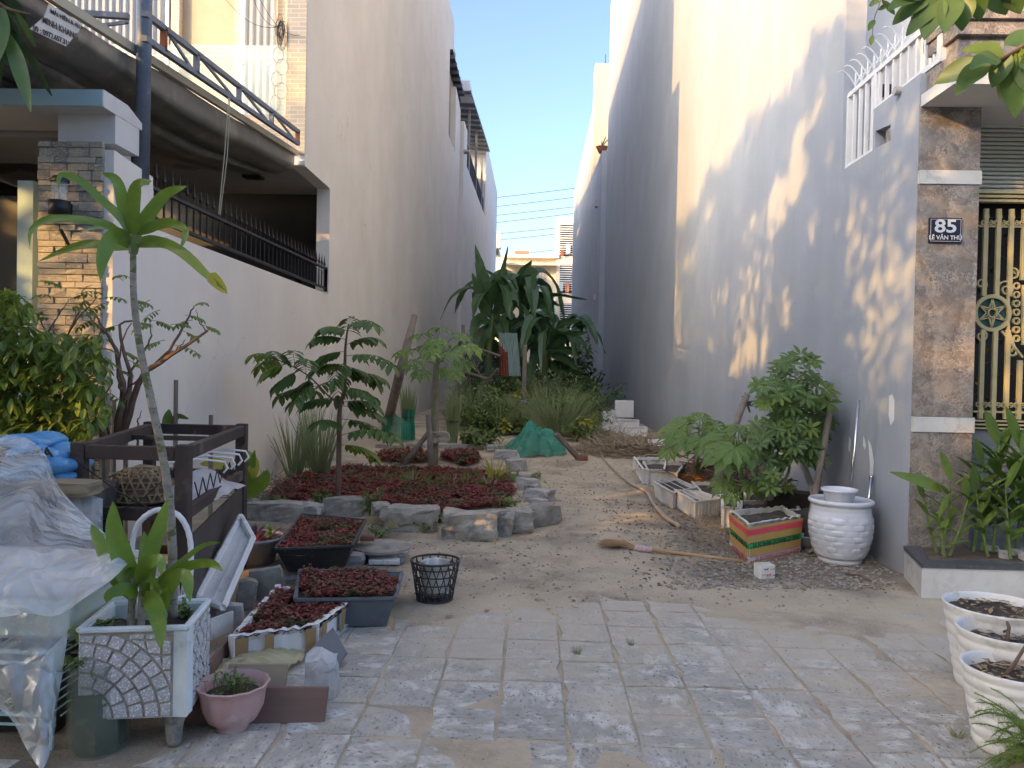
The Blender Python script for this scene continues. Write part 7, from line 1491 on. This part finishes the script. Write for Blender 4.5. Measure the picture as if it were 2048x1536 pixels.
heap('dry_litter', [(1440, 1090, .3), (1420, 1050, .3), (1400, 1100, .3), (1460, 1070, .2)], 260, 'straw', 'dry leaf and stem litter left of the taped box', .10, .04, .003)
Q = [Y_(1438, 960, 9.2), Y_(1465, 865, 9.5), Y_(1494, 790, 9.8)]; mb = MB(); mb.tube(Q, [.05, .045, .04], 9)
for (x, y) in ((1484, 792), (1512, 800), (1505, 812), (1490, 785), (1478, 812), (1500, 825)): mb.tube([Q[2] - Vector((0, 0, .1)), Y_(x, y, 9.8)], [.02, .012], 5)
tag(mb.build('dead_branch', 'bark_grey', smooth=True), 'cut dead branch with stubs leaning on the grey wall behind the papayas', 'branch')
# ---- umbrella shrub
b0 = G(1530, 1010); yq = 7.35; US = thing('umbrella_shrub', 'bushy umbrella shrub with whorled glossy leaves against the grey wall', 'shrub', Y_(1530, 1010, yq)); st = MB(); tips = []
for (pts, dy) in (([(1525, 1000), (1530, 930), (1545, 860), (1560, 800), (1590, 730)], .3), ([(1535, 1000), (1560, 940), (1590, 880), (1610, 820), (1625, 770)], .3), ([(1520, 1000), (1515, 930), (1520, 880), (1540, 850)], -.1), ([(1540, 1000), (1575, 950), (1583, 900), (1610, 860), (1640, 830)], .0), ([(1515, 1000), (1510, 960), (1520, 920), (1510, 890)], -.3), ([(1530, 1000), (1540, 920), (1560, 870), (1580, 850)], -.2), ([(1538, 1000), (1572, 930), (1600, 900), (1640, 890)], .1)):
    Q = spline([Y_(x, y, yq + dy * i / (len(pts) - 1)) for i, (x, y) in enumerate(pts)], 14); st.tube(Q, [.016 - .010 * i / 14 for i in range(15)], 6)
st.build('stem', 'papaya_stem', US); lf, lf2 = MB(), MB()
random.seed(14)
REG = [(1590, 730, 36, 20), (1560, 770, 45, 26), (1610, 775, 42, 30), (1545, 810, 34, 24), (1600, 820, 54, 30), (1640, 800, 20, 30), (1540, 860, 40, 26), (1590, 870, 56, 30), (1640, 860, 26, 40), (1550, 905, 44, 22), (1610, 905, 40, 26), (1520, 870, 22, 24), (1530, 980, 26, 14), (1548, 968, 24, 20)]
for (cx, cy, rx, ry) in REG:
    for k in range(int(rx * ry / 62)):
        a, q = rnd(0, 6.28), math.sqrt(rnd(0, 1)); p = Y_(cx + rx * q * math.cos(a), cy + ry * q * math.sin(a), yq + rnd(-.35, .40)); o_ = p - Y_(1575, 860, yq + .1)
        whorl(lf2 if random.random() < (.45 if cy > 840 and cx < 1570 else .15) else lf, p, Vector((o_.x, o_.y - .5, abs(o_.z) * .5 + .5)), rnd(.085, .125), random.choice((7, 8, 9)))
lf.build('foliage', 'leaf_mid', US, kind='stuff'); lf2.build('pale_foliage', 'leaf_bright', US, kind='stuff')
# ---- two young papayas
def pap(px, py, ctr, lvs, label, yq_, s):
    b = Y_(px, py, yq_); t = thing('young_papaya', label, 'plant', b, 'young papayas in the foam planters'); ct = Y_(*ctr, yq_); MB().tube([b, b.lerp(ct, .5) + Vector((.01, 0, 0)), ct], [.022, .019, .014], 8).build('stem', 'stem_green', t, smooth=True)
    for (x, y, dy, r) in lvs:
        p = Y_(x, y, yq_ + dy); MB().tube([ct - Vector((0, 0, .04 * rnd(0, 3))), ct.lerp(p, .6) + Vector((0, 0, .05)), p], [.007, .006, .004], 5).build('petiole', 'leaf_fresh', t); d = p - ct; mb = MB(); palmate(mb, p, Vector((d.x * .5, -.75, .9)), d + Vector((0, 0, -.1)), r * s, 8, .5); mb.build('leaf', 'leaf_papaya' if r > .8 else 'leaf_lime', t)
G_ = G(1393, 955)
pap(1393, 950, (1398, 850), [(1350, 860, -.2, 1), (1372, 845, .2, 1), (1402, 838, .3, 1), (1430, 850, 0, 1), (1440, 868, -.3, .9), (1375, 875, -.4, 1), (1405, 880, -.5, 1), (1418, 862, .1, 1), (1340, 900, -.3, .7), (1360, 870, .3, .9), (1450, 880, .2, .9)], 'left young papaya with broad lobed leaves in the orange planter', 10.3, .31)
pap(1483, 1000, (1476, 880), [(1440, 900, -.2, 1), (1458, 880, .1, 1), (1478, 862, .2, 1), (1500, 885, 0, .95), (1455, 912, -.35, 1), (1490, 905, -.4, .9), (1448, 960, -.2, .85), (1500, 965, -.2, .7), (1462, 985, -.25, .7), (1470, 895, -.5, 1), (1435, 880, .2, .9)], 'right young papaya in front of the shrub', 7.5, .24)
# ---- dark potted plants far along the wall
p = G(1186, 822); lf, st = MB(), MB()
for k in range(50): lf.leaf(p + Vector((rnd(-.35, .35), rnd(-.3, .3), rnd(.5, 1.4))), (rnd(-1, 1), rnd(-1, 1), rnd(-.2, 1)), (0, 0, 1), .35, .09, .4, 4)
st.tube([p, p + Vector((.1, 0, .9)), p + Vector((.3, 0, 1.5))], [.05, .04, .02], 6); st.tube([p, p + Vector((-.1, 0, 1.3))], [.06, .03], 6)
plant('dark_shrub', 'dark ragged plant leaning on the far end of the grey wall', 'plant', p, lf, st, 'leaf_purple', 'bark_thin')
# smears of white filler on the wall
for k, pts in enumerate((((1778, 792), (1784, 788), (1789, 800), (1788, 840), (1781, 852), (1777, 830)), ((1736, 878), (1742, 890), (1748, 920), (1744, 985), (1738, 990), (1740, 930)), ((1727, 870), (1732, 890), (1730, 900), (1726, 890)), ((1698, 872), (1702, 880), (1700, 905), (1697, 900)))):
    q = [X_(x, y, XR - .002 - .0005 * k) for x, y in pts]; o = MB().add(q, [tuple(range(len(q)))]).build('filler_smear', 'white_paint'); o.parent = HR; o.location = ORG[o.name] - ORG[HR.name]
# ---- foot planter plants
mat('leaf_fresher', (.12, .20, .04), (.08, .15, .035), .4, 6, sub=.3)
def shoot(px, py, hpx, yq_, n, label, grp, lean=0, L=.34, W=.075, m='leaf_mid'):
    b = Y_(px, py, yq_); b.z = .26; h = hpx * (.62 if hpx > 180 else .85) / 1538 * yq_; L *= .85; t = thing('leafy_shoot', label, 'plant', b, grp); top = b + Vector((lean, 0, h)); MB().tube([b, b.lerp(top, .5) + Vector((lean * .1, 0, 0)), top], [.012, .010, .005], 6).build('stem', 'stem_green', t)
    for k in range(n):
        q = b.lerp(top, .25 + .75 * k / (n - 1)); a = (k % 2) * math.pi + rnd(-.7, .7) + .3; mb = MB(); d = Vector((math.cos(a), math.sin(a) * .8 - .15, rnd(.5, 1.4) if k < n - 1 else 3)); mb.leaf(q, d, (0, 0, 1) if abs(d.z) < 2.5 else (0, 1, 0), L * rnd(.75, 1.1), W * rnd(.8, 1.15), .55, 9, .2, shape=lambda t: math.sin(math.pi * min(1, t * .97 + .03)) ** .8); mb.build('leaf', m if random.random() < .75 else 'leaf_bright', t)
random.seed(9); SG = 'leafy shoots in the planter at the marble pillar'
for k, (x, h, yq_, n, ln, L) in enumerate(((1872, 120, 5.85, 6, -.10, .26), (1884, 170, 5.8, 8, .05, .30), (1898, 130, 5.75, 6, .12, .28), (1888, 90, 5.7, 5, -.05, .24), (1946, 270, 5.9, 10, .05, .36), (1962, 300, 5.95, 11, .10, .38), (1985, 340, 5.9, 12, .02, .40), (2008, 330, 5.85, 12, .1, .40), (2030, 300, 5.9, 11, .05, .4), (2050, 320, 5.8, 11, -.05, .4), (1975, 200, 5.75, 8, -.1, .34), (2020, 220, 5.7, 9, -.05, .34), (2075, 300, 5.9, 11, 0, .4))):
    shoot(x, 1150, h, yq_, n, ['low leaning shoot at the left end of the pillar planter', 'tallest shoot of the left group before the pillar', 'shoot leaning right in the left group before the pillar', 'shortest shoot of the left group before the pillar', 'first tall shoot left of the gate plinth', 'tall shoot touching the pillar edge', 'tall shoot before the white tiled plinth', 'tall shoot reaching the gate bars', 'dense tall shoot near the right edge', 'shoot at the right edge of the view', 'short shoot below the tall ones', 'short bright shoot at the planter rim', 'outermost shoot beyond the right edge'][k], SG, ln, L, L * .21, 'leaf_fresher' if k > 3 else 'leaf_bright')
Q = [Y_(1885, 985, 5.8), Y_(1850, 965, 5.75), Y_(1780, 944, 5.7)]; mb = MB(); strap(mb, Q, .085, .3, .2, n=12, shape=lambda t: math.sin(math.pi * min(1, t * .97 + .02)) ** .8); tag(mb.build('arching_leaf', 'leaf_bright', smooth=True), 'long leaf arching left out of the pillar planter', 'leaf')
for k in range(16):
    x, y = rnd(3.45, 4.6), rnd(5.72, 6.0); mb = MB(); rock(mb, (x, y, .27), (rnd(.05, .1), rnd(.05, .08), rnd(.03, .06)), rnd(0, 3), k, .15, 2); mb.build('pebble', 'concrete_pale', FP)
# ---- three ribbed white pots
def ribbed(px, py, yq_, r, h, label, soilz, seed):
    b = Y_(px, py, yq_); b.z = .0; t = thing('ribbed_pot', label, 'plant pot', b, 'tall white ribbed pots'); n = 60; prof = [(0, 0), (r * .70, 0)]
    for i in range(n + 1):
        v = i / n; prof.append((r * (.72 + .28 * v) + .006 * abs(math.sin(v * math.pi * 6.5)), h * v))
    prof += [(r * 1.03, h + .002), (r * 1.035, h + .008), (r * 1.0, h + .012), (r * .97, h), (r * .93, h * .8), (r * .86, h * .5)]
    MB().lathe(b, prof, 64).build('pot_body', 'plastic_white', t, smooth=True); random.seed(seed); mb = MB()
    def sf_(u, v): a, q = 2 * math.pi * u, v; p = b + Vector((r * .92 * q * math.cos(a), r * .92 * q * math.sin(a), 0)); p.z = h * soilz + .02 * noise.noise(p * 14) + .02 * noise.noise(p * 35); return p
    mb.grid(sf_, 40, 12); mb.build('soil_fill', 'dark_soil', t)
    mb = MB()
    for k in range(70): a, q = rnd(0, 6.28), rnd(0, .85) ** .5 * r * .9; mb.leaf(b + Vector((q * math.cos(a), q * math.sin(a), h * soilz + .02)), (rnd(-1, 1), rnd(-1, 1), rnd(-.1, .3)), (0, 0, 1), rnd(.02, .05), rnd(.012, .025), .3, 2)
    mb.build('leaf_litter', 'dry_leaf' if seed % 2 else 'bark_grey', t, kind='stuff'); return b
b1 = ribbed(1990, 1300, 3.95, .235, .41, 'rearmost tall white ribbed pot full of soil', .93, 1); b2 = ribbed(2012, 1340, 3.62, .205, .39, 'middle tall white ribbed pot with lumpy soil', .84, 2); b3 = ribbed(2024, 1400, 3.30, .19, .335, 'front tall white ribbed pot with a cut stem and pale soil', .90, 3)
for (x0, y0, x1, y1, lb) in ((2013, 1275, 2014, 1243, 'short dead twig upright in the middle ribbed pot'), (1998, 1345, 2052, 1290, 'curved bare stem crossing the front ribbed pot')):
    a, b = Y_(x0, y0, 3.5 if y0 < 1300 else 3.28), Y_(x1, y1, 3.5 if y0 < 1300 else 3.2); tag(MB().tube([a - Vector((0, 0, .05)), a.lerp(b, .5) + Vector((.01, 0, .01 if y0 < 1300 else -.02)), b], [.009, .008, .006], 7).build('bare_stem', 'bark_thin', smooth=True), lb, 'stem')
# feathery fern and clay tile in the corner
c = Y_(2056, 1440, 2.98); FN = thing('asparagus_fern', 'soft feathery green fern at the lower right corner', 'fern', (c.x, c.y, .0)); st, lf = MB(), MB(); random.seed(4)
for k in range(46):
    a = rnd(1.5, 4.6); L = rnd(.12, .26); d = Vector((math.cos(a), math.sin(a) * .7, rnd(-.2, 1.5))).normalized(); p = Vector((c.x + .02 + rnd(-.03, .03), c.y + rnd(-.03, .03), rnd(.08, .24))); pts = [p.copy()]
    for i in range(14):
        d = (d + Vector((0, 0, -.08))).normalized(); p = p + d * L / 14; pts.append(p.copy())
        for j in range(9):
            e = Vector((rnd(-1, 1), rnd(-1, 1), rnd(-.8, .8))).normalized(); q = rnd(.018, .034); s = e.cross(d).normalized() * .0012; lf.add([p - s, p + e * q, p + s], [(0, 1, 2)])
    st.tube(pts, [.0022] * 15, 3)
st.tube([Vector((c.x + .02, c.y, 0)), Vector((c.x + .02, c.y, .16))], .02, 6); st.build('frond_stem', 'stem_green', FN, kind='stuff'); lf.build('needles', 'leaf_bright', FN, kind='stuff')
q = Z_(2030, 1536, .0); tag(MB().box((q.x + .03, q.y - .07, .06), (.22, .10, .12), .5, bev=.008).build('clay_block', 'clay_tile'), 'plain clay coloured block at the lower right corner', 'block')
# ---- roof planter greenery
lf, st = MB(), MB(); random.seed(6); rx0 = XR + .2
for k in range(9):
    b = Vector((rx0 + .15 + k * .2, 6.0, zpl + .18)); e = b + Vector((rnd(-.1, .25), rnd(-.1, .1), rnd(.5, .8))); m_ = b.lerp(e, .5) + Vector((rnd(-.06, .06), 0, 0)); st.tube([b, m_, e], [.03, .022, .012], 6)
    for j in range(3): st.tube([m_, m_ + Vector((rnd(-.3, .3), rnd(-.2, .2), rnd(.25, .5)))], [.012, .006], 4)
    for j in range(70): lf.leaf(e + Vector((rnd(-.35, .35), rnd(-.3, .25), rnd(-.05, .4))), (rnd(-1, 1), rnd(-1, .5), rnd(-1, .4)), (0, 0, 1), rnd(.08, .15), rnd(.03, .05), .5, 3)
plant('roof_shrub', 'row of gnarled shrubs growing in the planter above the canopy', 'shrub', Vector((rx0 + .6, 6.0, zpl + .18)), lf, st, 'leaf_mid', 'bark_grey')
mb = MB()
for k in range(520): p = Vector((rnd(rx0, rx0 + 1.9), rnd(5.82, 6.2), zpl + .19)); mb.leaf(p, (rnd(-.3, .3), rnd(-.4, .2), 1), (0, 1, 0), rnd(.08, .30), .010, .4, 4, shape=lambda t: (1 - t) ** .6)
o = mb.build('roof_grass', 'grass_blade'); o['kind'] = 'stuff'; o['label'] = 'fringe of rough grass along the roof planter'; o['category'] = 'grass'
mb = MB()
for k in range(420): p = Vector((rnd(rx0 - .05, rx0 + 1.9), 5.78, zpl + .19)); mb.tube([p, p + Vector((rnd(-.08, .08), -.03, rnd(-.05, .04))), p + Vector((rnd(-.1, .1), -.04, -rnd(.05, .16)))], .003, 3, cap=False)
o = mb.build('dry_roots', 'straw'); o['kind'] = 'stuff'; o['label'] = 'dry roots hanging over the edge of the roof planter'; o['category'] = 'roots'
# ---- overhanging branches close to the viewpoint
def spray(name, label, segs, leaves, m, yq_, r0=.010):
    b = Y_(*segs[0], yq_); t = thing(name, label, 'branch', b); st = MB(); st.tube(spline([Y_(x, y, yq_) for x, y in segs], 12), [r0 - r0 * .6 * i / 12 for i in range(13)], 6); st.build('twig', 'bark_thin', t)
    for k, (x0, y0, x1, y1, w_, tl) in enumerate(leaves):
        dy = rnd(-.15, .15); a, e = Y_(x0, y0, yq_), Y_(x1, y1, yq_ + dy); mid = a.lerp(e, .5) + Vector((0, 0, .06 * (e - a).length)); mb = MB(); strap(mb, [a, mid, e], w_ / 1538 * yq_, tl, .28, n=14, wave=.04, shape=lambda t: math.sin(math.pi * min(1, t * .96 + .03)) ** .8); mb.build('leaf', m if k % 4 else 'leaf_mid', t, smooth=True)
random.seed(2)
spray('overhanging_branch', 'branch of broad green leaves reaching in at the right edge', [(2090, 60), (2040, 95), (1990, 122), (1960, 128)],
      [(1985, 122, 1868, 168, 44, .5), (1975, 128, 1912, 190, 40, .3), (2000, 118, 1960, 90, 34, .5), (2010, 112, 1925, 100, 36, .8), (2020, 108, 1985, 175, 40, .3), (2040, 98, 2030, 235, 56, .2), (2050, 95, 2060, 190, 50, .1), (2030, 105, 2000, 200, 34, .4), (2060, 90, 2010, 80, 44, .6), (2065, 85, 2048, 140, 44, .4), (2000, 118, 1940, 140, 36, .6)], 'leaf_bright', 3.3)
spray('overhanging_twig', 'leafy twig hanging down at the top right corner', [(2000, -60), (1940, -20), (1880, 0), (1820, -8)],
      [(1900, -10, 1812, 72, 38, .3), (1880, -5, 1850, 80, 48, .2), (1862, -6, 1785, 50, 34, .5), (1910, -10, 1890, 66, 46, .1), (1840, -8, 1775, 22, 30, .6), (1930, -18, 1925, 62, 44, .2), (1950, -22, 1960, 40, 40, .3), (1980, -30, 2010, 30, 44, .3), (1870, -8, 1822, 40, 36, .6), (2010, -40, 2040, 28, 40, .3), (1850, -6, 1800, -10, 30, .6)], 'leaf_mid', 3.0)
spray('hanging_vine', 'thin vine with a few small leaves hanging beside the white railing', [(1770, -30), (1760, 5), (1748, 40), (1744, 80)], [(1760, 5, 1738, 12, 12, .3), (1764, 0, 1790, 30, 12, .3), (1750, 40, 1736, 62, 12, .2), (1745, 70, 1742, 92, 10, .2), (1756, 20, 1776, 10, 10, .3)], 'leaf_bright', 3.6, .003)
spray('drooping_branch', 'branch of long drooping brown backed leaves at the top left corner', [(-90, -60), (-30, -20), (10, 15), (60, 28)],
      [(12, 60, 62, 224, 30, .1), (22, 55, 104, 192, 22, .8), (8, 20, 44, 120, 34, .3), (-10, 0, 16, 130, 44, .1), (5, 15, -20, 150, 44, .2), (-30, -10, 30, 60, 40, .2), (0, -10, 50, 40, 30, .3), (-20, 30, -10, 200, 40, .1), (30, 20, 72, 96, 16, .6)], 'leaf_dark', 2.6)
# ---- hedge and star fruit shrub on the left
random.seed(31); HG = thing('hedge_shrub', 'glossy bright green hedge shrub in front of the stone pillar', 'shrub', (-3.7, 5.4, 0)); lf, lf2, st = MB(), MB(), MB()
CL = [(20, 640, 46, 60), (60, 700, 60, 50), (100, 700, 56, 40), (30, 760, 60, 60), (110, 770, 60, 60), (170, 740, 50, 50), (60, 830, 70, 40), (160, 820, 60, 40), (180, 690, 30, 24), (10, 590, 26, 22), (130, 860, 60, 26), (30, 850, 60, 30), (-40, 700, 60, 100), (-30, 800, 60, 80)]
for cx, cy, rx, ry in CL:
    c = Y_(cx, cy, 5.4); st.tube([Vector((-3.75 + rnd(-.2, .2), 5.5, .05)), Vector((-3.75, 5.5, .6)).lerp(c, .5), c], [.02, .012, .005], 5)
    for k in range(int(rx * ry / 17)):
        a, q = rnd(0, 6.28), math.sqrt(rnd(0, 1)); p = Y_(cx + rx * q * math.cos(a), cy + ry * q * math.sin(a), 5.35 + rnd(-.4, .4)); (lf if random.random() < .8 else lf2).leaf(p, (rnd(-1, 1), rnd(-1, .6), rnd(-1.1, .2)), (0, 0, 1), rnd(.08, .13), rnd(.035, .055), .7, 4, .3)
st.build('stem', 'bark_grey', HG, kind='stuff'); lf.build('foliage', 'leaf_bright', HG, kind='stuff'); lf2.build('inner_foliage', 'leaf_mid', HG, kind='stuff')
SF = thing('starfruit_shrub', 'sparse shrub of bare crooked branches tipped with young feathery leaves', 'shrub', Y_(240, 900, 5.6)); st, lf = MB(), MB(); yq = 5.55
def bb(pts, r0, dy=0):
    Q = spline([Y_(x, y, yq + dy * i / (len(pts) - 1)) for i, (x, y) in enumerate(pts)], 12); Q = [q + Vector((rnd(-.008, .008), 0, rnd(-.008, .008))) for q in Q]; st.tube(Q, [r0 - r0 * .72 * i / 12 for i in range(13)], 6)
for pts, r0, dy in (([(232, 905), (240, 830), (247, 790), (240, 740), (228, 690), (205, 660)], .034, .1), ([(225, 900), (195, 850), (175, 800), (120, 745), (80, 760)], .028, -.1), ([(245, 880), (262, 820), (285, 750), (305, 735), (360, 700), (414, 662)], .030, -.3), ([(240, 900), (250, 850), (258, 790), (262, 745), (248, 710), (240, 650), (265, 640)], .026, .2),
                    ([(247, 790), (236, 755), (240, 700), (262, 648)], .014, -.2), ([(290, 745), (340, 700), (375, 640), (390, 610)], .014, .1), ([(330, 715), (375, 690), (385, 672), (398, 672)], .010, 0), ([(228, 690), (190, 630), (170, 610)], .012, 0), ([(175, 800), (130, 720), (95, 665), (60, 606)], .012, .2), ([(120, 745), (140, 660), (195, 592)], .010, -.2), ([(95, 665), (110, 640), (140, 600)], .008, 0), ([(140, 660), (165, 610), (165, 580), (185, 570)], .008, .1),
                    ([(262, 745), (300, 680), (300, 640)], .010, .1), ([(300, 735), (350, 700), (370, 680)], .010, .2), ([(414, 662), (396, 640), (392, 620)], .006, 0), ([(205, 660), (175, 630), (170, 600)], .008, .2), ([(250, 800), (262, 770), (300, 745)], .014, 0), ([(232, 905), (215, 860), (208, 800), (225, 765)], .014, .1), ([(275, 900), (276, 850), (282, 820)], .010, 0)): bb(pts, r0, dy)
for (x, y, dx, dy_) in ((60, 606, -20, 10), (60, 600, 30, -12), (80, 560, 30, 8), (110, 640, -40, -5), (130, 610, 50, 10), (140, 600, 30, -12), (185, 600, -30, 10), (150, 590, 40, -8), (200, 598, 40, -4), (225, 560, 20, -10), (215, 605, -30, 15), (265, 600, 30, 8), (240, 650, -30, 10), (262, 648, 30, 0), (190, 640, -30, 12), (300, 640, 35, 10), (305, 650, -30, 8), (340, 650, 30, 0), (370, 630, 30, 8), (390, 612, 18, -6), (385, 640, -30, 10), (360, 660, 30, 15), (330, 680, -30, 12), (350, 690, 40, 12), (300, 600, -20, 15), (400, 650, 30, 10), (240, 700, 24, 12), (200, 780, 40, 20), (225, 740, 30, 6), (185, 800, 50, 20), (320, 620, -24, 12), (165, 640, 36, 12), (255, 720, 26, 14), (95, 620, -26, 12)):
    a = Y_(x, y, yq + rnd(-.2, .2)); b = Y_(x + dx, y + dy_, a.y + rnd(-.1, .1)); pinnate(lf, st, a, b - a + Vector((0, 0, .02)), (b - a).length * 1.1, 5, .05, .026, .4, .0025, .5)
st.build('branch', 'bark_thin', SF, kind='stuff'); lf.build('young_leaves', 'leaf_fresh', SF, kind='stuff')
# yellow green broad leaves behind the timber frame
c = Y_(455, 975, 6.9); YP = thing('broad_leaf_plant', 'plant with large yellow green leaves behind the timber frame', 'plant', (c.x, c.y, 0))
for pts, w_, m in (([(470, 975), (440, 930), (400, 928)], 26, 'leaf_yellow'), ([(472, 985), (500, 940), (495, 915), (470, 900)], 34, 'leaf_yellow'), ([(475, 990), (520, 965), (535, 940)], 36, 'leaf_lime'), ([(475, 985), (490, 970), (510, 900)], 30, 'leaf_lime'), ([(330, 860), (335, 835), (338, 818)], 18, 'leaf_mid'), ([(342, 850), (355, 832), (378, 838)], 12, 'leaf_mid')):
    mb = MB(); strap(mb, [Y_(x, y, 6.9 if x > 390 else 6.2) for x, y in pts], w_ / 1538 * 6.9, .3, .25, n=12, wave=.05); mb.build('leaf', m, YP, smooth=True)
for k, (x, y, h) in enumerate(((422, 900, 70), (185, 850, 50), (205, 860, 60), (228, 870, 40), (352, 830, 90), (252, 880, 60))):
    p = Y_(x, y + 60, 6.2); p.z = 0; q = Y_(x, y - 70 + (0 if k != 4 else 0), 6.2); tag(MB().tube([p, q], [.022, .018], 6).build('fence_stick', 'bark_grey'), ['thin stick standing behind the right end of the timber frame', 'first of the upright sticks behind the blue sacks', 'second of the upright sticks behind the blue sacks', 'third upright stick behind the timber frame', 'stick rising above the back rail of the frame', 'stub stick beside the shrub stems'][k], 'stick')
# ================================================================ litter
def scatter(name, m, n, fn, s0, s1, label, cat):
    mb = MB()
    for k in range(n):
        x, y = fn(); z = gh(x, y) if y > 5.4 or x < -1.2 else max(gh(x, y), 0); s = rnd(s0, s1); rot = Matrix.Rotation(rnd(0, 6.28), 3, 'Z') @ Matrix.Rotation(rnd(-.4, .4), 3, 'X'); P_ = [Vector((x, y, z + s * .12)) + rot @ (Vector(v) * s * rnd(.7, 1.2)) for v in ((-.5, 0, 0), (0, -.4, .05), (.5, 0, 0), (0, .4, 0), (0, 0, .28), (0, 0, -.2))]
        mb.add(P_, [(0, 1, 4), (1, 2, 4), (2, 3, 4), (3, 0, 4), (1, 0, 5), (2, 1, 5), (3, 2, 5), (0, 3, 5)])
    o = mb.build(name, m); o['kind'] = 'stuff'; o['label'] = label; o['category'] = cat
random.seed(12)
def wallband(): 
    p = G(rnd(1330, 1800), rnd(1040, 1180)); return p.x, p.y
def lot(): y = rnd(5.2, 13) ; return rnd(-2.6, 2.4), y
def front(): return rnd(-2.4, 3.0), 2.9 + 3.2 * rnd(0, 1)
scatter('gravel', 'grit', 1900, wallband, .012, .055, 'mixed gravel and rubble chips along the grey wall', 'gravel')
scatter('shell_chips', 'white_stone', 420, wallband, .010, .03, 'white chips scattered along the grey wall', 'gravel')
scatter('dark_clods', 'clod' if mat('clod', (.22, .18, .13), (.13, .105, .08), .95, 12, rand=.3) else '', 1100, lambda: (rnd(.8, 2.7), rnd(5.6, 9.5)), .008, .040, 'dark earth clods between the planters and the path', 'clods')
scatter('pebbles', 'grit', 2600, lot, .008, .04, 'small pebbles and clods scattered over the sand', 'gravel')
scatter('grit_specks', 'grit', 1500, front, .004, .014, 'specks of grit on the paving', 'gravel')
scatter('pale_specks', 'concrete_pale', 500, lot, .01, .03, 'pale stone specks on the sand', 'gravel')
mb = MB()
for k in range(420):
    x, y = wallband() if k % 3 == 0 else lot() if k % 3 == 1 else (rnd(-1.5, .3), rnd(4.8, 8)); z = max(gh(x, y), 0); mb.leaf((x, y, z + .008), (rnd(-1, 1), rnd(-1, 1), rnd(0, .25)), (0, 0, 1), rnd(.02, .07), rnd(.012, .03), .3, 3, .3)
o = mb.build('dead_leaves', 'dry_leaf'); o['kind'] = 'stuff'; o['label'] = 'dead leaves scattered over sand and gravel'; o['category'] = 'leaves'
Q = G(1345, 1128); 
for k, (x, y, L, lb) in enumerate(((785, 1268, .09, 'curled brown leaf on the paving left of the centre'), (1430, 1048, .14, 'brown leaf on the sand left of the taped box'), (1618, 1110, .14, 'orange brown leaf leaning at the metal bowl'), (428, 1452, .09, 'brown leaf between the planter foot and the pink bowl'), (715, 1165, .1, 'pale leaf beside the grey tub'))):
    p = G(x, y); mb = MB(); mb.leaf(p + Vector((0, 0, .02)), (rnd(-1, 1), rnd(-.3, .3), .4), (0, 0, 1), L, L * .4, .6, 6, .4); tag(mb.build('fallen_leaf', 'dry_leaf', smooth=True), lb, 'leaf')
# small weed tufts in the paving joints
for k, (x, y) in enumerate(((1155, 1308), (1915, 1475), (1262, 1290))):
    mb = MB(); tuft(mb, Z_(x, y, 0), 26, .06, .07, .004); tag(mb.build('grass_tuft', 'grass_blade'), ('small dry tuft in a paving joint left of the centre', 'grass tuft in the paving beside the ribbed pots', 'tiny tuft on the paving near the middle')[k], 'grass tuft')
